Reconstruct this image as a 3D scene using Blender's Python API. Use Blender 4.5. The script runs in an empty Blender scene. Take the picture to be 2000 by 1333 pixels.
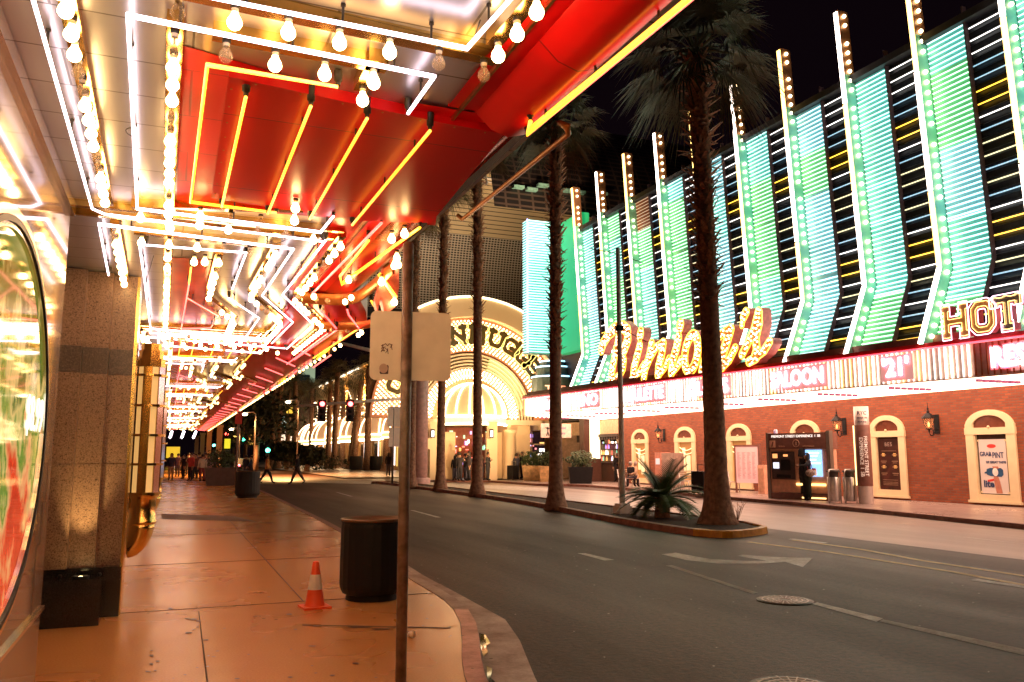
import bpy, bmesh, math, random
import numpy as np
from mathutils import Vector, Matrix, Euler
R = math.radians
random.seed(7)
S = bpy.context.scene
col = S.collection

# ------------------------------------------------------------------ camera, world, exposure
H = 1.6
cam_d = bpy.data.cameras.new('camera'); cam = bpy.data.objects.new('camera', cam_d); col.objects.link(cam)
cam.location = (0, 0, H); cam.rotation_euler = (R(90 + 7.884), 0, R(-22.262))
cam_d.sensor_width = 36; cam_d.lens = 29.05; cam_d.clip_start = .05; cam_d.clip_end = 2000
S.camera = cam
W = bpy.data.worlds.new('World'); S.world = W; W.use_nodes = True
bgn = W.node_tree.nodes['Background']
bgn.inputs[0].default_value = (.0028, .0012, .0022, 1); bgn.inputs[1].default_value = 1.0
S.view_settings.view_transform = 'Standard'; S.view_settings.look = 'None'
S.view_settings.exposure = 0.2; S.view_settings.gamma = 1
S.render.engine = 'CYCLES'
S.cycles.use_denoising = True
S.cycles.max_bounces = 6; S.cycles.diffuse_bounces = 3; S.cycles.glossy_bounces = 4; S.cycles.transparent_max_bounces = 8
S.cycles.sample_clamp_indirect = 4.0
S.cycles.use_light_tree = True

# ------------------------------------------------------------------ photo-to-place helper (where a sight line meets a real plane)
F = 1614.; _p = R(7.884); _w = R(22.262)
_f = Vector((math.sin(_w) * math.cos(_p), math.cos(_w) * math.cos(_p), math.sin(_p)))
_r = Vector((math.cos(_w), -math.sin(_w), 0)); _u = _r.cross(_f); C0 = Vector((0, 0, H))
def at(x, y, X=None, Y=None, Z=None, P=None, N=None):
    d = _f * F + _r * (x - 1000) - _u * (y - 666.5)
    if N is not None: return C0 + d * ((Vector(P) - C0).dot(Vector(N)) / d.dot(Vector(N)))
    if X is not None: return C0 + d * (X / d[0])
    if Y is not None: return C0 + d * (Y / d[1])
    return C0 + d * ((Z - H) / d[2])

# ------------------------------------------------------------------ materials
MATS = {}
def _bs(name):
    m = bpy.data.materials.new(name); m.use_nodes = True
    nt = m.node_tree; b = nt.nodes['Principled BSDF']; MATS[name] = m
    return m, nt, b
def mat(name, c, rough=.6, metal=0, var=.18, scale=6, bump=0, bscale=40, coat=0, spec=.5, c2=None):
    if name in MATS: return MATS[name]
    m, nt, b = _bs(name)
    b.inputs['Roughness'].default_value = rough; b.inputs['Metallic'].default_value = metal
    b.inputs['Coat Weight'].default_value = coat; b.inputs['Specular IOR Level'].default_value = spec
    tc = nt.nodes.new('ShaderNodeTexCoord'); n = nt.nodes.new('ShaderNodeTexNoise')
    n.inputs['Scale'].default_value = scale; n.inputs['Detail'].default_value = 6
    nt.links.new(tc.outputs['Object'], n.inputs['Vector'])
    cr = nt.nodes.new('ShaderNodeValToRGB')
    lo = c2 if c2 else [v * (1 - var) for v in c]; hi = c if c2 else [min(1, v * (1 + var)) for v in c]
    cr.color_ramp.elements[0].position = .3; cr.color_ramp.elements[1].position = .7
    cr.color_ramp.elements[0].color = (*lo, 1); cr.color_ramp.elements[1].color = (*hi, 1)
    nt.links.new(n.outputs[0], cr.inputs[0]); nt.links.new(cr.outputs[0], b.inputs['Base Color'])
    if bump:
        n2 = nt.nodes.new('ShaderNodeTexNoise'); n2.inputs['Scale'].default_value = bscale; n2.inputs['Detail'].default_value = 8
        nt.links.new(tc.outputs['Object'], n2.inputs['Vector'])
        bp = nt.nodes.new('ShaderNodeBump'); bp.inputs['Strength'].default_value = bump; bp.inputs['Distance'].default_value = .02
        nt.links.new(n2.outputs[0], bp.inputs['Height']); nt.links.new(bp.outputs[0], b.inputs['Normal'])
    return m
def emi(name, c, s, base=(.8, .8, .8), sample=True):
    if name in MATS: return MATS[name]
    m, nt, b = _bs(name)
    b.inputs['Base Color'].default_value = (*base, 1); b.inputs['Roughness'].default_value = .4
    b.inputs['Emission Color'].default_value = (*c, 1); b.inputs['Emission Strength'].default_value = s
    if not sample: m.cycles.emission_sampling = 'NONE'
    return m
def glass(name, c, rough=.05, alpha=.35):
    m, nt, b = _bs(name)
    b.inputs['Base Color'].default_value = (*c, 1); b.inputs['Roughness'].default_value = rough
    b.inputs['Alpha'].default_value = alpha; b.inputs['Specular IOR Level'].default_value = .8
    return m
def bricks(name, c1, c2, mort, w, h, axis='yz', rough=.8, bump=.4, metal=0, msize=.012, offset=.5):
    m, nt, b = _bs(name)
    tc = nt.nodes.new('ShaderNodeTexCoord'); sp = nt.nodes.new('ShaderNodeSeparateXYZ'); cb = nt.nodes.new('ShaderNodeCombineXYZ')
    nt.links.new(tc.outputs['Object'], sp.inputs[0])
    nt.links.new(sp.outputs['XYZ'.index(axis[0].upper())], cb.inputs[0]); nt.links.new(sp.outputs['XYZ'.index(axis[1].upper())], cb.inputs[1])
    br = nt.nodes.new('ShaderNodeTexBrick'); br.offset = offset
    br.inputs['Scale'].default_value = 1; br.inputs['Brick Width'].default_value = w; br.inputs['Row Height'].default_value = h
    br.inputs['Mortar Size'].default_value = msize; br.inputs['Mortar Smooth'].default_value = .1
    br.inputs['Color1'].default_value = (*c1, 1); br.inputs['Color2'].default_value = (*c2, 1); br.inputs['Mortar'].default_value = (*mort, 1)
    nt.links.new(cb.outputs[0], br.inputs['Vector'])
    n = nt.nodes.new('ShaderNodeTexNoise'); n.inputs['Scale'].default_value = .7; n.inputs['Detail'].default_value = 7
    nt.links.new(tc.outputs['Object'], n.inputs['Vector'])
    mx = nt.nodes.new('ShaderNodeMix'); mx.data_type = 'RGBA'; mx.blend_type = 'MULTIPLY'; mx.inputs[0].default_value = .45
    nt.links.new(br.outputs['Color'], mx.inputs[6]); nt.links.new(n.outputs[0], mx.inputs[7])
    nt.links.new(mx.outputs[2], b.inputs['Base Color'])
    bp = nt.nodes.new('ShaderNodeBump'); bp.inputs['Strength'].default_value = bump; bp.inputs['Distance'].default_value = .01; bp.invert = True
    nt.links.new(br.outputs['Fac'], bp.inputs['Height']); nt.links.new(bp.outputs[0], b.inputs['Normal'])
    b.inputs['Roughness'].default_value = rough; b.inputs['Metallic'].default_value = metal
    return m
def stone(name, stops, rough, scale=90, extra=None):
    m, nt, b = _bs(name)
    tc = nt.nodes.new('ShaderNodeTexCoord'); v = nt.nodes.new('ShaderNodeTexNoise'); v.inputs['Scale'].default_value = scale
    v.inputs['Detail'].default_value = 3; v.inputs['Roughness'].default_value = .7
    nt.links.new(tc.outputs['Object'], v.inputs['Vector'])
    cr = nt.nodes.new('ShaderNodeValToRGB'); el = cr.color_ramp.elements
    el[0].position = stops[0][0]; el[0].color = (*stops[0][1], 1); el[1].position = stops[-1][0]; el[1].color = (*stops[-1][1], 1)
    for p, c in stops[1:-1]:
        e = el.new(p); e.color = (*c, 1)
    nt.links.new(v.outputs[0], cr.inputs[0]); nt.links.new(cr.outputs[0], b.inputs['Base Color'])
    b.inputs['Roughness'].default_value = rough
    return m

def ground_mat(name, dark, light, rough0, rough1, fine, bump, grime=(.5, .5, .5), gs=.6, spec=.5, lanes=0, soft=0):
    m, nt, b = _bs(name); N = nt.nodes.new; L = nt.links.new
    tc = N('ShaderNodeTexCoord')
    a = N('ShaderNodeTexNoise'); a.inputs['Scale'].default_value = fine; a.inputs['Detail'].default_value = 10; a.inputs['Roughness'].default_value = .72; L(tc.outputs['Object'], a.inputs[0])
    g = N('ShaderNodeTexNoise'); g.inputs['Scale'].default_value = gs; g.inputs['Detail'].default_value = 8; g.inputs['Roughness'].default_value = .65
    if lanes:
        mp = N('ShaderNodeMapping'); mp.inputs['Scale'].default_value = (lanes, .12, 1); L(tc.outputs['Object'], mp.inputs[0]); L(mp.outputs[0], g.inputs[0])
    else: L(tc.outputs['Object'], g.inputs[0])
    cr = N('ShaderNodeValToRGB'); cr.color_ramp.elements[0].position = .32; cr.color_ramp.elements[1].position = .68
    cr.color_ramp.elements[0].color = (*dark, 1); cr.color_ramp.elements[1].color = (*light, 1); L(a.outputs[0], cr.inputs[0])
    c2 = N('ShaderNodeValToRGB'); c2.color_ramp.elements[0].position = .35 - .2 * soft; c2.color_ramp.elements[1].position = .62 + .2 * soft
    if soft: g.inputs['Detail'].default_value = 3
    c2.color_ramp.elements[0].color = (*grime, 1); c2.color_ramp.elements[1].color = (1, 1, 1, 1); L(g.outputs[0], c2.inputs[0])
    mx = N('ShaderNodeMix'); mx.data_type = 'RGBA'; mx.blend_type = 'MULTIPLY'; mx.inputs[0].default_value = 1
    L(cr.outputs[0], mx.inputs[6]); L(c2.outputs[0], mx.inputs[7]); L(mx.outputs[2], b.inputs['Base Color'])
    mr = N('ShaderNodeMapRange'); mr.inputs[1].default_value = .3; mr.inputs[2].default_value = .7; mr.inputs[3].default_value = rough1; mr.inputs[4].default_value = rough0
    L(g.outputs[0], mr.inputs[0]); L(mr.outputs[0], b.inputs['Roughness'])
    bp = N('ShaderNodeBump'); bp.inputs['Strength'].default_value = bump; bp.inputs['Distance'].default_value = .01
    L(a.outputs[0], bp.inputs['Height']); L(bp.outputs[0], b.inputs['Normal'])
    b.inputs['Specular IOR Level'].default_value = spec
    return m
ASPH = ground_mat('asphalt', (.014, .006, .004), (.125, .047, .026), .48, .7, 16, .9, (.45, .4, .4), .35, .4, lanes=.9)
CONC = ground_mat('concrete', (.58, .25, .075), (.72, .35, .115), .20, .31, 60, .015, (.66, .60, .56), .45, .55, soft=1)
CURB = ground_mat('kerb_stone', (.30, .2, .16), (.48, .34, .28), .4, .6, 30, .2, (.5, .4, .4), 1.5)
REDC = ground_mat('red_kerb_paint', (.42, .07, .05), (.55, .16, .12), .3, .5, 18, .25, (.5, .4, .4), 3)
YELC = ground_mat('yellow_kerb_paint', (.75, .34, .02), (.90, .45, .03), .4, .6, 25, .2, (.6, .5, .4), 3)
FARC = ground_mat('far_pavement', (.26, .2, .18), (.42, .34, .3), .22, .4, 20, .08, (.7, .6, .6), .6, .6)
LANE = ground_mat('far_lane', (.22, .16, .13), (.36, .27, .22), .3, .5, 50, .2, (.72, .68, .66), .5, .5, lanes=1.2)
SOIL = mat('soil', (.05, .03, .02), .9, var=.5, scale=20, bump=.6)
PAINT = ground_mat('road_paint', (.34, .31, .28), (.85, .80, .74), .5, .6, 30, .2, (.6, .56, .52), 4)
PAINTY = ground_mat('yellow_paint', (.60, .40, .10), (.85, .62, .18), .5, .6, 30, .2, (.7, .66, .6), 3)
SILV = bricks('silver_panel', (.74, .74, .76), (.68, .68, .70), (.26, .25, .24), 1.15, .42, 'xy', .3, .25, .85, .006)
REDP = bricks('red_panel', (.78, .006, .008), (.72, .005, .006), (.4, .002, .002), 1.2, .6, 'xy', .38, .2, 0, .006)
REDG = bricks('red_gloss', (.84, .006, .008), (.76, .006, .008), (.30, .003, .003), 1.3, 5, 'yx', .3, .25, 0, .005)
REDG.node_tree.nodes['Principled BSDF'].inputs['Specular IOR Level'].default_value = .25
REDD = mat('red_dark_gloss', (.82, .006, .008), .3, 0, .2, 2, coat=.0, spec=.3)
GOLD = mat('gold_strip', (.85, .56, .16), .18, 1, .08, 8)
CHRO = mat('chrome_trim', (.75, .72, .68), .12, 1, .05, 5)
BRASS = mat('brass', (.78, .52, .16), .2, 1, .15, 6)
BRASSD = mat('brass_dark', (.45, .30, .12), .35, 1, .3, 9)
BLK = mat('black_socket', (.02, .015, .012), .5)
BLKG = stone('black_granite', [(.4, (.006, .006, .007)), (.75, (.05, .045, .04))], .12, 160)
GRAN = stone('brown_granite', [(.36, (.045, .022, .014)), (.46, (.20, .115, .07)), (.53, (.32, .20, .13)), (.62, (.09, .05, .03))], .35, 60)
GRAD = stone('dark_granite', [(.35, (.035, .022, .018)), (.6, (.10, .065, .05)), (.75, (.2, .14, .11))], .3, 75)
GRAW = stone('polished_granite', [(.3, (.11, .08, .07)), (.5, (.24, .18, .155)), (.7, (.16, .115, .10))], .07, 55)
GRAW.node_tree.nodes['Principled BSDF'].inputs['Specular IOR Level'].default_value = .3
GRAW2 = stone('polished_granite_dark', [(.3, (.16, .10, .08)), (.5, (.26, .17, .13)), (.7, (.2, .13, .1))], .1, 60)
BULB = emi('bulb_lit', (1, .59, .22), 30.0)
BULBF = emi('bulb_lit_far', (1, .62, .22), 7.0)
BULBS = emi('bulb_lit_small', (1, .78, .42), 9.0)
CLEAR = glass('bulb_clear', (.9, .72, .5), .04, .2)
NEONW = emi('neon_white', (1, .78, .88), 5.5)
NEONO = emi('neon_orange', (1, .36, .012), 3.4)
NEONR = emi('neon_pink', (1, .11, .11), 2.6)
NEONY = emi('neon_yellow', (1, .60, .16), 5)
NEONA = emi('neon_amber', (1, .52, .03), 2.6)
NEONC = emi('neon_cyan', (.52, .95, .90), 2.0)
NEONG = emi('neon_green', (.55, 1, .66), 2.0)
NEONB = emi('neon_blue', (.56, .90, .95), 2.1)
NEONP = emi('neon_magenta', (1, .35, .75), 2.4)
NEONI = emi('neon_ivory', (.95, .92, .86), 2.2)
NEONX = emi('neon_warm_edge', (1, .80, .66), 8.0)
BRICK = bricks('brick', (.40, .095, .03), (.26, .055, .02), (.20, .10, .06), .24, .085, 'yz', .75, .5)
CREAM = mat('cream_paint', (.80, .66, .40), .55, var=.06, scale=3)
STUC = mat('gn_stucco', (.74, .56, .36), .7, var=.08, scale=.6)
STUCW = mat('gn_trim', (.80, .68, .5), .6, var=.06, scale=2)
BLKM = mat('black_metal', (.009, .009, .010), .5, .0, spec=.25)
DARK = mat('dark_facade', (.015, .014, .018), .6)
GRYM = mat('grey_metal', (.35, .33, .31), .4, .8, .1, 4)
STEEL = mat('brushed_steel', (.62, .58, .55), .35, .9, .08, 10)
POLE = mat('rusty_pole', (.27, .22, .19), .55, .6, .35, 14, bump=.2)
WPOLE = mat('white_pole', (.9, .82, .76), .6, var=.1)
SIGNB = mat('sign_back', (.90, .82, .72), .45, .3, .07, 7)
TRUNK = mat('palm_trunk', (.30, .17, .11), .9, var=.45, scale=9, bump=.9, bscale=22)
BOOT = mat('palm_boot', (.34, .17, .09), .85, var=.5, scale=12)
FROND = mat('palm_frond', (.085, .085, .03), .6, var=.5, scale=1.5)
FRONDD = mat('palm_dead_frond', (.15, .09, .04), .8, var=.4, scale=2)
LEAF = mat('leaf', (.045, .07, .022), .6, var=.6, scale=4)
DLEAF = mat('tree_leaf', (.03, .04, .018), .7, var=.6, scale=1)
TINK = mat('text_ink', (.03, .03, .12), .6)
RINK = mat('red_ink', (.6, .04, .03), .6)
WINK = mat('white_ink', (.85, .82, .78), .5)
PLAN = mat('planter_wood', (.62, .38, .16), .5, var=.35, scale=5)
YFROND = mat('young_frond', (.075, .12, .035), .5, var=.5, scale=3)
SKIN = mat('skin', (.42, .22, .14), .6, var=.08)
HAIR = mat('hair_dark', (.025, .015, .01), .6)
HAIRG = mat('hair_grey', (.35, .3, .27), .6)

# ------------------------------------------------------------------ mesh builder
class MB:
    def __init__(s): s.v = []; s.f = []; s.m = []; s.sm = []
    def add(s, vs, fs, mi=0, smooth=False):
        o = len(s.v); s.v += [tuple(v) for v in vs]
        for f in fs: s.f.append(tuple(i + o for i in f)); s.m.append(mi); s.sm.append(smooth)
        return s
    def box(s, x0, x1, y0, y1, z0, z1, mi=0, M=None):
        vs = [(x, y, z) for x in (x0, x1) for y in (y0, y1) for z in (z0, z1)]
        if M: vs = [M @ Vector(v) for v in vs]
        return s.add(vs, [(0, 1, 3, 2), (4, 6, 7, 5), (0, 4, 5, 1), (2, 3, 7, 6), (0, 2, 6, 4), (1, 5, 7, 3)], mi)
    def tube(s, pts, r, n=6, mi=0, cap=True, smooth=True):
        pts = [Vector(p) for p in pts]; k = len(pts)
        rs = list(r) if isinstance(r, (list, tuple)) else [r] * k
        vs = []; ref = None
        for i, p in enumerate(pts):
            a = (p - pts[i - 1]) if i else (pts[1] - p); b = (pts[i + 1] - p) if i < k - 1 else a
            t = (a.normalized() + b.normalized()); t = t.normalized() if t.length > 1e-6 else a.normalized()
            if ref is None: ref = Vector((0, 0, 1)) if abs(t.z) < .9 else Vector((1, 0, 0))
            e1 = t.cross(ref).normalized(); e2 = e1.cross(t).normalized(); ref = e2
            ct = max(.5, t.dot(a.normalized()))
            for j in range(n):
                an = 2 * math.pi * j / n
                vs.append(p + (e1 * math.cos(an) + e2 * math.sin(an)) * rs[i] / (ct if i and i < k - 1 else 1))
        fs = [(i * n + j, i * n + (j + 1) % n, (i + 1) * n + (j + 1) % n, (i + 1) * n + j) for i in range(k - 1) for j in range(n)]
        s.add(vs, fs, mi, smooth)
        if cap: 
            o = len(s.v) - len(vs); s.f.append(tuple(o + j for j in range(n))[::-1]); s.m.append(mi); s.sm.append(False)
            s.f.append(tuple(o + (k - 1) * n + j for j in range(n))); s.m.append(mi); s.sm.append(False)
        return s
    def lathe(s, c, prof, n=12, mi=0, smooth=True, a0=0, a1=2 * math.pi, M=None):
        full = abs(a1 - a0 - 2 * math.pi) < 1e-6; nn = n if full else n + 1
        vs = []
        for r, z in prof:
            for j in range(nn):
                a = a0 + (a1 - a0) * j / n; v = Vector((r * math.cos(a), r * math.sin(a), z))
                if M: v = M @ v
                vs.append(v + Vector(c))
        fs = []
        for i in range(len(prof) - 1):
            for j in range(n):
                j2 = (j + 1) % nn if full else j + 1
                fs.append((i * nn + j, i * nn + j2, (i + 1) * nn + j2, (i + 1) * nn + j))
        return s.add(vs, fs, mi, smooth)
    def ball(s, c, r, n=8, k=5, mi=0, sz=1):
        return s.lathe(c, [(max(1e-4, r * math.sin(math.pi * i / k)), -r * sz * math.cos(math.pi * i / k)) for i in range(k + 1)], n, mi)
    def poly(s, pts, mi=0): return s.add(pts, [tuple(range(len(pts)))], mi)
    def prism(s, pts, off, mi=0):
        n = len(pts); off = Vector(off); top = [Vector(p) + off for p in pts]
        s.add(list(pts) + top, [tuple(range(n))[::-1], tuple(range(n, 2 * n))] + [(i, (i + 1) % n, n + (i + 1) % n, n + i) for i in range(n)], mi)
        return s
    def build(s, name, mats, parent=None, loc=(0, 0, 0), recalc=True):
        me = bpy.data.meshes.new(name); me.from_pydata(s.v, [], s.f)
        if not isinstance(mats, (list, tuple)): mats = [mats]
        for m in mats: me.materials.append(m)
        me.polygons.foreach_set('material_index', s.m); me.polygons.foreach_set('use_smooth', s.sm)
        if recalc:
            bm = bmesh.new(); bm.from_mesh(me); bmesh.ops.recalc_face_normals(bm, faces=bm.faces); bm.to_mesh(me); bm.free()
        me.update()
        o = bpy.data.objects.new(name, me); col.objects.link(o); o.location = loc
        if parent: o.parent = parent
        return o
def tag(o, label=None, cat=None, group=None, kind=None):
    if label: o['label'] = label
    if cat: o['category'] = cat
    if group: o['group'] = group
    if kind: o['kind'] = kind
    return o
def empty(name, loc=(0, 0, 0), rz=0, label=None, cat=None, group=None):
    o = bpy.data.objects.new(name, None); col.objects.link(o); o.location = loc; o.rotation_euler = (0, 0, rz)
    return tag(o, label, cat, group)
def copy_tree(o, parent=None):
    c = o.copy(); col.objects.link(c); c.parent = parent
    for ch in list(o.children): copy_tree(ch, c)
    return c
def structure(o): o['kind'] = 'structure'; return o
FX = Matrix(((0, 0, -1), (-1, 0, 0), (0, 1, 0))).to_4x4()      # text facing -X (street side of the far buildings)
FY = Matrix(((1, 0, 0), (0, 0, -1), (0, 1, 0))).to_4x4()       # text facing -Y
def text(body, size, M, loc, m, name='lettering', parent=None, ext=.01, off=0, align='CENTER', sx=1, valign='CENTER', bev=0):
    cu = bpy.data.curves.new(name, 'FONT'); cu.body = body; cu.size = size; cu.extrude = ext; cu.offset = off
    cu.align_x = align; cu.align_y = valign; cu.resolution_u = 3; cu.bevel_depth = bev
    o = bpy.data.objects.new(name, cu); me = bpy.data.meshes.new_from_object(o)
    bpy.data.objects.remove(o); me.name = name
    me.transform(Matrix.Translation(loc) @ M @ Matrix.Diagonal((sx, 1, 1, 1)))
    me.materials.clear(); me.materials.append(m)
    ob = bpy.data.objects.new(name, me); col.objects.link(ob)
    if parent: ob.parent = parent
    return ob
def join_into(o, other, mslot=None):
    me = o.data; n = len(me.materials)
    for m in other.data.materials: me.materials.append(m)
    bm = bmesh.new(); bm.from_mesh(me); k = len(bm.faces)
    bm.from_mesh(other.data); bm.faces.ensure_lookup_table()
    for f in bm.faces[k:]: f.material_index += n
    bm.to_mesh(me); bm.free(); bpy.data.objects.remove(other)
# stroke lettering: union of capsules -> outline loops (list of closed 2-D loops)
def outline(strokes, step, square=False):
    xs = [p[0] for st, r in strokes for p in st]; ys = [p[1] for st, r in strokes for p in st]; rm = max(r for _, r in strokes) + 2 * step
    x0, y0 = min(xs) - rm, min(ys) - rm; nx = int((max(xs) + rm - x0) / step) + 1; ny = int((max(ys) + rm - y0) / step) + 1
    gx, gy = np.meshgrid(x0 + np.arange(nx) * step, y0 + np.arange(ny) * step, indexing='ij')
    fld = np.full(gx.shape, 1e9)
    for st, r in strokes:
        for a, b in zip(st[:-1], st[1:]):
            dx, dy = b[0] - a[0], b[1] - a[1]; L = dx * dx + dy * dy + 1e-12
            if square:
                l = math.sqrt(L); ux, uy = dx / l, dy / l; px, py = gx - (a[0] + b[0]) / 2, gy - (a[1] + b[1]) / 2
                d = np.maximum(abs(px * ux + py * uy) - l / 2, abs(-px * uy + py * ux) - r)
            else:
                t = np.clip(((gx - a[0]) * dx + (gy - a[1]) * dy) / L, 0, 1)
                d = np.hypot(gx - a[0] - t * dx, gy - a[1] - t * dy) - r
            fld = np.minimum(fld, d)
    fld = fld + 1e-7; seg = {}
    def ip(i, j, k, l):
        a, b = fld[i, j], fld[k, l]; t = a / (a - b)
        return (gx[i, j] + (gx[k, l] - gx[i, j]) * t, gy[i, j] + (gy[k, l] - gy[i, j]) * t)
    for i in range(nx - 1):
        for j in range(ny - 1):
            cs = [(i, j), (i + 1, j), (i + 1, j + 1), (i, j + 1)]; ins = [fld[c] < 0 for c in cs]
            if all(ins) or not any(ins): continue
            ent = []; ext = []
            for q in range(4):
                a, b = cs[q], cs[(q + 1) % 4]
                if ins[q] != ins[(q + 1) % 4]:
                    key = (min(a, b), max(a, b)); (ext if ins[q] else ent).append((key, ip(*a, *b)))
            for e, x in zip(ext, ent): seg[e[0]] = (x[0], e[1])
    loops = []
    while seg:
        k0 = next(iter(seg)); k = k0; lp = []
        while k in seg: nk, p = seg.pop(k); lp.append(p); k = nk
        if len(lp) > 3: loops.append(lp)
    return loops, (lambda x, y: fld[min(nx - 1, max(0, int((x - x0) / step + .5))), min(ny - 1, max(0, int((y - y0) / step + .5)))])
def letter(loops, M, depth, name, mats, parent):
    cu = bpy.data.curves.new(name, 'CURVE'); cu.dimensions = '2D'; cu.fill_mode = 'BOTH'; cu.extrude = depth / 2
    for lp in loops:
        sp = cu.splines.new('POLY'); sp.points.add(len(lp) - 1)
        for q, p in zip(sp.points, lp): q.co = (p[0], p[1], 0, 1)
        sp.use_cyclic_u = True
    o = bpy.data.objects.new(name, cu); me = bpy.data.meshes.new_from_object(o); bpy.data.objects.remove(o); me.name = name
    me.materials.clear()
    for m in mats: me.materials.append(m)
    for p in me.polygons: p.material_index = 0 if p.normal.z > .7 else (1 if len(mats) > 1 else 0); p.use_smooth = False
    me.transform(M)
    ob = bpy.data.objects.new(name, me); col.objects.link(ob); ob.parent = parent
    return ob

# ================================================================== GROUND
ZR = -.12
def sheet(name, pts, z, m, kind='structure'):
    o = MB().poly([(p[0], p[1], z) for p in pts]).build(name, m); structure(o); return o
sheet('ground', [(-400, -100), (600, -100), (600, 1200), (-400, 1200)], ZR - .02, ASPH)
sheet('road', [(1.0, -20), (40, -20), (40, 300), (1.0, 300)], ZR, ASPH)
kerb_px = [(947, 1319), (914, 1190), (799, 1116), (670, 1035), (590, 995), (510, 958)]
ko = [Vector((1.9, -8, 0)), Vector((1.95, 3, 0)), Vector((2.05, 4.8, 0))] + [at(x, y, Z=0) for x, y in kerb_px] + [Vector((4.0, 47.5, 0))]
def smooth(pts, n=4):
    out = []
    for i in range(len(pts) - 1):
        p0 = pts[max(0, i - 1)]; p1 = pts[i]; p2 = pts[i + 1]; p3 = pts[min(len(pts) - 1, i + 2)]
        for k in range(n):
            t = k / n
            out.append(.5 * ((2 * p1) + (-p0 + p2) * t + (2 * p0 - 5 * p1 + 4 * p2 - p3) * t * t + (-p0 + 3 * p1 - 3 * p2 + p3) * t ** 3))
    return out + [pts[-1]]
KO = smooth(ko)
def off(pts, d):
    o = []
    for i, p in enumerate(pts):
        t = (pts[min(i + 1, len(pts) - 1)] - pts[max(0, i - 1)]).normalized(); o.append(p + Vector((-t.y, t.x, 0)) * d)
    return o
KI = off(KO, .15)
def strip(name, A, B, za, zb, m, kind='structure'):
    mb = MB()
    for i in range(len(A) - 1):
        mb.add([(A[i].x, A[i].y, za), (A[i + 1].x, A[i + 1].y, za), (B[i + 1].x, B[i + 1].y, zb), (B[i].x, B[i].y, zb)], [(0, 1, 2, 3)])
    o = mb.build(name, m); structure(o); return o
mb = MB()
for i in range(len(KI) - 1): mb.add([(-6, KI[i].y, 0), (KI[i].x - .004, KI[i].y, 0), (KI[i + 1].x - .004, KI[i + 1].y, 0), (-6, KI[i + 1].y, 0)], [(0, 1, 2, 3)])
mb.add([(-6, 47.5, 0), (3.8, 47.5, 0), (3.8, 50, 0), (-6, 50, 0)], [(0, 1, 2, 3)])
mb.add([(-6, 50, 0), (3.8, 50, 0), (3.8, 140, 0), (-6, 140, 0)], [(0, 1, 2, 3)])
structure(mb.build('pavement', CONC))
mb = MB()
for i in range(len(KO) - 1):
    mi = 1 if KO[i].y < 8.2 else (2 if KO[i].y > 11 else 0)
    a, b, c, d = KO[i], KO[i + 1], KI[i + 1], KI[i]
    mb.add([(a.x, a.y, .004), (b.x, b.y, .004), (c.x, c.y, .004), (d.x, d.y, .004)], [(0, 1, 2, 3)], mi)
    mb.add([(a.x, a.y, .004), (b.x, b.y, .004), (b.x + .02, b.y, ZR), (a.x + .02, a.y, ZR)], [(0, 1, 2, 3)], mi)
structure(mb.build('kerb', [CURB, REDC, mat('worn_red_kerb', (.36, .13, .09), .55, var=.4, scale=6, c2=(.2, .12, .1))]))
gpx = [(1050, 1333), (1015, 1251), (986, 1211), (826, 1124), (760, 1082)]
G = [Vector((2.6, -8, 0)), Vector((2.55, 3, 0)), Vector((2.45, 4.9, 0))] + [at(x, y, Z=ZR) for x, y in gpx] + [Vector((3.72, 18.5, 0)), Vector((4.0, 30, 0)), Vector((4.2, 48, 0))]
mb = MB(); n = len(G); 
def xat(pts, y):
    for a, b in zip(pts[:-1], pts[1:]):
        if a.y <= y <= b.y: return a.x + (b.x - a.x) * (y - a.y) / (b.y - a.y + 1e-9)
    return pts[-1].x
ys = [-8 + k * .2 for k in range(int(56 / .2))]
for a, b in zip(ys[:-1], ys[1:]):
    w = .012 * math.sin(a * 31) * (1 if a < 11 else 0)
    mb.add([(xat(KO, a) + .018, a, ZR + .004), (xat(G, a) + w, a, ZR + .004), (xat(G, b) + .012 * math.sin(b * 31) * (1 if a < 11 else 0), b, ZR + .004), (xat(KO, b) + .018, b, ZR + .004)], [(0, 1, 2, 3)])
structure(mb.build('gutter', CURB))
# puddle water lying in the gutter
wat = mat('puddle_water', (.02, .015, .01), .03, 0, .1, 5, spec=1)
mb = MB()
for q in ([(936, 1237), (948, 1240), (958, 1256), (950, 1262), (953, 1275), (944, 1283), (938, 1262)], [(950, 1300), (962, 1306), (958, 1324), (968, 1333), (952, 1333)]):
    mb.poly([tuple(at(x, y, Z=ZR + .008)) for x, y in q])
structure(mb.build('puddle_water', wat))
# pavement joints
JO = mat('joint', (.10, .055, .035), .8)
mb = MB()
mb.box(1.44, 1.452, 9.62, 47, 0, .003)
for y, x0, x1 in [(9.62, -1.1, 3.0), (13.6, -1, 3.2), (18.4, -1, 3.4), (25, -1, 3.6), (32, -1, 3.7), (47.2, -1, 3.8)]: mb.box(x0, x1, y - .006, y + .006, 0, .0034)
mb.add([at(403, 1333, Z=.003), at(407, 1333, Z=.003), at(389, 1194, Z=.003), at(387, 1194, Z=.003)], [(0, 1, 2, 3)])
mb.add([at(590, 1220, Z=.003), at(880, 1226, Z=.003), at(880, 1228, Z=.003), at(590, 1222, Z=.003)], [(0, 1, 2, 3)])
structure(mb.build('pavement_joints', JO))
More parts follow.
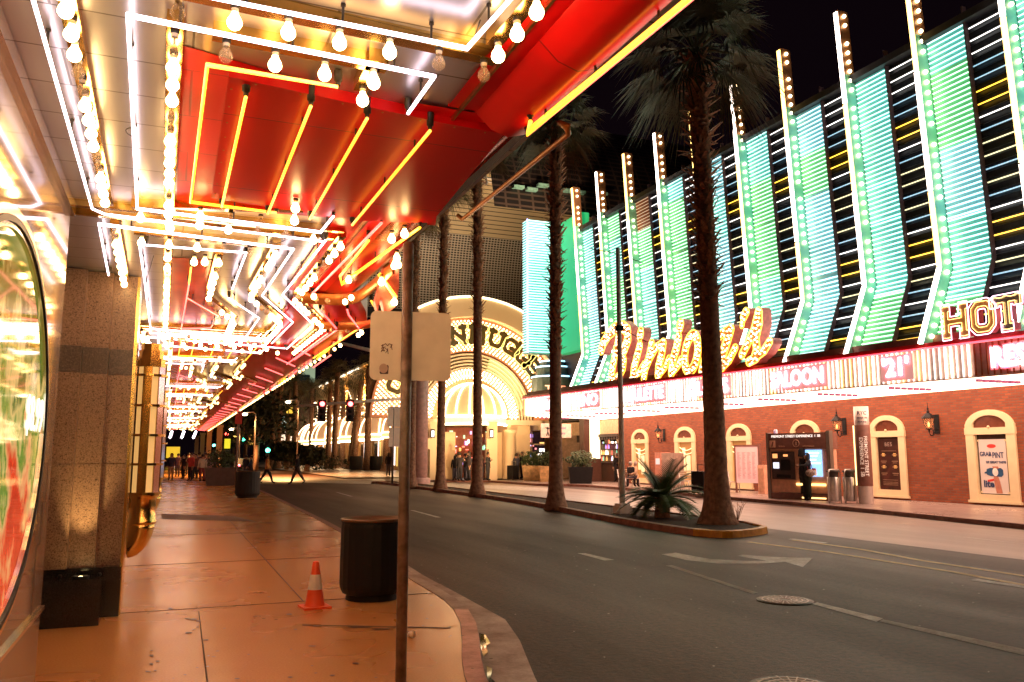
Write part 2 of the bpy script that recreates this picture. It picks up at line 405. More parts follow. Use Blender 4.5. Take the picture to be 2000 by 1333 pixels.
# damp drips and stains with a shape of their own
mb = MB()
random.seed(3)
for x, y, w, h in [(378, 1210, 9, 2), (366, 1208, 6, 1.5), (388, 1213, 5, 1.5), (386, 1225, 4, 1), (378, 1230, 4, 1), (368, 1236, 8, 2), (402, 1250, 6, 2), (296, 1281, 5, 2), (308, 1292, 4, 2), (296, 1297, 5, 2), (289, 1312, 7, 1.3), (303, 1310, 4, 1), (407, 1281, 3, 1), (296, 1271, 3, 1), (405, 1302, 4, 1.2), (565, 1200, 8, 1.5), (610, 1262, 9, 1.5), (700, 1225, 26, 2.5), (745, 1229, 22, 2), (695, 1296, 8, 2), (620, 1223, 12, 1.5), (333, 1189, 5, 2)]:
    mb.poly([tuple(at(x + w * math.cos(a) * random.uniform(.6, 1.1), y + h * math.sin(a) * random.uniform(.6, 1.2), Z=.0042)) for a in [k * math.pi / 6 for k in range(12)]])
structure(mb.build('pavement_stains', mat('stain', (.10, .05, .03), .35)))
b = MB(); rgm = random.Random(17)
for k in range(260):
    y = rgm.uniform(3.2, 30) if k % 2 else rgm.uniform(3.2, 14); x = rgm.uniform(-.3, 3.0); rr = rgm.uniform(.006, .022)
    b.poly([(x + rr * math.cos(a) * rgm.uniform(.7, 1.2), y + rr * math.sin(a) * rgm.uniform(.7, 1.2), .0048) for a in [t * math.pi / 4 for t in range(8)]])
structure(b.build('gum_spots', mat('gum', (.12, .065, .04), .6)))
b = MB(); rgm = random.Random(18)
for k in range(240):
    y = rgm.uniform(4, 24); x = rgm.uniform(3.3, 10.8); rr = rgm.uniform(.006, .016)
    b.poly([(x + rr * math.cos(a) * rgm.uniform(.6, 1.2), y + rr * math.sin(a) * rgm.uniform(.6, 1.2), ZR + .006) for a in [t * math.pi / 3 for t in range(6)]])
structure(b.build('road_grit', mat('grit', (.5, .4, .34), .6)))
# square patch / grate and small pavement covers
tag(MB().poly([tuple(at(x, y, Z=.005)) for x, y in [(315, 1004), (455, 1008), (500, 1019), (316, 1014)]]).build('drain_grate', mat('grate', (.2, .12, .09), .6, .2, .3, 60)), 'flat drain grate set across the left pavement', 'drain grate')
def plate(name, x, y, r, label, cat):
    c = at(x, y, Z=ZR); b = MB()
    b.lathe((c.x, c.y, ZR), [(0.001, .012), (r * .93, .012), (r * .95, .006), (r, .010), (r * 1.0, .0)], 40)
    for k in range(4):
        rr = r * (.2 + .19 * k)
        b.lathe((c.x, c.y, ZR + .012), [(rr, 0), (rr, .004), (rr + .018, .004), (rr + .018, 0)], 32, 1)
    for k in range(24):
        a = k * math.pi / 12; d = Vector((math.cos(a), math.sin(a), 0)); e = Vector((-d.y, d.x, 0)) * .006
        b.add([Vector((c.x, c.y, ZR + .0165)) + d * r * .3 + e, Vector((c.x, c.y, ZR + .0165)) + d * r * .3 - e, Vector((c.x, c.y, ZR + .0165)) + d * r * .9 - e, Vector((c.x, c.y, ZR + .0165)) + d * r * .9 + e], [(0, 1, 2, 3)], 1)
    return tag(b.build(name, [mat('cast_iron', (.07, .05, .045), .45, .6, .3, 20), mat('worn_iron', (.42, .3, .26), .4, .7, .2, 20)]), label, cat)
plate('manhole_cover', 1533, 1174, .33, 'round ribbed iron manhole cover at the start of the white dash', 'manhole cover')
plate('manhole_cover', 1552, 1346, .33, 'round iron cover half cut off by the bottom of the photo', 'manhole cover')
# painted markings
def mark(name, polys, m, dz=.004):
    b = MB()
    for q in polys: b.poly([tuple(at(x, y, Z=ZR + dz)) for x, y in q])
    o = b.build(name, m); structure(o); return o
mark('white_lane_dash', [[(1586, 1180), (1596, 1177), (1725, 1208), (1712, 1215)], [(1128, 1081), (1143, 1081), (1200, 1094), (1180, 1095)], [(801, 997), (808, 997), (862, 1011), (852, 1011)], [(656, 962), (660, 962), (690, 970), (684, 970)]], PAINT)
mark('faded_dash', [[(1725, 1210), (1717, 1214), (2000, 1280), (2010, 1270)], [(1480, 1158), (1470, 1160), (1300, 1105), (1312, 1104)]], ground_mat('faded_paint', (.22, .18, .15), (.55, .48, .42), .6, .7, 40, .3, (.6, .56, .52), 3))
mark('turn_arrow', [[(1292, 1083), (1320, 1080), (1385, 1092), (1460, 1096), (1500, 1096), (1440, 1086), (1450, 1084), (1500, 1088), (1588, 1090), (1568, 1108), (1534, 1098), (1480, 1101), (1400, 1101), (1340, 1094)]], PAINT)
def ribbon(name, px, w, m):
    b = MB(); P = [at(x, y, Z=ZR + .005) for x, y in px]; A = off(P, w / 2); B = off(P, -w / 2)
    for i in range(len(P) - 1): b.add([A[i], A[i + 1], B[i + 1], B[i]], [(0, 1, 2, 3)])
    o = b.build(name, m); structure(o)
ribbon('yellow_centre_line', [(1462, 1059), (1620, 1079), (1860, 1117), (2000, 1143), (2100, 1165)], .14, PAINTY)
ribbon('yellow_centre_line', [(1550, 1055), (1680, 1073), (1800, 1095), (2000, 1125), (2100, 1142)], .14, PAINTY)
ribbon('white_edge_mark', [(1545, 1053), (1612, 1061)], .16, PAINT)
ribbon('white_edge_mark', [(1900, 1132), (2080, 1158)], .2, PAINT)
ribbon('far_lane_line', [(1880, 1049), (2040, 1067)], .06, PAINT)
# far lane (lighter colour puts the marquee's light into the surface), pedestrian crossing and side street
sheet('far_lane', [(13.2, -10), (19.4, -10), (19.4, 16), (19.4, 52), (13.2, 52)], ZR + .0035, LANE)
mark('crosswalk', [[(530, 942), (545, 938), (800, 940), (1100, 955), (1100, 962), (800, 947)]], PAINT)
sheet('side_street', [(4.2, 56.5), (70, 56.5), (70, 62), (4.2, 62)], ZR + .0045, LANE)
# far pavement
fk = [at(x, y, Z=ZR) for x, y in [(2100, 1048), (2000, 1035), (1850, 1019), (1700, 1003), (1550, 988), (1400, 975), (1150, 952)]]
fk = [Vector((16.4, -10, 0)), Vector((16.8, 6, 0))] + fk + [Vector((19.4, 44, 0)), Vector((19.0, 50.5, 0)), Vector((16.2, 51.2, 0))]
FK = smooth(fk, 3); b = MB()
for i in range(len(FK) - 1):
    p, q = FK[i], FK[i + 1]
    b.add([(p.x, p.y, 0), (45, p.y, 0), (45, q.y, 0), (q.x, q.y, 0)], [(0, 1, 2, 3)])
structure(b.build('far_pavement', FARC))
b = MB()
for i in range(len(FK) - 1):
    p, q = FK[i], FK[i + 1]
    b.add([(p.x - .02, p.y, ZR), (q.x - .02, q.y, ZR), (q.x, q.y, .004), (p.x, p.y, .004)], [(0, 1, 2, 3)])
    b.add([(p.x, p.y, .004), (q.x, q.y, .004), (q.x + .16, q.y, .004), (p.x + .16, p.y, .004)], [(0, 1, 2, 3)])
structure(b.build('far_kerb', mat('far_kerb_mat', (.24, .09, .06), .6, var=.3, scale=5, bump=.2)))
sheet('plaza_pavement', [(12, 62), (45, 62), (45, 220), (12, 220)], -.03, FARC)
# median island with kerb ring and soil
mpx = [(745, 946), (862, 962), (1012, 984), (1160, 1014), (1280, 1036), (1385, 1050), (1450, 1050), (1500, 1042)]
near = [at(x, y, Z=ZR) for x, y in mpx][::-1]
ring = smooth([Vector((12.85, 16.2, 0))] + near + [Vector((11.4, 50.5, 0)), Vector((12.2, 51.3, 0)), Vector((13.0, 50, 0)), Vector((13.25, 40, 0)), Vector((13.2, 24, 0)), Vector((13.1, 17.6, 0)), Vector((12.85, 16.2, 0))], 3)[:-1]
n = len(ring); cen = [Vector((max(11.95, min(12.4, 12.2)), min(max(p.y, 16.3), 50), 0)) for p in ring]
inn = [p + (c - p).normalized() * .17 for p, c in zip(ring, cen)]
b = MB()
for i in range(n):
    j = (i + 1) % n; mi = 1 if (ring[i].y < 16.0 and ring[i].x > 10.6) else 0
    a0, a1, c0, c1 = ring[i], ring[j], inn[i], inn[j]
    b.add([(a0.x, a0.y, ZR), (a1.x, a1.y, ZR), (a1.x + (c1 - a1).x * .12, a1.y + (c1 - a1).y * .12, .02), (a0.x + (c0 - a0).x * .12, a0.y + (c0 - a0).y * .12, .02)], [(0, 1, 2, 3)], mi, True)
    b.add([(a0.x + (c0 - a0).x * .12, a0.y + (c0 - a0).y * .12, .02), (a1.x + (c1 - a1).x * .12, a1.y + (c1 - a1).y * .12, .02), (c1.x, c1.y, .03), (c0.x, c0.y, .03)], [(0, 1, 2, 3)], mi)
    b.add([(c0.x, c0.y, .03), (c1.x, c1.y, .03), (c1.x, c1.y, -.04), (c0.x, c0.y, -.04)], [(0, 1, 2, 3)], mi)
structure(b.build('median_kerb', [mat('median_kerb_mat', (.34, .15, .09), .6, var=.35, scale=5, bump=.3), YELC]))
b = MB(); b.poly([(p.x, p.y, -.01) for p in inn]); structure(b.build('median_soil', SOIL))

# ================================================================== LEFT: CASINO CANOPY
ZC, ZB, ZN = 3.50, 3.36, 3.41          # ceiling, bulb centres, neon tubes
can = empty('casino_canopy', (0, 0, ZC), 0, 'red and mirrored casino canopy studded with bulbs and neon over the left pavement', 'canopy')
def cpart(o, label=None):
    o.parent = can; o.location = o.location - Vector((0, 0, ZC)); 
    if label: o['label'] = label
    return o
Pd = 10.0
# ceiling sheets: silver field, with the red bays let in between
def XE(y): return -.80 if y < 6.95 else -1.11
redA = [at(x, y, Z=ZC) for x, y in [(352, 86), (700, 188), (880, 236), (850, 440), (345, 402)]]
b = MB()
ysp = [-7, 0, 3.3, 6.9, 6.95, 12, 20, 30, 45, 66]
for a, c in zip(ysp[:-1], ysp[1:]):
    b.add([(XE(c), a, ZC), (1.9, a, ZC), (1.9, c, ZC), (XE(c), c, ZC)], [(0, 1, 2, 3)])
cpart(b.build('ceiling', SILV))
# canopy roof slab closes the top
cpart(MB().box(-3, 1.7, -7, 9, 4.3, 4.5).box(-3, 2.5, 9.0, 66, 4.3, 4.5).build('roof_slab', DARK))
cpart(MB().box(-.80, -.765, -7, 6.9, 3.40, 3.495).build('edge_trim', CHRO))
def coffer(pts, dz=.004, m=REDP, name='red_panel'):
    return cpart(MB().poly([(p.x, p.y, ZC - dz) for p in pts]).build(name, m))
coffer(redA)
# dropped red box inside bay A carrying the four bars, with a mirrored edge
q = [at(x, y, Z=3.44) for x, y in [(447, 150), (862, 240), (985, 262), (842, 436), (700, 432), (412, 388)]]
b = MB(); b.poly([tuple(p) for p in q]); 
for i in range(len(q)):
    p0, p1 = q[i], q[(i + 1) % len(q)]; b.add([p0, p1, (p1.x, p1.y, ZC), (p0.x, p0.y, ZC)], [(0, 1, 2, 3)], 1 if i == 5 else 0)
cpart(b.build('bar_panel', [REDG, CHRO]))
b = MB()
for i in range(len(q)):
    p0, p1 = q[i], q[(i + 1) % len(q)]; cq = sum(q, Vector()) / len(q); nn_ = max(2, int((p1 - p0).length / .22))
    for k in range(nn_): v = p0.lerp(p1, (k + .5) / nn_); v = v + (cq - v).normalized() * .03; b.lathe((v.x, v.y, 3.4385), [(.0001, -.002), (.005, -.001), (.006, .001)], 6, 0)
cpart(b.build('panel_screws', BRASSD))['kind'] = 'stuff'
# outer red soffit and rolled fascia, near section (X to 1.8) and the wider run beyond
def fascia(prof, y0, y1, m, name='fascia', seg=1):
    b = MB(); n = len(prof)
    vs = [(x, y, z) for y in (y0, y1) for x, z in prof]
    b.add(vs, [(i, i + 1, n + i + 1, n + i) for i in range(n - 1)], 0, True)
    b.add([(x, y1, z) for x, z in prof] + [(prof[-1][0] - .4, y1, prof[-1][1]), (prof[0][0], y1, prof[-1][1])], [tuple(range(n + 2))], 0)
    b.add([(x, y0, z) for x, z in prof] + [(prof[-1][0] - .4, y0, prof[-1][1]), (prof[0][0], y0, prof[-1][1])], [tuple(range(n + 2))], 0)
    return cpart(b.build(name, m))
fascia([(1.30, 3.485), (1.48, 3.485), (1.50, 3.50)], -7, 4.1, REDD, 'soffit_strip')
fascia([(1.46, 3.49), (1.56, 3.40), (1.66, 3.37), (1.76, 3.40), (1.84, 3.50), (1.88, 3.66), (1.9, 4.5)], -7, 4.12, REDG)
fascia([(1.12, 3.484), (1.60, 3.484)], 4.12, 9.6, REDD, 'soffit_strip')
fascia([(1.56, 3.482), (1.72, 3.465), (1.80, 3.50), (1.84, 3.58), (1.86, 4.5)], 4.14, 7.0, mat('fascia_bronze', (.36, .02, .012), .25, .3, .2, 3))
cpart(MB().box(1.80, 1.86, 4.16, 7.2, 3.49, 3.54).build('edge_rail', CHRO), 'pale polished rail on the lower fascia edge')
cpart(MB().box(1.36, 1.375, -7, 9.0, 3.462, 3.484).build('conduit', BRASSD))
b = MB(); b.tube([(1.97, 4.1, 3.50), (2.0, 4.05, 3.46), (2.03, 4.1, 3.44), (2.03, 5.98, 3.44), (2.0, 6.02, 3.48)], .016, 8)
cpart(b.build('unlit_tube', mat('unlit_tube_mat', (.5, .22, .08), .25, .2)), 'unlit amber glass tube along the fascia edge')
# wider run: red soffit from X 1.28 out to 2.55
fascia([(1.30, 3.478), (2.2, 3.478), (2.36, 3.44), (2.46, 3.45), (2.53, 3.54), (2.55, 4.5)], 13.4, 66, REDG)
fascia([(1.56, 3.482), (1.74, 3.47), (1.84, 3.47), (1.88, 3.52), (1.90, 4.5)], 7.0, 9.6, REDG)
fascia([(1.26, 3.476), (1.55, 3.476)], 9.6, 13.4, REDG, 'soffit_strip')
# where the canopy steps out: deeper red soffit between two gold bands
dr = [Vector(p) for p in ((1.3, 9.62, 0), (1.92, 9.62, 0), (2.06, 9.9, 0), (2.25, 10.5, 0), (2.42, 11.2, 0), (2.5, 12.2, 0), (2.53, 13.42, 0), (1.3, 13.42, 0))]
b = MB(); b.poly([(p.x, p.y, 3.455) for p in dr], 0)
for p, r2 in zip(dr[1:6], dr[2:7]): b.add([(p.x, p.y, 3.455), (r2.x, r2.y, 3.455), (r2.x, r2.y, 4.5), (p.x, p.y, 4.5)], [(0, 1, 2, 3)], 0, True)
cpart(b.build('step_out_soffit', [REDG]), 'red soffit panel where the canopy steps out over the kerb')
def goldband(path, z0, z1, name):
    P = smooth([Vector((x, y, 0)) for x, y in path], 5); A = off(P, .012); B = off(P, -.012); b = MB()
    for i in range(len(P) - 1):
        a0, a1, b0, b1 = A[i], A[i + 1], B[i], B[i + 1]
        b.add([(a0.x, a0.y, z0), (a1.x, a1.y, z0), (a1.x, a1.y, z1), (a0.x, a0.y, z1), (b0.x, b0.y, z0), (b1.x, b1.y, z0), (b1.x, b1.y, z1), (b0.x, b0.y, z1)], [(0, 1, 2, 3), (4, 5, 6, 7), (0, 1, 5, 4)], 0, True)
    cpart(b.build(name, GOLDM))
GOLDM = mat('gold_band_mat', (.85, .34, .10), .35, .7, .08, 6)
goldband([(1.32, 9.60), (1.62, 9.60), (1.80, 9.52), (1.90, 9.25), (1.92, 8.6), (1.91, 7.7)], 3.34, 3.47, 'gold_band')
goldband([(1.75, 11.55), (2.1, 11.52), (2.32, 11.4), (2.46, 11.1)], 3.34, 3.45, 'gold_band')

ribs = []; bulbs = []; tubes = []
def neon(px, m, r=.009, z=ZN, raw=False):
    P = [Vector(p) for p in px] if raw else [at(x, y, Z=z) for x, y in px]
    tubes.append((P, m, r))
def brow(px, lit=True, dead=(), rib=True, z=ZB, n=None):
    P = [at(x, y, Z=z) for x, y in px]
    if n:
        L = [0]; 
        for a, c in zip(P[:-1], P[1:]): L.append(L[-1] + (c - a).length)
        Q = []
        for k in range(n):
            d = L[-1] * k / (n - 1); i = max(j for j in range(len(L)) if L[j] <= d + 1e-9); i = min(i, len(P) - 2)
            Q.append(P[i].lerp(P[i + 1], (d - L[i]) / (L[i + 1] - L[i])))
        if rib: ribs.append(P)
        P = Q
    elif rib: ribs.append([P[0], P[-1]] if len(P) > 1 else P)
    for k, p in enumerate(P): bulbs.append((p, k not in dead))
# --- photographed bays, nearest first
neon([(395, -8), (912, 95), (1003, -8)], NEONW, .009)
neon([(62, -10), (180, 408), (205, 419), (630, 472)], NEONW, .009)
neon([(797, 222), (848, 150), (250, 30), (268, 408), (626, 454), (651, 423)], NEONW, .009)
neon([(212, 538), (193, 438), (573, 487), (512, 578), (572, 630), (531, 671)], NEONW)
neon([(481, 494), (454, 564)], NEONW); neon([(447, 583), (506, 622), (480, 659), (294, 642), (282, 545), (273, 483)], NEONW)
neon([(285, 479), (481, 494)], NEONW)
neon([(636, 470), (552, 576), (612, 635), (560, 682)], NEONW)
neon([(277, 649), (512, 667), (520, 661)], NEONW); neon([(277, 658), (557, 681)], NEONW)
neon([(284, 664), (300, 674), (507, 690), (515, 684)], NEONW)
neon([(660, 170), (405, 127), (372, 395), (540, 416)], NEONO, .009)
for a, c in [((480, 190), (433, 405)), ((607, 208), (523, 418)), ((717, 232), (605, 428)), ((840, 256), (688, 440))]: neon([a, c], NEONO, .009, 3.38)
neon([(1352, -8), (1030, 259), (1036, 238)], NEONO, .012, 3.34)
neon([(1354, -2), (1031, 264)], NEONR, .006, 3.34)
neon([(820, 445), (667, 555), (664, 540), (720, 470)], NEONO, .012, 3.40)
neon([(745, 436), (610, 574)], NEONR, .012, 3.42)
neon([(373, 523), (369, 554)], NEONO); neon([(366, 583), (426, 618), (411, 641), (354, 643), (369, 556)], NEONR)
neon([(625, 606), (657, 642)], NEONR, .012, 3.36); neon([(678, 605), (681, 616), (706, 648)], NEONR, .012, 3.36)
neon([(725, 588), (742, 618)], NEONO, .012, 3.36)
neon([(696, 645), (612, 700)], NEONO, .012, 3.38); neon([(665, 640), (575, 703)], NEONR, .012, 3.4); neon([(640, 652), (560, 712)], NEONR, .012, 3.4)
neon([(646, 694), (612, 718)], NEONR, .014, 3.3)
brow([(117, -15), (128, 22), (139, 68), (145, 108), (152, 143), (160, 180), (166, 208), (173, 236), (178, 262), (182, 287), (187, 308), (191, 332), (196, 350), (199, 365), (202, 380), (205, 397), (209, 417)], dead=(4, 5, 10, 11, 16))
brow([(340, 92), (338, 133), (337, 167), (336, 198), (334, 228), (333, 255), (332, 277), (332, 300), (331, 320), (331, 340), (330, 358), (330, 378), (329, 403), (329, 420)], dead=(0, 4, 5, 11))
brow([(347, 25), (458, 45), (563, 65), (663, 85), (761, 103), (857, 125), (945, 148)], dead=(0, 5, 6))
brow([(441, 110), (537, 128), (634, 146), (730, 163)], dead=(0,))
brow([(708, 197), (729, 160)], rib=True)
brow([(973, 110), (1010, 68), (1048, 25), (1092, -22)])
brow([(274, 427), (330, 437), (391, 424), (450, 432), (509, 438), (575, 432)], dead=(3, 4))
brow([(577, 408), (575, 432)], rib=False)
brow([(332, 446), (390, 441), (446, 450), (503, 456), (558, 461), (612, 470)], dead=(3, 4))
brow([(223, 462), (245, 566)], n=9, dead=(0,)); brow([(327, 505), (323, 642)], n=11, dead=(2,))
brow([(427, 515), (406, 590), (458, 630), (440, 668)], n=19, dead=(1, 7, 8))
brow([(538, 500), (488, 583), (550, 634), (514, 676)], n=24, dead=(3, 10, 11))
brow([(665, 483), (576, 588), (633, 643), (574, 690)], n=30, dead=(3, 4, 9, 14))
brow([(276, 475), (330, 480), (385, 485), (437, 490), (487, 497)], dead=(3, 4)); brow([(400, 513), (379, 513)], rib=False)
for p, l in [((618, 585), 0), ((613, 580), 1), ((640, 588), 0), ((674, 590), 1), ((686, 582), 1), ((745, 551), 1), ((681, 548), 1), ((770, 520), 1), ((775, 505), 1), ((770, 590), 1), ((765, 468), 1), ((790, 458), 1), ((648, 645), 0), ((678, 647), 0), ((706, 650), 1), ((700, 655), 1)]:
    bulbs.append((at(*p, Z=3.33), bool(l)))
for yy, dd in ((652, (0, 3)), (661, (2,)), (669, ()), (676, (4,))): brow([(288, yy), (470 + (yy - 652) * 3, yy + 14)], n=8, dead=dd, rib=False)
for pts_ in ([(262, 268), (250, 262), (246, 254), (254, 250), (262, 254)], [(300, 500), (294, 520), (286, 548)], [(436, 290), (452, 300), (470, 296)], [(905, 100), (925, 75), (938, 40)], [(520, 470), (540, 476), (556, 470)]):
    b = MB(); b.tube(smooth([at(x, y, Z=3.45) for x, y in pts_], 3), .0035, 5); cpart(b.build('cable', BLK))
near_b = list(bulbs); near_t = list(tubes); nb_ribs = list(ribs)
# --- the same two bays repeated down the street
T2 = Vector((0, Pd, 0))
wide = lambda p, k: Vector((p.x + (.0), p.y + Pd * k, p.z))
rep_b = []; rep_t = []; rep_r = []
for k in range(1, 6):
    for p, l in near_b:
        if p.y > 3.25 and p.y + Pd * k < 66 and p.y < 13 and p.x < 1.45: rep_b.append((wide(p, k), l))
    for P, m, r in near_t:
        if min(p.y for p in P) > 2.2 and max(p.y for p in P) < 13.2 and max(p.x for p in P) < 1.42: rep_t.append(([wide(p, k) for p in P], m, r))
    for P in nb_ribs:
        if min(p.y for p in P) > 2.2: rep_r.append([wide(p, k) for p in P])
    # bulbs on the outer edge of the wide run
for j in range(100):
    y = 13.6 + j * .52
    rep_b.append((Vector((2.5, y, 3.40)), random.random() > .12))
for j in range(26):
    rep_t.append(([Vector((1.75, 14 + j * 2, 3.42)), Vector((2.25, 15.2 + j * 2, 3.40))], NEONR, .016)); 
    rep_t.append(([Vector((2.44, 14.3 + j * 2, 3.42)), Vector((2.46, 15.7 + j * 2, 3.40))], NEONO if j % 3 == 0 else NEONR, .018))
# canopy end grille of white bars
for q in range(4): rep_t.append(([Vector((-.8 + q * .8, 64, 3.3)), Vector((-.9 + q * .8, 66, 2.9))], NEONW, .09))
# overhead bays behind the viewpoint: same canopy, carried on
for p, l in near_b:
    if p.y > 3.25 and p.y - Pd < 2.4: rep_b.append((wide(p, -1), l))
for P, m, r in near_t:
    if min(p.y for p in P) > 3.4 and max(p.y for p in P) - Pd < 2.4: rep_t.append(([wide(p, -1) for p in P], m, r))
# red panels of the repeated bays
B_red = [at(x, y, Z=ZC) for x, y in [(331, 502), (427, 508), (403, 590), (452, 628), (442, 650), (328, 642)]]
coffer(B_red, m=mat('red_orange_panel', (.62, .07, .015), .25, 0, .2, 3), name='red_panel')
for k in range(1, 6):
    coffer([p + Vector((0, Pd * k, 0)) for p in redA]); coffer([p + Vector((0, Pd * k, 0)) for p in B_red], m=MATS['red_orange_panel'])
coffer([p - Vector((0, Pd, 0)) for p in redA])
# ribs: mirrored box strips the bulbs hang from
def rib_mesh(P, b, w=.035):
    P = [Vector((p.x, p.y, ZC)) for p in P]
    if len(P) < 2: return
    d0 = (P[1] - P[0]).normalized(); d1 = (P[-1] - P[-2]).normalized(); P[0] = P[0] - d0 * .06; P[-1] = P[-1] + d1 * .06
    A = off(P, w); B = off(P, -w); z = ZC - .065
    for i in range(len(P) - 1):
        a0, a1, b0, b1 = A[i], A[i + 1], B[i], B[i + 1]
        b.add([(a0.x, a0.y, z), (a1.x, a1.y, z), (b1.x, b1.y, z), (b0.x, b0.y, z), (a0.x, a0.y, ZC), (a1.x, a1.y, ZC), (b1.x, b1.y, ZC), (b0.x, b0.y, ZC)],
              [(0, 1, 2, 3), (0, 1, 5, 4), (3, 2, 6, 7), (0, 3, 7, 4), (1, 2, 6, 5)])
for P in nb_ribs:
    b = MB(); rib_mesh(P, b)
    if b.v: cpart(b.build('bulb_rib', GOLD))
b = MB()
for P in rep_r: rib_mesh(P, b)
for k in range(6):      # long cross beams between the bays
    for y in (3.15, 6.75, 7.0, 12.9):
        if k or y > 3.2: b.box(XE(8), 1.25, y + k * Pd, y + k * Pd + .05, ZC - .05, ZC)
cpart(b.build('far_bulb_ribs', GOLD))['kind'] = 'stuff'
# neon tubes: each a part; supports are part of the tube mesh
tubes_all = near_t + rep_t; cnt = 0; far = {}
def tube_b(P, r, b, n=6, post=True):
    b.tube(P, r, n, 0)
    if post:
        for i, (a, c) in enumerate(zip(P[:-1], P[1:])):
            L = (c - a).length
            if L > .25:
                for t in ([.5] if L < 1 else [.15, .5, .85]):
                    p = a.lerp(c, t); b.lathe((p.x, p.y, p.z), [(.006, .008), (.006, ZC - p.z - .012), (.012, ZC - p.z - .012), (.012, ZC - p.z)], 5, 1)
        for p in (P[0], P[-1]): b.lathe((p.x, p.y, p.z), [(.012, .006), (.013, .03), (.02, .03), (.022, max(.045, ZC - p.z - .006))], 6, 1)
for P, m, r in near_t:
    b = MB(); tube_b(P, r, b, 8); cpart(b.build('neon_tube', [m, BLK]))
left = 100 - len(near_t)
for P, m, r in rep_t[:left]:
    b = MB(); tube_b(P, r, b, 5, False); cpart(b.build('neon_tube', [m]))
b = MB(); ms = [NEONW, NEONO, NEONR]
for P, m, r in rep_t[left:]: b.tube(P, r, 4, ms.index(m))
cpart(b.build('far_neon_tubes', ms))['kind'] = 'stuff'
# bulbs
def bulb_prof(): return [(.0001, -.031), (.012, -.029), (.022, -.022), (.029, -.011), (.031, 0), (.028, .013), (.021, .026), (.015, .036), (.0135, .046)]
def make_bulb(lit):
    b = MB(); b.lathe((0, 0, 0), bulb_prof(), 12, 0)
    o = b.build('light_bulb', BULB if lit else CLEAR)
    b = MB(); b.lathe((0, 0, 0), [(.0145, .044), (.0155, .060)], 10, 0); b.lathe((0, 0, 0), [(.017, .060), (.019, .064), (.019, .075), (.001, .076)], 10, 1)
    s_ = b.build('socket', [mat('white_ceramic', (.75, .62, .42), .4), BLK], o)
    if not lit:
        b = MB(); b.tube([(0, 0, .044), (0, 0, .012)], .004, 5).tube([(-.006, 0, .012), (.006, 0, .014)], .0015, 4); b.build('filament', mat('filament_mat', (.5, .35, .2), .3, .8), o)
    return o
pl, pd = make_bulb(True), make_bulb(False)
order = sorted(near_b, key=lambda q: (q[0] - C0).length)
for i, (p, l) in enumerate(order[:100]):
    o = copy_tree(pl if l else pd, can); o.location = p - Vector((0, 0, ZC))
for o in (pl, pd):
    for ch in list(o.children): bpy.data.objects.remove(ch)
    bpy.data.objects.remove(o)
b = MB()
for p, l in order[100:]:
    b.ball(p, .031, 8, 6, 0 if l else 1, 1.1)
for p, l in rep_b:
    d = (p - C0).length
    b.ball(p, .031, 6, 4, (0 if d < 14 else 2) if l else 1, 1.1)
cpart(b.build('far_light_bulbs', [BULB, mat('unlit_bulb_far', (.75, .5, .3), .2), BULBF]))['kind'] = 'stuff'
# projecting glass-fronted blade sign at the kerb edge of the drum
bs = empty('blade_sign', (2.0, 8.1, 3.5), 0, 'small crystal-fronted blade sign with bulbs hanging off the curved red fascia', 'sign')
P0 = Vector((2.0, 8.1, 3.5))
def rel(p): return Vector(p) - P0
b = MB(); b.prism([rel(at(x, y, Y=8.1)) for x, y in [(752, 500), (772, 470), (778, 520), (780, 560), (772, 600), (752, 616), (744, 580), (738, 610), (732, 590), (745, 545)]], (0, .10, 0)); b.build('sign_face', mat('crystal', (.62, .16, .14), .3, 0, .5, 9), bs)
for q in ([(740, 535), (772, 580), (768, 590)], [(770, 476), (778, 508)]):
    b = MB(); b.tube([rel(at(x, y, Y=8.06)) for x, y in q], .02, 6); b.build('neon_tube', NEONO, bs)
MB().box(-.25, .1, -.02, .02, .0, .04).build('bracket', BRASSD, bs)
for x, y in [(776, 470), (778, 518), (770, 591), (745, 552)]:
    b = MB(); b.ball(rel(at(x, y, Y=8.04)), .035, 10, 6); b.build('light_bulb', BULB, bs)

# ================================================================== LEFT: GRANITE BUILDING
gb = empty('granite_building', (-1.1, 9.4, 0), 0, 'casino building front in polished granite with a stepped column beside the left pavement', 'building')
def gpart(o): o.parent = gb; o.location = o.location - Vector((-1.1, 9.4, 0)); return o
b = MB(); b.box(-1.6, -.80, -7, 6.9, .54, 3.50).box(-1.6, -1.1, 6.9, 9.38, .0, 3.50)
gpart(b.build('polished_wall', GRAW))
b = MB()
for k, (y, z, hh, w) in enumerate([(6.45, .55, .45, .44), (6.62, 1.0, .28, .27), (6.74, 1.28, .25, .15), (6.5, 1.55, .22, .2), (6.78, 1.85, .3, .11)]):
    b.box(-.80, -.797, y, min(6.89, y + w), z, z + hh)
gpart(b.build('dark_inlay', GRAW2))
gpart(MB().box(-1.6, -.775, -7, 6.92, .515, .54).build('ledge', CHRO)); gpart(MB().box(-1.6, -.80, -7, 6.9, 0, .512).build('plinth', GRAW2))
gpart(MB().box(-3.5, -.9, 9.9, 66, 0, 5.2).build('long_wall', GRAW2))
for i, (x0, x1, y) in enumerate([(-1.115, -.885, 9.32), (-.885, -.645, 9.42), (-.645, -.42, 9.52)]):
    b = MB(); b.box(x0, x1, y, 9.9, .50, 1.512).box(x0, x1, y, 9.9, 1.52, 2.43).box(x0, x1, y, 9.9, 2.70, 3.49); b.box(x0 - .002, x1 - .004, y + .01, 9.9, 1.51, 1.522)
    gpart(b.build('granite_shaft', GRAN))
    gpart(MB().box(x0 + .001, x1 - .001, y - .004, 9.9, 2.431, 2.699).build('dark_band', GRAD))
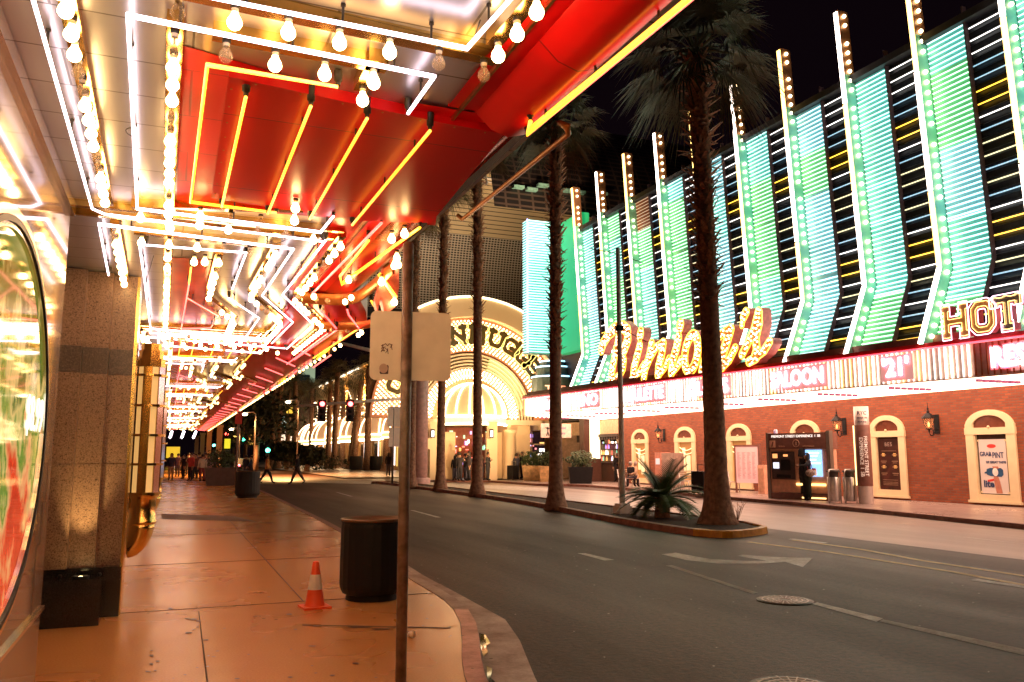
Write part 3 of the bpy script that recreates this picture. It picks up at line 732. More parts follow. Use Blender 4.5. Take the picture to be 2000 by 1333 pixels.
gpart(MB().box(-.419, -.39, 9.52, 10.0, 0, 3.49).build('side_trim', BRASS))
gpart(MB().box(-1.115, -.40, 9.45, 9.9, 0, .50).box(-1.12, -.405, 9.36, 9.46, .36, .50).build('column_base', BLKG))
up = empty('planter_uplight', (-.82, 9.15, 0), 0, 'black granite box with a glowing uplight at the foot of the stepped column', 'uplight')
MB().box(-.27, .27, -.13, .18, 0, .43).build('box', BLKG, up)
b = MB(); b.lathe((.08, .0, .43), [(.075, 0), (.08, .02), (.06, .025), (.058, .012)], 16, 0); b.build('lamp_ring', BLKM, up)
b = MB(); b.lathe((.08, .0, .43), [(.0001, .016), (.055, .012)], 12, 0); b.build('lamp', emi('uplight_lamp', (1, .72, .3), 30), up)
for sx in (-.1, .24):
    b = MB(); b.ball((sx, .02, .455), .02, 8, 5); b.build('bolt', BLKM, up)
sp = bpy.data.lights.new('uplight_beam', 'SPOT'); sp.energy = 90; sp.color = (1, .68, .28); sp.spot_size = R(46); sp.spot_blend = .9; sp.shadow_soft_size = .03
so = bpy.data.objects.new('uplight_beam', sp); col.objects.link(so); so.location = (-.76, 9.13, .47); so.rotation_euler = (R(180 - 17), 0, 0)
# oval backlit sign on the wall
ov = empty('oval_sign', (-.80, 4.85, 1.74), 0, 'large oval backlit food sign in a black and gold frame on the left wall', 'sign')
def oval(a, c, x, n=64): return [Vector((x, a * math.cos(2 * math.pi * k / n), c * math.sin(2 * math.pi * k / n))) for k in range(n)]
def ring_m(a0, c0, a1, c1, x0, x1, m, name):
    A, B_, C_, D = oval(a0, c0, x0), oval(a0, c0, x1), oval(a1, c1, x1), oval(a1, c1, x0); n = 64; b = MB()
    b.add(A + B_ + C_ + D, [f for k in range(n) for f in ((k, (k + 1) % n, n + (k + 1) % n, n + k), (n + k, n + (k + 1) % n, 2 * n + (k + 1) % n, 2 * n + k), (2 * n + k, 2 * n + (k + 1) % n, 3 * n + (k + 1) % n, 3 * n + k))], 0, False)
    return b.build(name, m, ov)
ring_m(1.45, 1.10, 1.40, 1.05, .0, .025, GOLD, 'gold_frame'); ring_m(1.398, 1.048, 1.365, 1.015, .0, .035, BLKM, 'black_rim'); ring_m(1.363, 1.013, 1.34, .99, .0, .025, CHRO, 'inner_trim')
m, nt, bb = _bs('oval_picture'); tc = nt.nodes.new('ShaderNodeTexCoord'); sx = nt.nodes.new('ShaderNodeSeparateXYZ'); nt.links.new(tc.outputs['Object'], sx.inputs[0])
nz = nt.nodes.new('ShaderNodeTexNoise'); nz.inputs['Scale'].default_value = 3.2; nz.inputs['Detail'].default_value = 5; nt.links.new(tc.outputs['Object'], nz.inputs[0])
ma = nt.nodes.new('ShaderNodeMath'); ma.operation = 'MULTIPLY_ADD'; ma.inputs[1].default_value = .9; nt.links.new(nz.outputs[0], ma.inputs[0])
mm = nt.nodes.new('ShaderNodeMapRange'); mm.inputs[1].default_value = -1.4; mm.inputs[2].default_value = 1.4; nt.links.new(sx.outputs[2], mm.inputs[0]); nt.links.new(mm.outputs[0], ma.inputs[2])
sb = nt.nodes.new('ShaderNodeMath'); sb.operation = 'SUBTRACT'; sb.inputs[1].default_value = .45; nt.links.new(ma.outputs[0], sb.inputs[0])
cr = nt.nodes.new('ShaderNodeValToRGB'); nt.links.new(sb.outputs[0], cr.inputs[0])
els = [(.0, (.75, .70, .55)), (.12, (.35, .03, .01)), (.3, (.72, .06, .02)), (.42, (.8, .5, .2)), (.5, (.12, .3, .03)), (.6, (.7, .6, .22)), (.72, (.05, .16, .02)), (1, (.14, .2, .03))]
cr.color_ramp.elements[0].color = (*els[0][1], 1); cr.color_ramp.elements[1].position = 1; cr.color_ramp.elements[1].color = (*els[-1][1], 1)
for p, c in els[1:-1]: e = cr.color_ramp.elements.new(p); e.color = (*c, 1)
nt.links.new(cr.outputs[0], bb.inputs['Base Color']); nt.links.new(cr.outputs[0], bb.inputs['Emission Color']); bb.inputs['Emission Strength'].default_value = .55; bb.inputs['Roughness'].default_value = .05; bb.inputs['Coat Weight'].default_value = .0
b = MB(); b.poly([tuple(p) for p in oval(1.345, .995, .012)]); b.build('picture', m, ov)
FXp = Matrix(((0, 0, 1), (1, 0, 0), (0, 1, 0))).to_4x4()
text('$8.99', .30, FXp, Vector((.016, .98, .10)), emi('price_white', (1, .95, .9), 1.0), 'price', ov, .002)
b = MB(); b.tube([(.03, p.y, p.z) for p in oval(1.375, 1.03, 0)[6:20]], .004, 5); b.build('wire', REDG, ov)
# brass lantern on the wall past the column
ln = empty('brass_lantern', (-.27, 10.55, 0), 0, 'tall brass cage wall lantern with glowing frosted panels beyond the stepped column', 'lantern')
RL = .17
b = MB(); b.lathe((0, 0, 0), [(RL - .02, 1.17), (RL - .02, 2.62)], 24, 0); b.build('glass_cylinder', emi('lantern_glass', (1, .55, .16), .5, (.6, .5, .35)), ln)
for k, z in enumerate([1.17, 1.50, 1.83, 2.17, 2.52]):
    b = MB(); b.lathe((0, 0, z), [(RL - .02, -.014), (RL + .03, -.014), (RL + .03, .014), (RL - .02, .014)], 28, 0, False); b.build('ring', BRASS, ln)
for k in range(6):
    a = k * math.pi / 3 + .4; b = MB(); b.box(RL - .022, RL - .002, -.048, .048, 1.16, 2.62, 0, Matrix.Rotation(a, 4, 'Z')); b.build('cage_bar', CHRO if k % 2 else BRASS, ln)
b = MB(); b.lathe((0, 0, 0), [(.17, 1.17), (.175, 1.15), (.155, 1.12), (.145, 1.10), (.145, .87), (.16, .855), (.16, .835), (.145, .82)], 28); b.build('lower_collar', BRASS, ln)
b = MB(); b.tube([(-.145 + .145 * math.cos(t), 0, .83 - .27 * math.sin(t)) for t in [k * math.pi / 2 / 8 for k in range(9)]], [.145 - .004 * k for k in range(9)], 24); b.build('elbow', BRASS, ln)
b = MB(); b.lathe((0, 0, 0), [(.16, 2.62), (.16, 2.72), (.135, 2.72), (.135, 2.82), (.11, 2.82), (.11, 2.90), (.0001, 2.91)], 8, 0, False); b.build('crown_cap', BRASS, ln)
MB().box(-.18, -.08, -.05, .05, 1.0, 2.7).box(-.63, -.1, -.03, .03, 2.3, 2.36).box(-.63, -.1, -.03, .03, 1.2, 1.26).build('bracket', BRASSD, ln)
ln2 = copy_tree(ln); ln2.location = (-.27, 17.5, 0); ln2['label'] = 'second brass cage lantern farther down the wall, behind the tall nearest one'
ln['group'] = ln2['group'] = 'brass lanterns on the left wall'

# ================================================================== RIGHT: CASINO WITH THE STRIPED SIGN FACADE
XW = 24.6
cb = empty('striped_casino', (24.6, 26, 0), 0, 'brick-fronted casino under a tall turquoise and black neon-striped sign facade', 'building')
OB = Vector((24.6, 26, 0))
def bpart(o, parent=None, label=None):
    o.parent = parent or cb
    if parent is None: o.location = o.location - OB
    if label: o['label'] = label
    return o
# window openings (left jamb, right jamb in the photo) -> centre y and width, brick wall with holes built from piers
WIN = []
for x0, x1 in [(1888, 1985), (1700, 1768), (1545, 1602), (1420, 1467), (1318, 1358), (1234, 1266)]:
    ya, yb = at(x0, 870, X=XW - .04).y, at(x1, 870, X=XW - .04).y
    WIN.append(((ya + yb) / 2, abs(ya - yb)))
WIN.insert(0, (14.6, 1.78))
b = MB(); ylo = 4.0
for yc, w in sorted(WIN):
    b.box(XW, XW + .4, ylo, yc - w / 2 + .12, -.1, 3.86); b.box(XW, XW + .4, yc - w / 2 + .12, yc + w / 2 - .12, 2.52, 3.86); b.box(XW, XW + .4, yc - w / 2 + .12, yc + w / 2 - .12, -.1, .14)
    ylo = yc + w / 2 - .12
b.box(XW, XW + .4, ylo, 43.2, -.1, 3.86)
bpart(b.build('brick_wall', BRICK))
bpart(MB().box(24.95, 44, 4, 52, 3.9, 16).box(25.0, 44, 4, 43.2, -.1, 3.88).build('rear_block', DARK))
WARMW = emi('warm_window', (1, .42, .10), .22, (.3, .15, .05)); GARL = emi('garland', (1, .66, .28), 1.3)
WG = mat('window_glass', (.05, .03, .02), .08, 0, .3, 2)
posters = {}
for i, (yc, w) in enumerate(WIN):
    b = MB(); fw = w * .17; h1, hs = 2.42, .13
    b.box(-.07, .06, -w / 2, -w / 2 + fw, hs, 2.62); b.box(-.07, .06, w / 2 - fw, w / 2, hs, 2.62)
    b.box(-.085, .06, -w / 2 - .02, w / 2 + .02, 2.28, 2.50); b.box(-.06, .06, -w / 2 + fw, w / 2 - fw, hs, hs + .22)
    b.box(-.10, .06, -w / 2 - .05, w / 2 + .05, hs - .06, hs + .02)
    for s in (-1, 1): b.box(-.05, .05, s * (w / 2 - fw) - .03 if s > 0 else -(w / 2 - fw) - .03, s * (w / 2 - fw) + .03 if s > 0 else -(w / 2 - fw) + .03, hs + .2, 2.28)
    # arched head
    N_ = 16; A = []; Bq = []
    for k in range(N_ + 1):
        a = math.pi * k / N_; A.append((w / 2 * math.cos(a), 2.50 + .58 * math.sin(a))); Bq.append(((w / 2 - fw * .85) * math.cos(a), 2.50 + .40 * math.sin(a)))
    for k in range(N_):
        for (p0, p1, p2, p3, x) in ((A[k], A[k + 1], Bq[k + 1], Bq[k], -.08),):
            b.add([(x, *p0), (x, *p1), (x, *p2), (x, *p3), (.02, *p0), (.02, *p1), (.02, *p2), (.02, *p3)], [(0, 1, 2, 3), (0, 1, 5, 4), (3, 2, 6, 7)])
    b.ball((-.09, 0, 2.52), .045, 8, 5)
    wn = bpart(b.build('window', CREAM)); wn.location = Vector((XW, yc, 0)) - OB
    b = MB(); b.poly([(-.02, y, z) for y, z in Bq]); b.build('fanlight', mat('fanlight_mat', (.14, .045, .025), .2), wn)
    b = MB(); b.box(.06, .10, -w / 2 + fw, w / 2 - fw, hs + .2, 2.29); b.build('pane', WARMW if i > 3 else WG, wn)
    if i > 3 or i == 4:
        g = MB()
        for zz, sg in ((2.02, .16), (1.78, .12)):
            g.tube([(.03, (t / 8 - .5) * (w - 2 * fw) * .95, zz - sg * (1 - (t / 4 - 1) ** 2)) for t in range(9)], .022, 5)
        g.build('garland_light', GARL, wn)
        g = MB(); g.box(.04, .055, -w * .18, w * .02, .55, 1.6).box(.04, .055, w * .06, w * .2, .8, 2.0); g.build('window_display', emi('display_yellow', (1, .62, .08), .55), wn)
# posters in the two nearest windows
py_, pw = WIN[1]; pm = empty('beer_poster', (XW + .02, py_, 1.2), 0, 'white beer poster reading GRAB A PINT in the nearest arched window', 'poster')
PQ = Vector((XW + .02, py_, 1.2)); hw = pw / 2 - pw * .17 - .1
LIT = .0
b = MB(); b.box(-.012, .0, -hw, hw, -.82, .92); b.build('paper', mat('poster_paper', (.72, .66, .62), .35, 0, .04, 2), pm)
b = MB(); b.prism([(-.013, .16 * math.cos(a) + .02, .70 + .065 * math.sin(a)) for a in [k * math.pi / 12 for k in range(24)]], (-.003, 0, 0)); b.build('red_badge', RINK, pm)
INK = mat('poster_navy', (.03, .06, .16), .4); INKG = mat('poster_blue', (.03, .10, .22), .3)
for s, sz, y, z, sx_ in [('GRAB', .20, .25, .44, .8), ('A', .13, .07, .44, .8), ('PINT', .26, -.19, .40, .72), ('OF GREAT TASTE', .10, -.10, .18, .9)]:
    text(s, sz, FX, Vector((-.018, y, z)), INK, 'lettering', pm, .002, .004, sx=sx_)
b = MB(); Mx = Matrix.Rotation(R(-8), 4, 'X')
b.prism([Vector((-.016, y, z)) for y, z in [(.33, -.14), (.26, -.12), (.24, -.04), (.12, .0), (-.26, .0), (-.33, -.06), (-.33, -.22), (-.26, -.28), (.12, -.26), (.24, -.22), (.26, -.18), (.33, -.18)]], (-.004, 0, 0)); b.build('bottle_print', INKG, pm)
b = MB(); b.prism([(-.022, -.06 + .10 * math.cos(a), -.13 + .13 * math.sin(a)) for a in [k * math.pi / 10 for k in range(20)]], (-.002, 0, 0)); b.build('bottle_label_print', WINK, pm)
b = MB(); b.prism([Vector((-.016, y, z)) for y, z in [(.02, -.26), (-.14, -.27), (-.2, -.45), (-.26, -.8), (-.05, -.8), (.0, -.5)]], (-.003, 0, 0)); b.prism([Vector((-.02, y, z)) for y, z in [(.04, .05), (-.16, .05), (-.2, -.02), (.0, -.02)]], (-.003, 0, 0)); b.build('hand_print', mat('poster_skin', (.5, .2, .13), .5), pm)
text('lite', .30, FX, Vector((-.020, .20, -.52)), INK, 'lettering', pm, .002, .01); b = MB(); b.box(-.018, -.014, .06, .32, -.40, -.33, 0, Matrix.Rotation(R(-12), 4, 'X')); b.build('red_stripe', RINK, pm)
for sy in (-1, 1):
    for zz in (.88, -.78):
        b = MB(); b.box(-.02, -.012, sy * hw - .03, sy * hw + .03, zz - .03, zz + .03); b.build('corner_clip', CREAM, pm)
py_, pw = WIN[2]; p2 = empty('menu_poster', (XW + .02, py_, 1.2), 0, 'dark red menu poster in the arched window behind the round transit pylon', 'poster'); hw = pw / 2 - pw * .17 - .04
MB().box(-.012, 0, -hw, hw, -.92, 1.02).build('paper', mat('poster_dark', (.07, .02, .015), .3, 0, .5, 3, c2=(.02, .008, .006)), p2)
b = MB(); random.seed(5)
for sy in (.26, -.26):
    for z in (.42, -.02): b.box(-.015, -.013, sy - .12, sy + .12, z - .02, z + .02, 0); b.box(-.015, -.013, sy - .06, sy + .06, z - .05, z + .06, 1); b.box(-.015, -.013, sy - .14, sy + .14, z - .24, z - .22, 0); b.box(-.015, -.013, sy - .1, sy + .1, z - .3, z - .285, 0)
for z in (-.5, -.58, -.63, -.68, .56): b.box(-.015, -.013, -.34, .34, z, z + .012, 0)
b.build('printed_lines', [mat('poster_tan', (.35, .22, .13), .5), mat('poster_yellow', (.9, .6, .2), .5)], p2)
for s in (-1, 0, 1): text('BEST'[s + 1], .2, FX, Vector((-.016, -s * .12, .8)), mat('poster_pale', (.4, .3, .25), .5), 'lettering', p2, .001)
# tall sign facade: blades, striped panels, louvre panels
ZT, ZK, ZBT = 15.1, 7.45, 4.95
def prof(z, o=0):      # x of blade tip at height z
    if z >= ZK: return 22.0 - .6 * (z - ZK) / (17.6 - ZK) + o
    return 22.0 - 1.02 * (ZK - z) / (ZK - ZBT) + o
BW = .46
bl_y = [18.35 + 3.05 * k for k in range(-2, 9)]
rng = random.Random(11)
CYP = mat('panel_turquoise', (.24, .72, .64), .45, 0, .12, 1.2); GRP = mat('panel_green', (.22, .70, .34), .45, 0, .12, 1.2); BLP = mat('panel_blue', (.32, .68, .72), .45, 0, .1, 1); RUP = mat('panel_rust', (.4, .10, .03), .5)
for k, y in enumerate(bl_y):
    tip = ZT + 2.4
    fin = MB(); zz = [ZBT, ZK, ZT, tip]
    for a, c in zip(zz[:-1], zz[1:]):
        xa, xc = prof(a), prof(c); d = .72 if c <= ZT + .01 else .60
        fin.add([(xa, y - .07, a), (xa + BW, y - .07, a), (xa, y + .07, a), (xa + BW, y + .07, a), (xc, y - .07, c), (xc + BW, y - .07, c), (xc, y + .07, c), (xc + BW, y + .07, c)],
                [(0, 1, 5, 4), (2, 3, 7, 6), (0, 2, 6, 4), (1, 3, 7, 5), (0, 1, 3, 2), (4, 5, 7, 6)], 0 if a < ZT else 1)
    fo = bpart(fin.build('sign_blade', [mat('blade_green', (.30, .62, .36), .4, 0, .25, .6, c2=(.16, .55, .50)), mat('blade_bronze', (.34, .15, .07), .4, .2)]))
    e = MB(); warm = k % 2
    cuts = [ZBT, ZK, 9.5 + rng.random() * 2, ZT - 1.5 + rng.random(), tip - .05]
    for q, (a, c) in enumerate(zip(cuts[:-1], cuts[1:])):
        mi = (q + k) % 2 if q else 0
        for dy in (-.045, .045): e.tube([(prof(a) - .05, y + dy, a + .03), (prof(c) - .05, y + dy, c - .03)], .042, 5, mi)
    eo = e.build('edge_neon', [NEONX, NEONY]); eo.parent = fo; eo.location = (0, 0, 0)
    g = MB(); z = ZBT + .25; j = 0; single = k in (2, 3, 4)
    while z < tip - .1:
        j += 1
        if j % 7 != 6:
            q = Vector((prof(z) + .22, y - .12, z))
            if single:
                if k == 2 and j == 1: BB = MB().ball((0, 0, 0), .068, 8, 5).build('blade_bulb', BULBS)
                o_ = BB if (k == 2 and j == 1) else BB.copy()
                if o_ is not BB: col.objects.link(o_)
                o_.parent = fo; o_.location = q
            else: g.ball(q, .068, 7, 4, 0)
        z += .345
    if g.v: go = g.build('blade_bulbs', BULBS); go.parent = fo; go['kind'] = 'stuff'
    # striped panel y-.07 .. y-1.6 , louvre panel y-1.6 .. y-2.98
    def wall_strip(mb, ya, yb, o, z0, z1, mi=0):
        cs = [z0] + ([ZK] if z0 < ZK < z1 else []) + [z1]
        for a, c in zip(cs[:-1], cs[1:]): mb.add([(prof(a, o), ya, a), (prof(a, o), yb, a), (prof(c, o), yb, c), (prof(c, o), ya, c)], [(0, 1, 2, 3)], mi)
    ya, yb = y - .09, y - 1.50; pn = MB(); nodes = sorted([ZBT, ZT] + [ZBT + 1.4 + rng.random() * 1.2, 8.3 + rng.random() * 1.4, 10.8 + rng.random(), 12.9 + rng.random()])
    cols_ = [rng.choice((0, 1, 0, 2)) for _ in nodes]
    if k in (2, 4, 7): cols_[3] = 1
    pt = MB(); ruz = None
    for q, (a, c) in enumerate(zip(nodes[:-1], nodes[1:])):
        mi = cols_[q] if not (k == 8 and q == 4) else 3
        wall_strip(pn, ya, yb, .46, a, c, mi)
        z = a + .06
        while z < c - .02:
            x = prof(z, .42)
            pt.tube([(x, ya - .03, z), (x, yb + .03, z)], .026, 3, [0, 1, 2, 3][mi], False); z += .165
    po = bpart(pn.build('neon_panel', [CYP, GRP, BLP, RUP]))
    to = pt.build('fine_neon_lines', [NEONC, NEONG, NEONB, emi('neon_rust', (.8, .5, .3), .5)]); to.parent = po
    bpart(MB().add([(prof(z_, o_), y_, z_) for z_ in (ZBT, ZK, ZT + .25) for o_ in (.34, .52) for y_ in (yb - .04, yb)], [f_ for i_ in (0, 4) for f_ in ((i_, i_ + 1, i_ + 5, i_ + 4), (i_, i_ + 2, i_ + 6, i_ + 4), (i_ + 1, i_ + 3, i_ + 7, i_ + 5), (i_ + 2, i_ + 3, i_ + 7, i_ + 6))]).build('divider', mat('divider_mat', (.10, .06, .07), .5)))
    lv = MB(); wall_strip(lv, y - 1.54, y - 2.98, .54, ZBT, ZT)
    z = ZBT + .1
    while z < ZT:
        x = prof(z, .54); lv.add([(x, y - 1.54, z), (x, y - 2.98, z), (x - .07, y - 2.98, z - .05), (x - .07, y - 1.54, z - .05)], [(0, 1, 2, 3)]); z += .21
    lo = bpart(lv.build('louvre_panel', mat('louvre_black', (.045, .05, .06), .35)))
    ls = MB(); z = ZT - .12; j = 0; seq = [0, 0, 0, 0, 2, 2, 1, 1, 0, 2, 3, 3, 2, 3, 2, 0, 1, 1, 0, 3, 2, 0, 2, 1, 1, 0]
    while z > ZBT + .1:
        x = prof(z, .42); mi = seq[(j) % len(seq)]
        ls.tube([(x, y - 1.62, z), (x, y - 2.92, z)], .022, 4, mi, False); z -= .405; j += 1
    so_ = ls.build('neon_lines', [NEONI, NEONA, emi('neon_dimblue', (.35, .75, 1), .8), emi('neon_dimyel', (1, .9, .5), 1.2)]); so_.parent = lo
bpart(MB().box(21.75, 25, 4, 43.2, ZT - .3, ZT - .05).box(22.62, 25, 4, 43.2, 3.9, ZT - .3).build('facade_back', DARK))
# corner tower of turquoise neon lines
ct = MB(); p0, p1 = at(1023, 428, Y=46), at(1105, 690, Y=46); zt, zb = p0.z, 7.8
p0 = at(1031, 428, Y=46); ct.box(p0.x, 22.6, 46, 46.8, zb, zt)
co = bpart(ct.build('corner_tower', [CYP, GRP])); b = MB(); z = zb + .1; j = 0
while z < zt:
    mi = 0 if (z - zb) % 4 < 2.2 else 1
    b.tube([(p0.x - .05, 46.75, z), (p0.x - .05, 45.93, z), (22.0, 45.93, z)], .02, 4, mi, False); z += .165
b.tube([(p0.x - .08, 45.9, zb), (p0.x - .08, 45.9, zt)], .05, 5, 2)
t_ = b.build('fine_neon_lines', [NEONC, NEONB, emi('neon_violet', (.45, .45, 1), 2.2)]); t_.parent = co
bpart(MB().box(22.05, 22.62, 43.0, 45.99, zb, zt - .1).build('green_return', emi('green_lit', (.02, .8, .25), .35, (.05, .5, .2))))  # material glows green in place of light from the facade
# marquee
def XF(y): return 21.35 - (max(12, min(45.5, y)) - 15) * .064
def ZF(y): return 3.80 + (y - 15) * .0045
MY = [5, 9, 12.6, 15, 18, 21, 24, 27, 30, 33, 36, 39, 42, 45.5]
mq = empty('marquee', (21, 30, 3.9), 0, 'long glowing marquee with red neon words projecting over the far pavement', 'marquee', None); MO = Vector((21, 30, 3.9))
def mpart(o, label=None, parent=None):
    o.parent = parent or mq
    if parent is None: o.location = o.location - MO
    if label: o['label'] = label
    return o
SOFL = emi('soffit_light', (1, .60, .42), 4.8)
b = MB(); c_ = MB(); d_ = MB(); e_ = MB()
for a, c in zip(MY[:-1], MY[1:]):
    b.add([(XF(a), a, ZF(a)), (XF(c), c, ZF(c)), (24.6, c, 3.80), (24.6, a, 3.80)], [(0, 1, 2, 3)])
    d_.add([(XF(a), a, ZF(a) + .02), (XF(c), c, ZF(c) + .02), (XF(c), c, ZF(c) + 1.0), (XF(a), a, ZF(a) + 1.0)], [(0, 1, 2, 3)])
    e_.add([(XF(a) - .12, a, ZF(a) + 1.0), (XF(c) - .12, c, ZF(c) + 1.0), (XF(c) - .12, c, ZF(c) + 1.16), (XF(a) - .12, a, ZF(a) + 1.16), (XF(a) + .2, a, ZF(a) + 1.0), (XF(c) + .2, c, ZF(c) + 1.0), (24, a, ZF(a) + 1.16), (24, c, ZF(c) + 1.16)], [(0, 1, 2, 3), (0, 1, 5, 4), (3, 2, 7, 6)])
    c_.add([(XF(a) + .25, a, ZF(a) + 1.16), (XF(c) + .25, c, ZF(c) + 1.16), (XF(c) + .25, c, ZF(c) + 1.42), (XF(a) + .25, a, ZF(a) + 1.42), (24, a, ZF(a) + 1.42), (24, c, ZF(c) + 1.42)], [(0, 1, 2, 3), (3, 2, 5, 4)])
mpart(b.build('soffit', SOFL)); mpart(d_.build('fascia_back', mat('fascia_back_mat', (.75, .5, .4), .5)))
mpart(e_.build('red_band', mat('red_band_mat', (.55, .02, .02), .35))); mpart(c_.build('brown_ledge', mat('ledge_brown', (.20, .075, .05), .6)))
mpart(MB().box(XF(45), 24, 45.4, 45.7, ZF(45) + .05, 5.2).build('end_cap', STUCW))
b = MB(); y = 9.0; rng = random.Random(4)
while y < 45.3:
    dark_ = 12.9 < y < 16.9
    if not dark_: b.tube([(XF(y) - .035, y, ZF(y) + .05), (XF(y) - .035, y, ZF(y) + .97)], .024, 4, rng.choice((0, 0, 1, 1, 2)), False)
    else: b.box(XF(y) - .03, XF(y) - .005, y - .02, y + .02, ZF(y) + .05, ZF(y) + .97, 3)
    y += .185
mpart(b.build('fascia_neon_ribs', [NEONX, NEONI, emi('neon_softyellow', (1, .72, .25), 4), RUP]))
b = MB()
for s_ in range(10):
    yy = 17.0 + s_ * 3.0
    for q in range(7):
        x = XF(yy) + .35 + q * .27; mpart(MB().box(x, x + .17, yy, yy + .08, 3.72, 3.80).build('soffit_bar', mat('purple_bar', (.20, .03, .14), .5)))
b = MB(); b.tube([(XF(y) - .14, y, ZF(y) + 1.0) for y in MY[1:]], .03, 5); mpart(b.build('red_neon_line', emi('neon_red', (1, .05, .10), 2.4)))
NR = emi('letter_red', (1, .10, .16), 1.6); NWH = emi('letter_white', (1, .95, .93), 3.0)
def word(s, xa, xb, hgt=.62, sx=1):
    xm = (xa + xb) / 2; P = (XF(26), 26, 4.3); Nn = Vector((1, .064, 0))
    c = at(xm, 768, P=P, N=Nn); w = (at(xa, 768, P=P, N=Nn) - at(xb, 768, P=P, N=Nn)).length; y = c.y
    rot = Matrix.Rotation(-math.atan(-.064), 4, 'Z')
    M = FX
    o = text(s, hgt * 1.25, M, Vector((0, 0, 0)), NWH, 'lettering', None, .02, .02)
    ww = max(v.co.y for v in o.data.vertices) - min(v.co.y for v in o.data.vertices)
    bo = text(s, hgt * 1.25, M, Vector((0, 0, 0)), NR, 'letter_outline', None, .015, .075)
    bp_ = MB().box(XF(y) - .10, XF(y) - .05, -w / 2 - .12, w / 2 + .12, -hgt / 2 - .08, hgt / 2 + .1).build('letter_glow_panel', emi('glow_pink', (1, .42, .38), .5, (.8, .6, .55)))  # added glowing panel imitates the pink glow behind the letters
    for ob, x in ((bp_, 0), (bo, XF(y) - .14), (o, XF(y) - .17)):
        ob.data.transform(Matrix.Diagonal((1, w / ww if ob is not bp_ else 1, 1, 1))); ob.location = Vector((x, y, ZF(y) + .5)); mpart(ob)
for s, a, c in [('CRAPS', 1058, 1098), ('KENO', 1120, 1174), ('ROULETTE', 1217, 1303), ('SLOTS', 1352, 1430), ('SALOON', 1508, 1618), ("'21'", 1732, 1786), ('RESTAURANT', 1930, 2260)]: word(s, a, c)
# ledge-top block lettering HOTEL
ht = empty('hotel_sign', (20.9, 16.2, 5.0), 0, 'gold block letters HOTEL outlined in pink neon at the right end of the ledge', 'sign'); HO = Vector((20.9, 16.2, 5.0))
MH = Matrix.Translation(Vector((20.85, 0, 0)) - HO) @ FX
def slab(ch, w, h, t):
    s = t * .5; x0, x1 = s, w - s
    L_ = {'H': [((x0, 0), (x0, h)), ((x1, 0), (x1, h)), ((x0, h / 2), (x1, h / 2)), ((x0 - s * 1.5, s * .8), (x0 + s * 1.5, s * .8)), ((x1 - s * 1.5, s * .8), (x1 + s * 1.5, s * .8)), ((x0 - s * 1.5, h - s * .8), (x0 + s * 1.5, h - s * .8)), ((x1 - s * 1.5, h - s * .8), (x1 + s * 1.5, h - s * .8))],
          'T': [((w / 2, 0), (w / 2, h)), ((0, h - s), (w, h - s)), ((x0 - s * .5, h * .68), (x0 - s * .5, h)), ((x1 + s * .5, h * .68), (x1 + s * .5, h)), ((w / 2 - s * 1.8, s * .8), (w / 2 + s * 1.8, s * .8))],
          'E': [((x0, 0), (x0, h)), ((0, s), (w, s)), ((0, h - s), (w, h - s)), ((x0, h / 2), (w * .7, h / 2)), ((w - s * .6, 0), (w - s * .6, h * .3)), ((w - s * .6, h), (w - s * .6, h * .7))],
          'L': [((x0, 0), (x0, h)), ((0, s), (w, s)), ((w - s * .6, 0), (w - s * .6, h * .35)), ((x0 - s, h - s * .7), (x0 + s * 2, h - s * .7))],
          'N': [((x0, 0), (x0, h)), ((x1, 0), (x1, h)), ((x0, h - s), (x1, s)), ((x0 - s * 1.5, s * .7), (x0 + s * 1.5, s * .7)), ((x1 - s * 1.5, h - s * .7), (x1 + s * 1.5, h - s * .7)), ((x0 - s * 1.5, h - s * .7), (x0 + s, h - s * .7))],
          'U': [((x0, h * .3), (x0, h)), ((x1, h * .3), (x1, h)), ((x0, h * .3), (x0 + s, s * 1.4)), ((x0 + s, s), (x1 - s, s)), ((x1 - s, s * 1.4), (x1, h * .3)), ((x0 - s * 1.5, h - s * .7), (x0 + s * 1.5, h - s * .7)), ((x1 - s * 1.5, h - s * .7), (x1 + s * 1.5, h - s * .7))],
          'O': [((x0, h * .25), (x0, h * .75)), ((x1, h * .25), (x1, h * .75)), ((w * .3, s), (w * .7, s)), ((w * .3, h - s), (w * .7, h - s)), ((x0, h * .25), (w * .3, s)), ((x1, h * .25), (w * .7, s)), ((x0, h * .75), (w * .3, h - s)), ((x1, h * .75), (w * .7, h - s))],
          'G': [((x0, h * .25), (x0, h * .75)), ((w * .3, s), (w * .7, s)), ((w * .3, h - s), (w * .7, h - s)), ((x0, h * .25), (w * .3, s)), ((x1, h * .1), (x1, h * .45)), ((x0, h * .75), (w * .3, h - s)), ((x1, h * .72), (w * .7, h - s)), ((x1 + s, h * .42), (w * .55, h * .42)), ((w - s * .4, h * .68), (w - s * .4, h))]}[ch]
    return [([a, c], s) for a, c in L_]
GOLDP = mat('letter_gold', (.62, .36, .14), .45, .1)
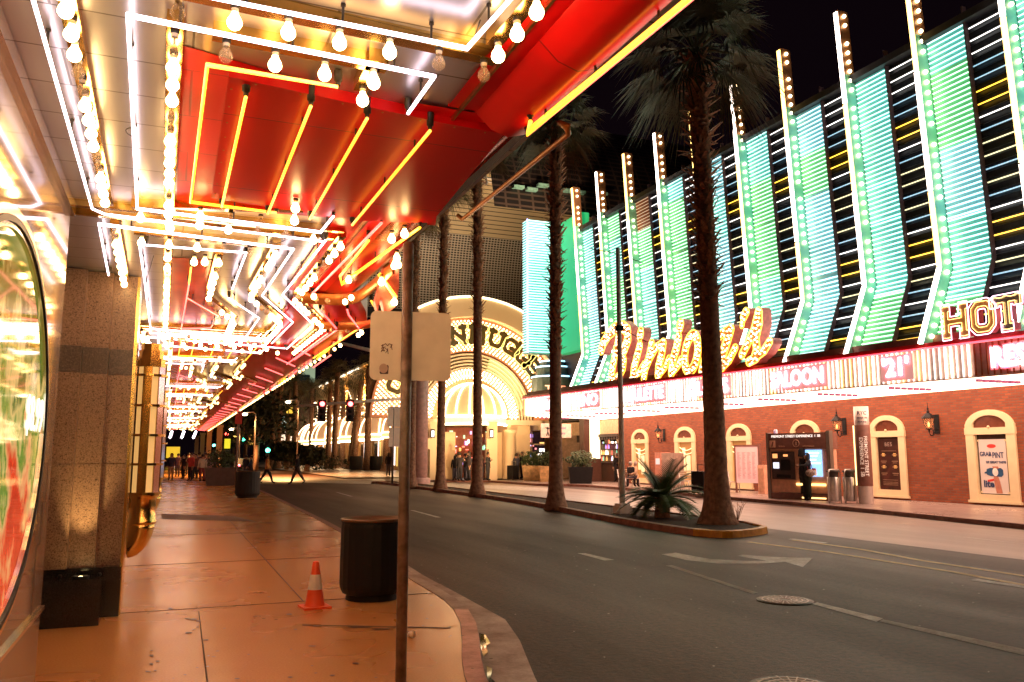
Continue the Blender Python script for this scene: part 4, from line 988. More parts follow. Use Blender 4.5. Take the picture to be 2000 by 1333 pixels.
def block(ch, yl, w, h, z, t, mface, mside, nin, nout, parent, M, dep=.25, dx=0, sq=True):
    sq = ch not in 'OGU'
    st = [([(p[0], p[1]) for p in s], r) for s, r in slab(ch, w, h, t)]
    lp, fl = outline(st, .022 * h, sq); T_ = M @ Matrix.Translation((-yl, z, 0))
    lo_ = letter(lp, T_, dep, 'letter', [mface, mside], parent)
    lp2, _ = outline([(s, r + .05 * h) for s, r in st], .022 * h, sq)
    b = MB()
    for l in lp2:
        pts = [T_ @ Vector((p[0], p[1], dep / 2 + .03)) for p in l[::2]]; b.tube(pts + pts[:1], .015 * h / .9, 4)
    e = b.build('outline_neon', nout); e.parent = lo_
    b = MB(); lp3, _ = outline([(s, r - .035 * h) for s, r in st], .022 * h, sq)
    for l in lp3:
        pts = [T_ @ Vector((p[0], p[1], dep / 2 + .03)) for p in l[::2]]; b.tube(pts + pts[:1], .006 * h / .9, 4)
    if b.v: e = b.build('inner_neon', nin); e.parent = lo_
yH, yO, yT = at(1850, 640, X=20.85).y, at(1903, 630, X=20.85).y, at(1948, 620, X=20.85).y
NPK = emi('neon_pinkwhite', (1, .55, .78), 3.0)
for ch, yl, w in [('H', yH, .78), ('O', yO, .74), ('T', yT, .78), ('E', yT - .98, .72), ('L', yT - 1.9, .72)]:
    block(ch, yl, w, .92, 4.97 + (yH - yl) * 0, .20, GOLDP if ch != 'T' else STEEL, mat('letter_side_red', (.4, .03, .05), .5), NEONY, NPK, ht, MH)
# script name sign
sg = empty('script_sign', (20.5, 31, 5.1), 0, 'red-sided script name sign filled with bulbs and edged in yellow neon on the marquee ledge', 'sign'); SO_ = Vector((20.5, 31, 5.1))
LET = [('B', [([(130, 515), (150, 450), (200, 370), (265, 310), (335, 290), (385, 330), (388, 420), (355, 510), (325, 565)], 44), ([(300, 390), (285, 480), (262, 580), (240, 700), (228, 790), (238, 842)], 40), ([(325, 565), (350, 620), (342, 700), (305, 775), (240, 842)], 36)]),
       ('i', [([(515, 345), (508, 385)], 40), ([(505, 480), (478, 590), (447, 700), (440, 790)], 38), ([(445, 790), (500, 740), (545, 660)], 26)]),
       ('n', [([(622, 455), (600, 560), (565, 680), (545, 800)], 34), ([(560, 720), (610, 600), (670, 490), (735, 450)], 28), ([(735, 455), (722, 560), (690, 680), (685, 765)], 40), ([(690, 770), (750, 700), (790, 600)], 24)]),
       ('i', [([(905, 265), (893, 310)], 40), ([(885, 400), (865, 500), (828, 620), (815, 745)], 40), ([(820, 750), (880, 680), (905, 610)], 24)]),
       ('o', [([(1010 + 62 * math.cos(a) + 22 * math.sin(a), 550 - 178 * math.sin(a)) for a in [k * math.pi / 10 for k in range(21)]], 40)]),
       ('n', [([(1180, 400), (1160, 520), (1130, 640), (1110, 740)], 36), ([(1130, 660), (1200, 520), (1290, 380), (1385, 315)], 32), ([(1392, 320), (1360, 430), (1318, 560), (1305, 680)], 44), ([(1310, 690), (1380, 620), (1440, 500)], 30)]),
       ("'", [([(1545, 150), (1520, 200)], 36), ([(1520, 200), (1505, 285)], 22)]),
       ('s', [([(1505, 565), (1560, 460), (1620, 330), (1665, 150)], 34), ([(1668, 150), (1672, 260), (1640, 400), (1650, 520), (1625, 600)], 38), ([(1640, 600), (1575, 635)], 36), ([(1640, 590), (1720, 530), (1775, 440)], 32)])]
PX_ = 20.45; SR = mat('letter_red_side', (.75, .22, .2), .45); SF = mat('letter_orange_face', (.70, .22, .045), .5)
rng = random.Random(8)
for nm, sts in LET:
    S2 = []
    for st, r in sts:
        Q = []
        for (x, y) in st:
            w_ = at(1150 + x / 5, 580 + y / 5, X=PX_); Q.append((-w_.y, w_.z))
        xm, ym = 1150 + st[0][0] / 5, 580 + st[0][1] / 5
        rr = abs(at(xm, ym + r / 5, X=PX_).z - at(xm, ym - r / 5, X=PX_).z) / 2
        S2.append((Q, rr * 1.22))
    lp, fl = outline(S2, .045)
    T_ = Matrix.Translation(Vector((PX_ + .2, 0, 0)) - SO_) @ FX
    lo_ = letter(lp, T_, .42, 'script_letter', [SF, SR], sg)
    b = MB()
    for l in lp:
        pts = [T_ @ Vector((p[0], p[1], .25)) for p in l[::2]]; b.tube(pts + pts[:1], .026, 5)
    e = b.build('outline_neon', NEONA); e.parent = lo_
    b = MB(); us = [p[0] for q, _ in S2 for p in q]; vs_ = [p[1] for q, _ in S2 for p in q]; got = []
    for _ in range(2600):
        u, v = rng.uniform(min(us) - .3, max(us) + .3), rng.uniform(min(vs_) - .3, max(vs_) + .3)
        if fl(u, v) < -.06 and all((u - a) ** 2 + (v - c) ** 2 > .017 for a, c in got):
            got.append((u, v)); q = T_ @ Vector((u, v, .25))
            if nm == 'B':
                if len(got) == 1: LB = MB().ball((0, 0, 0), .038, 6, 4).build('letter_bulb', BULBS); o_ = LB
                else: o_ = LB.copy(); col.objects.link(o_)
                o_.parent = lo_; o_.location = q
            else: b.ball(q, .038, 6, 4)
    if b.v: e = b.build('letter_bulbs', BULBS); e.parent = lo_; e['kind'] = 'stuff'
b = MB()
for y in (26, 28.5, 31, 33.5, 36): b.box(PX_ + .15 - SO_.x, PX_ + .2 - SO_.x, y - SO_.y - .03, y - SO_.y + .03, -.1, .5)
b.build('post', BLKM, sg)
# wall lanterns
def lantern():
    r_ = empty('wall_lantern', (0, 0, 0))
    b = MB(); b.lathe((0, 0, 0), [(.10, -.28), (.19, .10)], 6, 0, False); b.build('glass', glass('lantern_pane', (1, .6, .3), .1, .3), r_)
    b = MB(); b.lathe((0, 0, -.22), [(.0001, 0), (.03, .02), (.035, .12), (.0001, .19)], 8); b.build('flame', emi('flame', (1, .35, .06), 4), r_)
    b = MB()
    for k in range(6):
        a = k * math.pi / 3; b.tube([(.10 * math.cos(a), .10 * math.sin(a), -.28), (.19 * math.cos(a), .19 * math.sin(a), .10)], .011, 4)
    b.lathe((0, 0, 0), [(.24, .08), (.22, .12), (.12, .22), (.05, .27), (.05, .33), (.02, .36), (.035, .42), (.012, .46), (.008, .62), (.0001, .63)], 6, 0, False)
    b.lathe((0, 0, 0), [(.0001, -.42), (.03, -.38), (.03, -.32), (.11, -.30), (.115, -.27)], 6, 0, False)
    b.build('cage', BLKM, r_)
    b = MB(); b.tube([(.0, 0, -.38), (.05, 0, -.50), (.16, 0, -.52), (.22, 0, -.42), (.18, 0, -.32), (.38, 0, -.30)], .016, 6); b.box(.36, .40, -.10, .10, -.45, .22); b.tube([(.38, 0, .15), (.2, 0, .2)], .014, 5); b.tube([(.22 + .05 * math.cos(a), 0, -.44 + .05 * math.sin(a)) for a in [k * .6 for k in range(11)]], .01, 4); b.build('bracket', BLKM, r_)
    return r_
L0 = lantern()
for i, (px, py, lab) in enumerate([(1813, 822, 'black iron lantern on the brick between the two nearest arched windows'), (1634, 827, 'black iron lantern on the brick above the right side of the ticket kiosk'), (1285, 846, 'small far black iron lantern between the two farthest arched windows'), (1395, 838, 'black iron lantern on the brick mostly hidden behind the large palm trunk')]):
    o = L0 if i == 0 else copy_tree(L0); p = at(px, py, X=24.2); o.location = (24.21, p.y, p.z); tag(o, lab, 'lantern', 'iron lanterns on the brick wall')
# open bar recess at the left end
br = empty('street_bar', (24.8, 47, 0), 0, 'open-fronted street bar with bottles and coloured lights beyond the brick wall', 'bar'); BO = Vector((24.8, 47, 0))
def rb(x0, x1, y0, y1, z0, z1, mi=0, b=None): return b.box(x0 - BO.x, x1 - BO.x, y0 - BO.y, y1 - BO.y, z0, z1, mi)
WB = mat('bar_wall', (.62, .42, .24), .6)
b = MB(); rb(27.5, 27.7, 43.2, 53, 0, 3.75, 0, b); rb(24.6, 27.5, 43.2, 43.4, 0, 3.75, 0, b); rb(24.6, 27.5, 52.9, 53.1, 0, 3.75, 0, b); rb(24.62, 27.5, 43.4, 52.9, 3.70, 3.76, 0, b); rb(24.62, 24.8, 43.4, 52.9, 2.9, 3.7, 0, b); b.build('recess_wall', WB, br)
b = MB(); rb(25.2, 25.7, 43.6, 49.5, 0, 1.1, 0, b); rb(25.1, 25.8, 43.5, 49.6, 1.1, 1.16, 0, b); b.build('counter', mat('counter_wood', (.09, .04, .025), .4), br)
rng = random.Random(2); bc = [emi('bottle_a', (1, .45, .1), 1.6), emi('bottle_b', (1, .1, .08), 1.6), emi('bottle_c', (.3, .9, .5), 1.1), emi('bottle_d', (1, .9, .7), 2.4), emi('bottle_e', (.6, .35, 1), 1.5)]
b = MB()
for k in range(90):
    y = 43.8 + rng.random() * 8.6; z = rng.choice((1.25, 1.65, 2.05, 2.4)); x = 27.2
    b.lathe((x - BO.x, y - BO.y, z), [(.045, 0), (.045, .18), (.015, .24), (.015, .32)], 5, rng.randrange(5))
bo_ = b.build('bottles', bc, br); bo_['kind'] = 'stuff'
b = MB()
for z in (1.2, 1.6, 2.0, 2.38): rb(27.1, 27.5, 43.6, 52.7, z - .03, z, 0, b)
b.build('bottle_shelf', mat('shelf', (.15, .07, .04), .5), br)
b = MB(); rb(27.3, 27.45, 44, 47.2, 2.75, 3.15, 0, b); rb(27.3, 27.45, 48, 50.5, 2.9, 3.3, 1, b); b.build('back_lightbox', [emi('lb1', (1, .85, .8), 2.2), emi('lb2', (1, .5, .15), 1.6)], br)
b = MB(); 
for y in (44.5, 46, 47.5, 49): rb(24.9, 25.1, y, y + .5, 2.45, 2.9, 0, b)
b.build('hanging_screen', BLKM, br)
b = MB(); 
for k in range(14): rb(24.55, 24.7, 43.45 + k * .3, 43.6 + k * .3, 2.55, 2.72, 0, b)
rb(24.5, 24.75, 43.4, 47.8, 2.72, 2.9, 0, b); b.build('awning_valance', mat('valance', (.06, .04, .03), .7), br)
# white banner with a small dancing figure under the marquee corner
bn = tag(empty('banner', (22.2, 45.0, 3.1), 0), 'white banner with a small black figure under the left end of the marquee', 'banner')
b = MB(); a_, c_ = at(1058, 828, Y=45), at(1114, 855, Y=45); cx_, cz_ = (a_.x + c_.x) / 2, (a_.z + c_.z) / 2; bn.location = (cx_, 45, cz_)
b.box(-1.0, 1.0, 0, .02, -.42, .42); b.build('cloth', mat('banner_white', (.75, .6, .5), .6), bn)
b = MB(); b.ball((-.55, -.02, .17), .05, 8, 5); b.tube([(-.55, -.02, .1), (-.55, -.02, -.05), (-.48, -.02, -.3)], .025, 5); b.tube([(-.55, -.02, -.05), (-.63, -.02, -.3)], .025, 5); b.tube([(-.7, -.02, .2), (-.55, -.02, .08), (-.4, -.02, .2)], .02, 5); b.build('figure_print', BLKM, bn)
text('Professional', .2, FY, Vector((.15, -.012, .16)), mat('banner_ink', (.15, .08, .4), .5), 'lettering', bn, .002); text('Dancers', .2, FY, Vector((.25, -.012, -.15)), MATS['banner_ink'], 'lettering', bn, .002)

# ================================================================== GOLD ARCH CASINO ACROSS THE SIDE STREET
YG = 54.0
gn = empty('arched_casino', (19, YG, 0), 0, 'cream casino with a huge bulb-studded entrance arch at the far corner', 'building'); GO = Vector((19, YG, 0))
C1 = at(918, 820, Y=YG); u1 = (at(1018, 820, Y=YG) - C1).length / 100   # metres per photo pixel there
cx, cz = C1.x, C1.z
SC = .0353
def gpt(dx, dy, y=0): return Vector((cx + dx * SC - GO.x, y, cz + dy * SC))
def band(r0, r1, y0, y1, m, name, a0=0, a1=180, n=40, parent=None):
    b = MB(); vs = []
    for k in range(n + 1):
        a = R(a0 + (a1 - a0) * k / n); c, s = math.cos(a), math.sin(a)
        vs += [gpt(r0 * c, r0 * s, y0), gpt(r1 * c, r1 * s, y0), gpt(r1 * c, r1 * s, y1), gpt(r0 * c, r0 * s, y1)]
    fs = []
    for k in range(n):
        o = 4 * k
        fs += [(o, o + 1, o + 5, o + 4), (o + 1, o + 2, o + 6, o + 5), (o + 3, o, o + 4, o + 7)]
    b.add(vs, fs, 0, False)
    return b.build(name, m, parent or gn)
STW = mat('gn_cream', (.80, .62, .40), .5, 0, .05, .8)
band(0, 200, .3, 1.2, STW, 'arch_wall'); band(199.9, 238, .32, 1.2, STW, 'arch_wall', 0, 128)
band(200, 238, -.9, .3, STW, 'hood', 0, 128)
b = MB(); b.tube([gpt(239 * math.cos(R(a)), 239 * math.sin(R(a)), -.95) for a in range(5, 128, 3)], .09, 5); b.build('hood_neon', emi('gn_neon', (1, .78, .42), 3.2), gn)
BAND = mat('gn_band', (.50, .22, .12), .5)
GNB = emi('gn_bulb', (1, .70, .42), 9.0)
band(133, 200, -.25, .3, BAND, 'letter_band')
band(78, 100, -.25, .3, BAND, 'inner_band')
for k in range(5):
    band(100 + k * 6.6, 103 + k * 6.6, -.22 + .0, .3, STUCW, 'rolled_moulding'); 
b = MB()
for k in range(4): b.tube([gpt((103.5 + k * 7) * math.cos(R(a)), (103.5 + k * 7) * math.sin(R(a)), -.16) for a in range(12, 75, 3)], .05, 4)
b.build('green_arc_neon', emi('neon_palegreen', (.55, 1, .25), .9), gn)
def lattice(r0, r1, st, name, parent, a0=2, a1=178, rad=.055):
    b = MB(); j = 0; r = r0
    while r <= r1:
        n = int(math.pi * r / st)
        for k in range(n):
            a = math.pi * (k + .5 * (j % 2)) / n
            if R(a0) < a < R(a1): b.ball(gpt(r * math.cos(a), r * math.sin(a), -.30), rad, 5, 3)
        r += st * .62; j += 1
    return b.build(name, GNB, parent)
for q in (lattice(137, 197, 7.6, 'bulb_lattice', gn, rad=.06), lattice(81, 98, 6.5, 'bulb_lattice', gn, rad=.06)): q['kind'] = 'stuff'
for i, (x, y, z, e) in enumerate([(17.2, 44, 1.0, 4200), (24, 47, 4.5, 1600)]):  # added warm spots that brighten the arch, no real fixtures
    l = bpy.data.lights.new('added_facade_spot', 'SPOT'); l.energy = e; l.color = (1, .60, .28); l.spot_size = R(95); l.spot_blend = .9; l.shadow_soft_size = .3
    o = bpy.data.objects.new('added_facade_spot', l); col.objects.link(o); o.location = (x, y, z); o.rotation_euler = (Vector((19, 54, 7)) - Vector((x, y, z))).to_track_quat('-Z', 'Y').to_euler()

# lettering around the arch
gl = MOG = None
for ch, ang in zip('GOLDEN NUGGET', [168, 159, 150, 141.5, 133, 122, 0, 98, 80, 67.5, 56, 45, 34]): pass
lets = [('G', 172), ('O', 161), ('L', 150), ('D', 139), ('E', 128), ('N', 102), ('N', 86), ('U', 72.5), ('G', 61), ('G', 50), ('E', 39), ('T', 28)]
lets = [('O', 158), ('L', 147), ('D', 136), ('E', 125), ('N', 101), ('N', 87), ('U', 73), ('G', 61.5), ('G', 50), ('E', 39.5), ('T', 28)]
for ch, ang in lets:
    a = R(ang); c = gpt(166 * math.cos(a), 166 * math.sin(a), -.45)
    sz = 34 * SC
    if ch in 'NUGETLO':
        st = slab(ch, sz * .95, sz, sz * .24); st = [([(p[0] - sz * .47, p[1] - sz * .5) for p in s_], r) for s_, r in st]
        lp, fl = outline(st, .03)
        T_ = Matrix.Translation(c) @ FY @ Matrix.Rotation(a - math.pi / 2, 4, 'Z')
        lo_ = letter(lp, T_, .3, 'arch_letter', [mat('arch_letter_face', (.10, .075, .02), .4), GOLDP], gn)
        lp2, _ = outline([(s_, r + .05) for s_, r in st], .03); b = MB()
        for l in lp2: pts = [T_ @ Vector((p[0], p[1], .17)) for p in l[::2]]; b.tube(pts + pts[:1], .028, 4)
        e = b.build('letter_neon', emi('neon_gold', (1, .72, .12), 1.5), lo_)
# entrance awning dome
def dome(parent, c, r, m_sh, m_n, depth=1.0, rot=0, ribs=8):
    M = Matrix.Translation(c) @ Matrix.Rotation(rot, 4, 'Z')
    b = MB(); n = 20
    prof_ = [(math.cos(t), math.sin(t)) for t in [math.pi / 2 * k / 8 for k in range(9)]]
    vs = []; fs = []
    for i, (pr, pz) in enumerate(prof_):
        for j in range(n + 1):
            a = math.pi * j / n; vs.append(M @ Vector((r * pr * math.cos(a), -r * depth * pr * math.sin(a), r * .97 * pz)))
    for i in range(8):
        for j in range(n): o = i * (n + 1) + j; fs.append((o, o + 1, o + n + 2, o + n + 1))
    b.add(vs, fs, 0, True); sh = b.build('awning', m_sh, parent)
    b = MB()
    for j in range(ribs + 1):
        a = math.pi * j / ribs; b.tube([M @ Vector((r * 1.015 * p * math.cos(a), -r * depth * 1.015 * p * math.sin(a), r * .985 * q)) for p, q in prof_], .055, 4)
    for dz in (0, -.55):
        b.tube([M @ Vector((r * 1.02 * math.cos(a), -r * depth * 1.02 * math.sin(a), dz)) for a in [math.pi * k / 16 for k in range(17)]], .06, 4)
    b.build('awning_neon', m_n, sh)
    b = MB()
    for k in range(16):
        a0, a1 = math.pi * k / 16, math.pi * (k + 1) / 16
        b.add([M @ Vector((r * math.cos(a0), -r * depth * math.sin(a0), -.06)), M @ Vector((r * math.cos(a1), -r * depth * math.sin(a1), -.06)), M @ Vector((r * math.cos(a1), -r * depth * math.sin(a1), -.5)), M @ Vector((r * math.cos(a0), -r * depth * math.sin(a0), -.5))], [(0, 1, 2, 3)], (k * 7) % 3)
    b.build('awning_valance', [emi('valance_gold', (1, .5, .12), .7), emi('valance_yellow', (1, .75, .1), .8), emi('valance_green', (.5, .75, .2), .5)], sh)
    return sh
GNN = emi('gn_awning_neon', (1, .66, .34), 9)
SHD = emi('awning_cloth', (1, .50, .22), .42, (.78, .52, .30))
dome(gn, Vector((cx - GO.x, -.3, cz + .15)), 67 * SC, SHD, GNN, 1.0)
# portal below: piers, lintel, columns, back glow
b = MB(); 
for x0, x1 in ((-100, -76), (76, 84), (84, 128)): MB().box(*(sorted((gpt(x0, 0).x, gpt(x1, 0).x))), -.25 if x1 != 128 else .0, 2, 0, cz - .35).build('pier', STW, gn)
MB().box(gpt(-100, 0).x, gpt(150, 0).x, -.4, 2.1, cz - .35, cz).box(gpt(150, 0).x, gpt(380, 0).x, .3, 2.1, 3.4, cz).build('lintel', STUCW, gn)
for dx, rr in ((76, .38), (-86, .3)):
    p = gpt(dx, 0); b = MB(); b.lathe((p.x, -.7, 0), [(rr * 1.2, 0), (rr * 1.2, .25), (rr, .3), (rr * .9, 3.0), (rr * 1.15, 3.1), (rr * 1.2, 3.35), (.01, 3.36)], 14); b.build('column', STW, gn)
MB().box(gpt(-78, 0).x, gpt(78, 0).x, 3.2, 3.4, 0, 3.6).build('lobby_back', mat('lobby_back', (.35, .1, .06), .5), gn)
rng = random.Random(21); b = MB()
for k in range(70):
    x = rng.uniform(gpt(-68, 0).x, gpt(68, 0).x); z = rng.uniform(.9, 3.2); w = rng.uniform(.05, .25); h = rng.uniform(.05, .3); b.box(x, x + w, 3.1, 3.19, z, z + h, rng.randrange(5))
b.build('lobby_lights', bc + [], gn)['kind'] = 'stuff'
MB().box(gpt(-74, 0).x, gpt(-24, 0).x, .6, .8, 0, 3.2).box(gpt(40, 0).x, gpt(74, 0).x, .6, .8, 0, 3.2).build('screen_wall', STW, gn)
b = MB(); b.box(gpt(86, 0).x, gpt(180, 0).x, 1.6, 1.8, 0, 3.3); b.build('glass_front', mat('gn_glass', (.03, .02, .05), .05), gn)
b = MB()
for k in range(26):
    x = rng.uniform(gpt(105, 0).x, gpt(170, 0).x); z = rng.uniform(1.2, 2.9); b.box(x, x + rng.uniform(.1, .4), 1.5, 1.58, z, z + rng.uniform(.06, .25), rng.randrange(5))
b.build('slot_machine_lights', [emi('slot_a', (.6, .35, 1), 1.5), emi('slot_b', (1, .25, .3), 1.3), bc[3], emi('slot_c', (.3, .5, 1), 1.5), bc[0]], gn)['kind'] = 'stuff'
b = MB(); 
for dx in (104, 128, 150): p = gpt(dx, 0); b.box(p.x - .05, p.x + .05, 1.45, 1.6, 0, 3.4)
b.box(gpt(100, 0).x, gpt(180, 0).x, 1.45, 1.6, 2.35, 2.45); b.build('mullion', STUCW, gn)
# turning drum sign above the corner marquee
b = MB(); p = at(1075, 745, Y=52) - GO
b.lathe((p.x + .2, -2, p.z - 1.7), [(1.5, 0), (1.5, 1.9), (1.2, 2.0), (1.2, 2.6), (.9, 2.7), (.9, 3.0), (.01, 3.0)], 20, 0, False)
dr_ = b.build('drum_sign', mat('drum_dark', (.10, .16, .16), .3, .4), gn); b = MB()
for z, r in ((1.95, 1.52), (2.65, 1.22), (3.05, .92)): b.lathe((p.x + .2, -2, p.z - 1.7 + z), [(r, -.05), (r + .04, 0), (r, .05)], 20)
b.build('blue_ring_neon', emi('ring_blue', (.3, .75, 1), 2.2), dr_)
text('THE', .85, FY, Vector((p.x - .35, -3.55, p.z - .75)), emi('red_letters', (1, .06, .03), .8), 'lettering', dr_, .02)
# long side wall with repeating domed awnings
XG = 23.5
b = MB(); b.box(XG - GO.x, 30, 8, 130, 0, 13.6); b.build('side_wall', mat('gn_side', (.78, .50, .24), .65, 0, .12, .25), gn)
MB().box(XG - GO.x - .25, XG - GO.x + .6, 8, 130, 13.5, 13.8).box(XG - GO.x - .2, XG - GO.x, 8, 130, 3.9, 4.2).build('cornice', STUCW, gn)
b = MB()
for a, c in [(58, 66), (68, 72), (78, 84), (88, 91), (99, 103), (60 + 52, 116)]: b.box(XG - GO.x - .35, XG - GO.x - .26, a, c, 13.25, 13.5)
b.build('roof_light_strip', emi('roof_strip', (1, .85, .6), 5), gn)
AW = [(786, 3.2), (740, 3.3), (698, 3.3), (666, 3.3), (637, 3.3), (619, 3.3), (606, 3.3)]
for i, (px, r) in enumerate(AW):
    y = at(px, 850, X=22.6).y - YG
    c = Vector((XG - GO.x, y, 4.0))
    sh = dome(gn, c, r, SHD, GNN, .95, -math.pi / 2, 6)
    # raised arch mouldings behind each awning
    b = MB()
    for k in range(5):
        rr = 3.6 + k * .45; b.tube([c + Vector((-.05 + .02 * k, rr * math.cos(a), rr * 1.25 * math.sin(a))) for a in [math.pi * t / 18 for t in range(19)]], .10, 4)
    e = b.build('arch_moulding', STUCW, sh)
    b = MB()
    for k in range(34):
        a = math.pi * k / 33
        for rr in (3.4, 5.75): b.ball(c + Vector((-.28, rr * math.cos(a), rr * 1.2 * math.sin(a))), .07, 5, 3)
    e = b.build('arch_bulbs', GNB, sh)
for y in range(10, 126, 8):
    MB().box(XG - GO.x - .4, XG - GO.x, y, y + 1.6, 0, 3.9).build('pilaster', STW, gn)
b = MB()
SHM = [emi('shop_y', (1, .65, .12), 1.2), emi('shop_w', (1, .85, .8), 2.0), mat('shop_dark', (.06, .03, .02), .2)]
for y in range(10, 126, 8):
    for a, c, z0_, z1_, mi in ((2.6, 3.4, .4, 3.2, 0), (4.2, 4.6, .5, 3.3, 1), (5.2, 6.6, .3, 3.2, 2)): MB().box(XG - GO.x - .05, XG - GO.x - .01, y + a, y + c, z0_, z1_).build('shop_window', SHM[mi], gn)
for i in range(5):   # added spots brightening the side wall
    l = bpy.data.lights.new('added_wall_spot', 'SPOT'); l.energy = 5200; l.color = (1, .50, .13); l.spot_size = R(70); l.spot_blend = .8; l.shadow_soft_size = .2
    o = bpy.data.objects.new('added_wall_spot', l); col.objects.link(o); o.location = (XG - 1.6, 70 + i * 13, 8.0); o.rotation_euler = Euler((R(140), 0, R(-90)))
# striped bulb screens beside the arch (left shoulder)
b = MB()
for k in range(6): b.box(gpt(-128 + 0, 0).x, gpt(-92, 0).x, -.35, -.28, cz + .2 + k * .22, cz + .3 + k * .22)
for k in range(9): b.box(gpt(-118 + k, 0).x, gpt(-95, 0).x, -.35, -.28, cz + 3.3 + k * .2, cz + 3.4 + k * .2)
for k in range(16): b.ball(gpt(-134 + k * .8, 60 - k * 4, -.3), .10, 5, 3)
b.build('bulb_rows', GNB, gn)['kind'] = 'stuff'
b = MB(); b.lathe((gpt(-104, 0).x, -.5, cz + 5.2), [(.5, 0), (.5, .1), (.01, .1)], 16, 0, True, M=Matrix.Rotation(R(90), 4, 'X')); b.build('round_emblem', emi('emblem', (1, .6, .05), .8), gn)
# two slim pedestrian posts in front with lit boxes
for px, py in ((1182, 0), (1, 0)):
    pass
for i, (xa, lab) in enumerate([(961, 'cream square pylon with a small lit box right of the third thin palm trunk'), (846, 'cream square pylon with a small lit box just behind the pink column')]):
    p = at(xa, 938, Z=0); k = empty('pylon', (p.x, p.y, 0), 0, lab, 'pylon', 'cream pylons before the arch')
    b = MB(); b.box(-.3, .3, -.2, .2, 0, 3.8); b.box(-.5, -.1, -.3, -.2, 2.0, 2.7); b.build('post', STW, k)
    b = MB(); b.box(-.30, -.02, -.32, -.28, 2.75, 3.3); b.build('case', BLKM, k); MB().box(-.24, -.08, -.34, -.325, 2.82, 3.22).build('lamp', emi('pylon_lamp', (.8, .85, 1), 3), k)

# ================================================================== VAULTED STREET SCREEN
va = empty('street_vault', (30, 60, 12), 0, 'huge perforated vaulted screen on space-frame trusses over the side street', 'canopy'); VO = Vector((30, 60, 12))
def perf(name, c_lit, c_dark, w, h, ms):
    m, nt, b_ = _bs(name); tc = nt.nodes.new('ShaderNodeTexCoord'); sp_ = nt.nodes.new('ShaderNodeSeparateXYZ'); cbn = nt.nodes.new('ShaderNodeCombineXYZ')
    nt.links.new(tc.outputs['UV'], sp_.inputs[0]); br_ = nt.nodes.new('ShaderNodeTexBrick'); br_.offset = 0; br_.inputs['Scale'].default_value = 1
    nt.links.new(tc.outputs['UV'], br_.inputs['Vector']); br_.inputs['Brick Width'].default_value = w; br_.inputs['Row Height'].default_value = h; br_.inputs['Mortar Size'].default_value = ms; br_.inputs['Mortar Smooth'].default_value = .1
    br_.inputs['Color1'].default_value = (*c_dark, 1); br_.inputs['Color2'].default_value = (*c_dark, 1); br_.inputs['Mortar'].default_value = (*c_lit, 1)
    nt.links.new(br_.outputs['Color'], b_.inputs['Base Color']); b_.inputs['Roughness'].default_value = .6
    return m
PF1 = perf('vault_grid', (.50, .42, .32), (.008, .008, .008), .26, .20, .042)
PF2 = perf('vault_slats', (.07, .05, .035), (.60, .46, .26), 40, .36, .035)
def vault(y0, z0, pts, x0, x1, m, name):
    b = MB(); n = len(pts); vs = []
    for x in (x0, x1):
        for y, z in pts: vs.append((x - VO.x, y - VO.y, z - VO.z))
    b.add(vs, [(i, i + 1, n + i + 1, n + i) for i in range(n - 1)], 0, False)
    o = b.build(name, m, va, recalc=False); me = o.data; uv = me.uv_layers.new(name='UV'); L = [0]
    for p, q in zip(pts[:-1], pts[1:]): L.append(L[-1] + math.hypot(q[0] - p[0], q[1] - p[1]))
    for lp in me.loops:
        i = lp.vertex_index; uv.data[lp.index].uv = ((x0 if i < n else x1), L[i % n])
    return o
import math as _m
arc = [(58 - 15 * _m.cos(a) * -1 - 15 * 0, 12.5 + 15 * _m.sin(a)) for a in [0]]
def vp(t): return (54 + 9.5 * math.cos(t), 13.2 + 12.5 * math.sin(t))
vault(0, 0, [vp(R(a)) for a in range(0, 31, 5)], 7.5, 60, PF1, 'grid_screen')
vault(0, 0, [vp(R(a)) for a in range(30, 71, 5)], 7.5, 60, PF2, 'slatted_screen')
DARKV = perf('vault_dark', (.10, .06, .045), (.012, .008, .008), .9, .42, .07)
vault(0, 0, [vp(R(a)) for a in range(70, 166, 5)], 17.2, 60, DARKV, 'dark_screen')
MB().box(7.5 - VO.x, 60 - VO.x, 63.2 - VO.y, 63.8 - VO.y, 12.4 - VO.z, 13.15 - VO.z).build('edge_beam', DARK, va)
b = MB(); TR = mat('truss_paint', (.75, .66, .58), .5)
def truss(x, ya, yb, n):
    for k in range(n):
        t0, t1 = k / n, (k + 1) / n
        def P(t, d): 
            a = R(62 + 95 * t); r0, r1 = 9.5 - d, 12.5 - d
            return Vector((x - VO.x, 54 + r0 * math.cos(a) - VO.y, 13.2 + r1 * math.sin(a) - VO.z))
        A0, A1, B0, B1 = P(t0, .3), P(t1, .3), P(t0, 2.0), P(t1, 2.0); dx = Vector((2.2, 0, 0))
        for p, q in ((A0, A1), (B0, B1), (A0, B0), (B0, A1), (B0, B0 + dx), (B0, A0 + dx), (B1, A1 + dx)): b.tube([p, q], .07, 4, 0, False, False)
for x in range(17, 46, 3): truss(x, 0, 0, 8)
b.build('space_frame', TR, va)
for px, py in ((1012, 365), (1038, 370), (1060, 362), (1108, 372), (1132, 375), (1175, 378)):
    p = at(px, py, Y=45) - VO; MB().box(p.x - .35, p.x + .35, p.y - .2, p.y + .2, p.z - .12, p.z + .05).build('projector_box', mat('proj', (.3, .55, .45), .4), va)
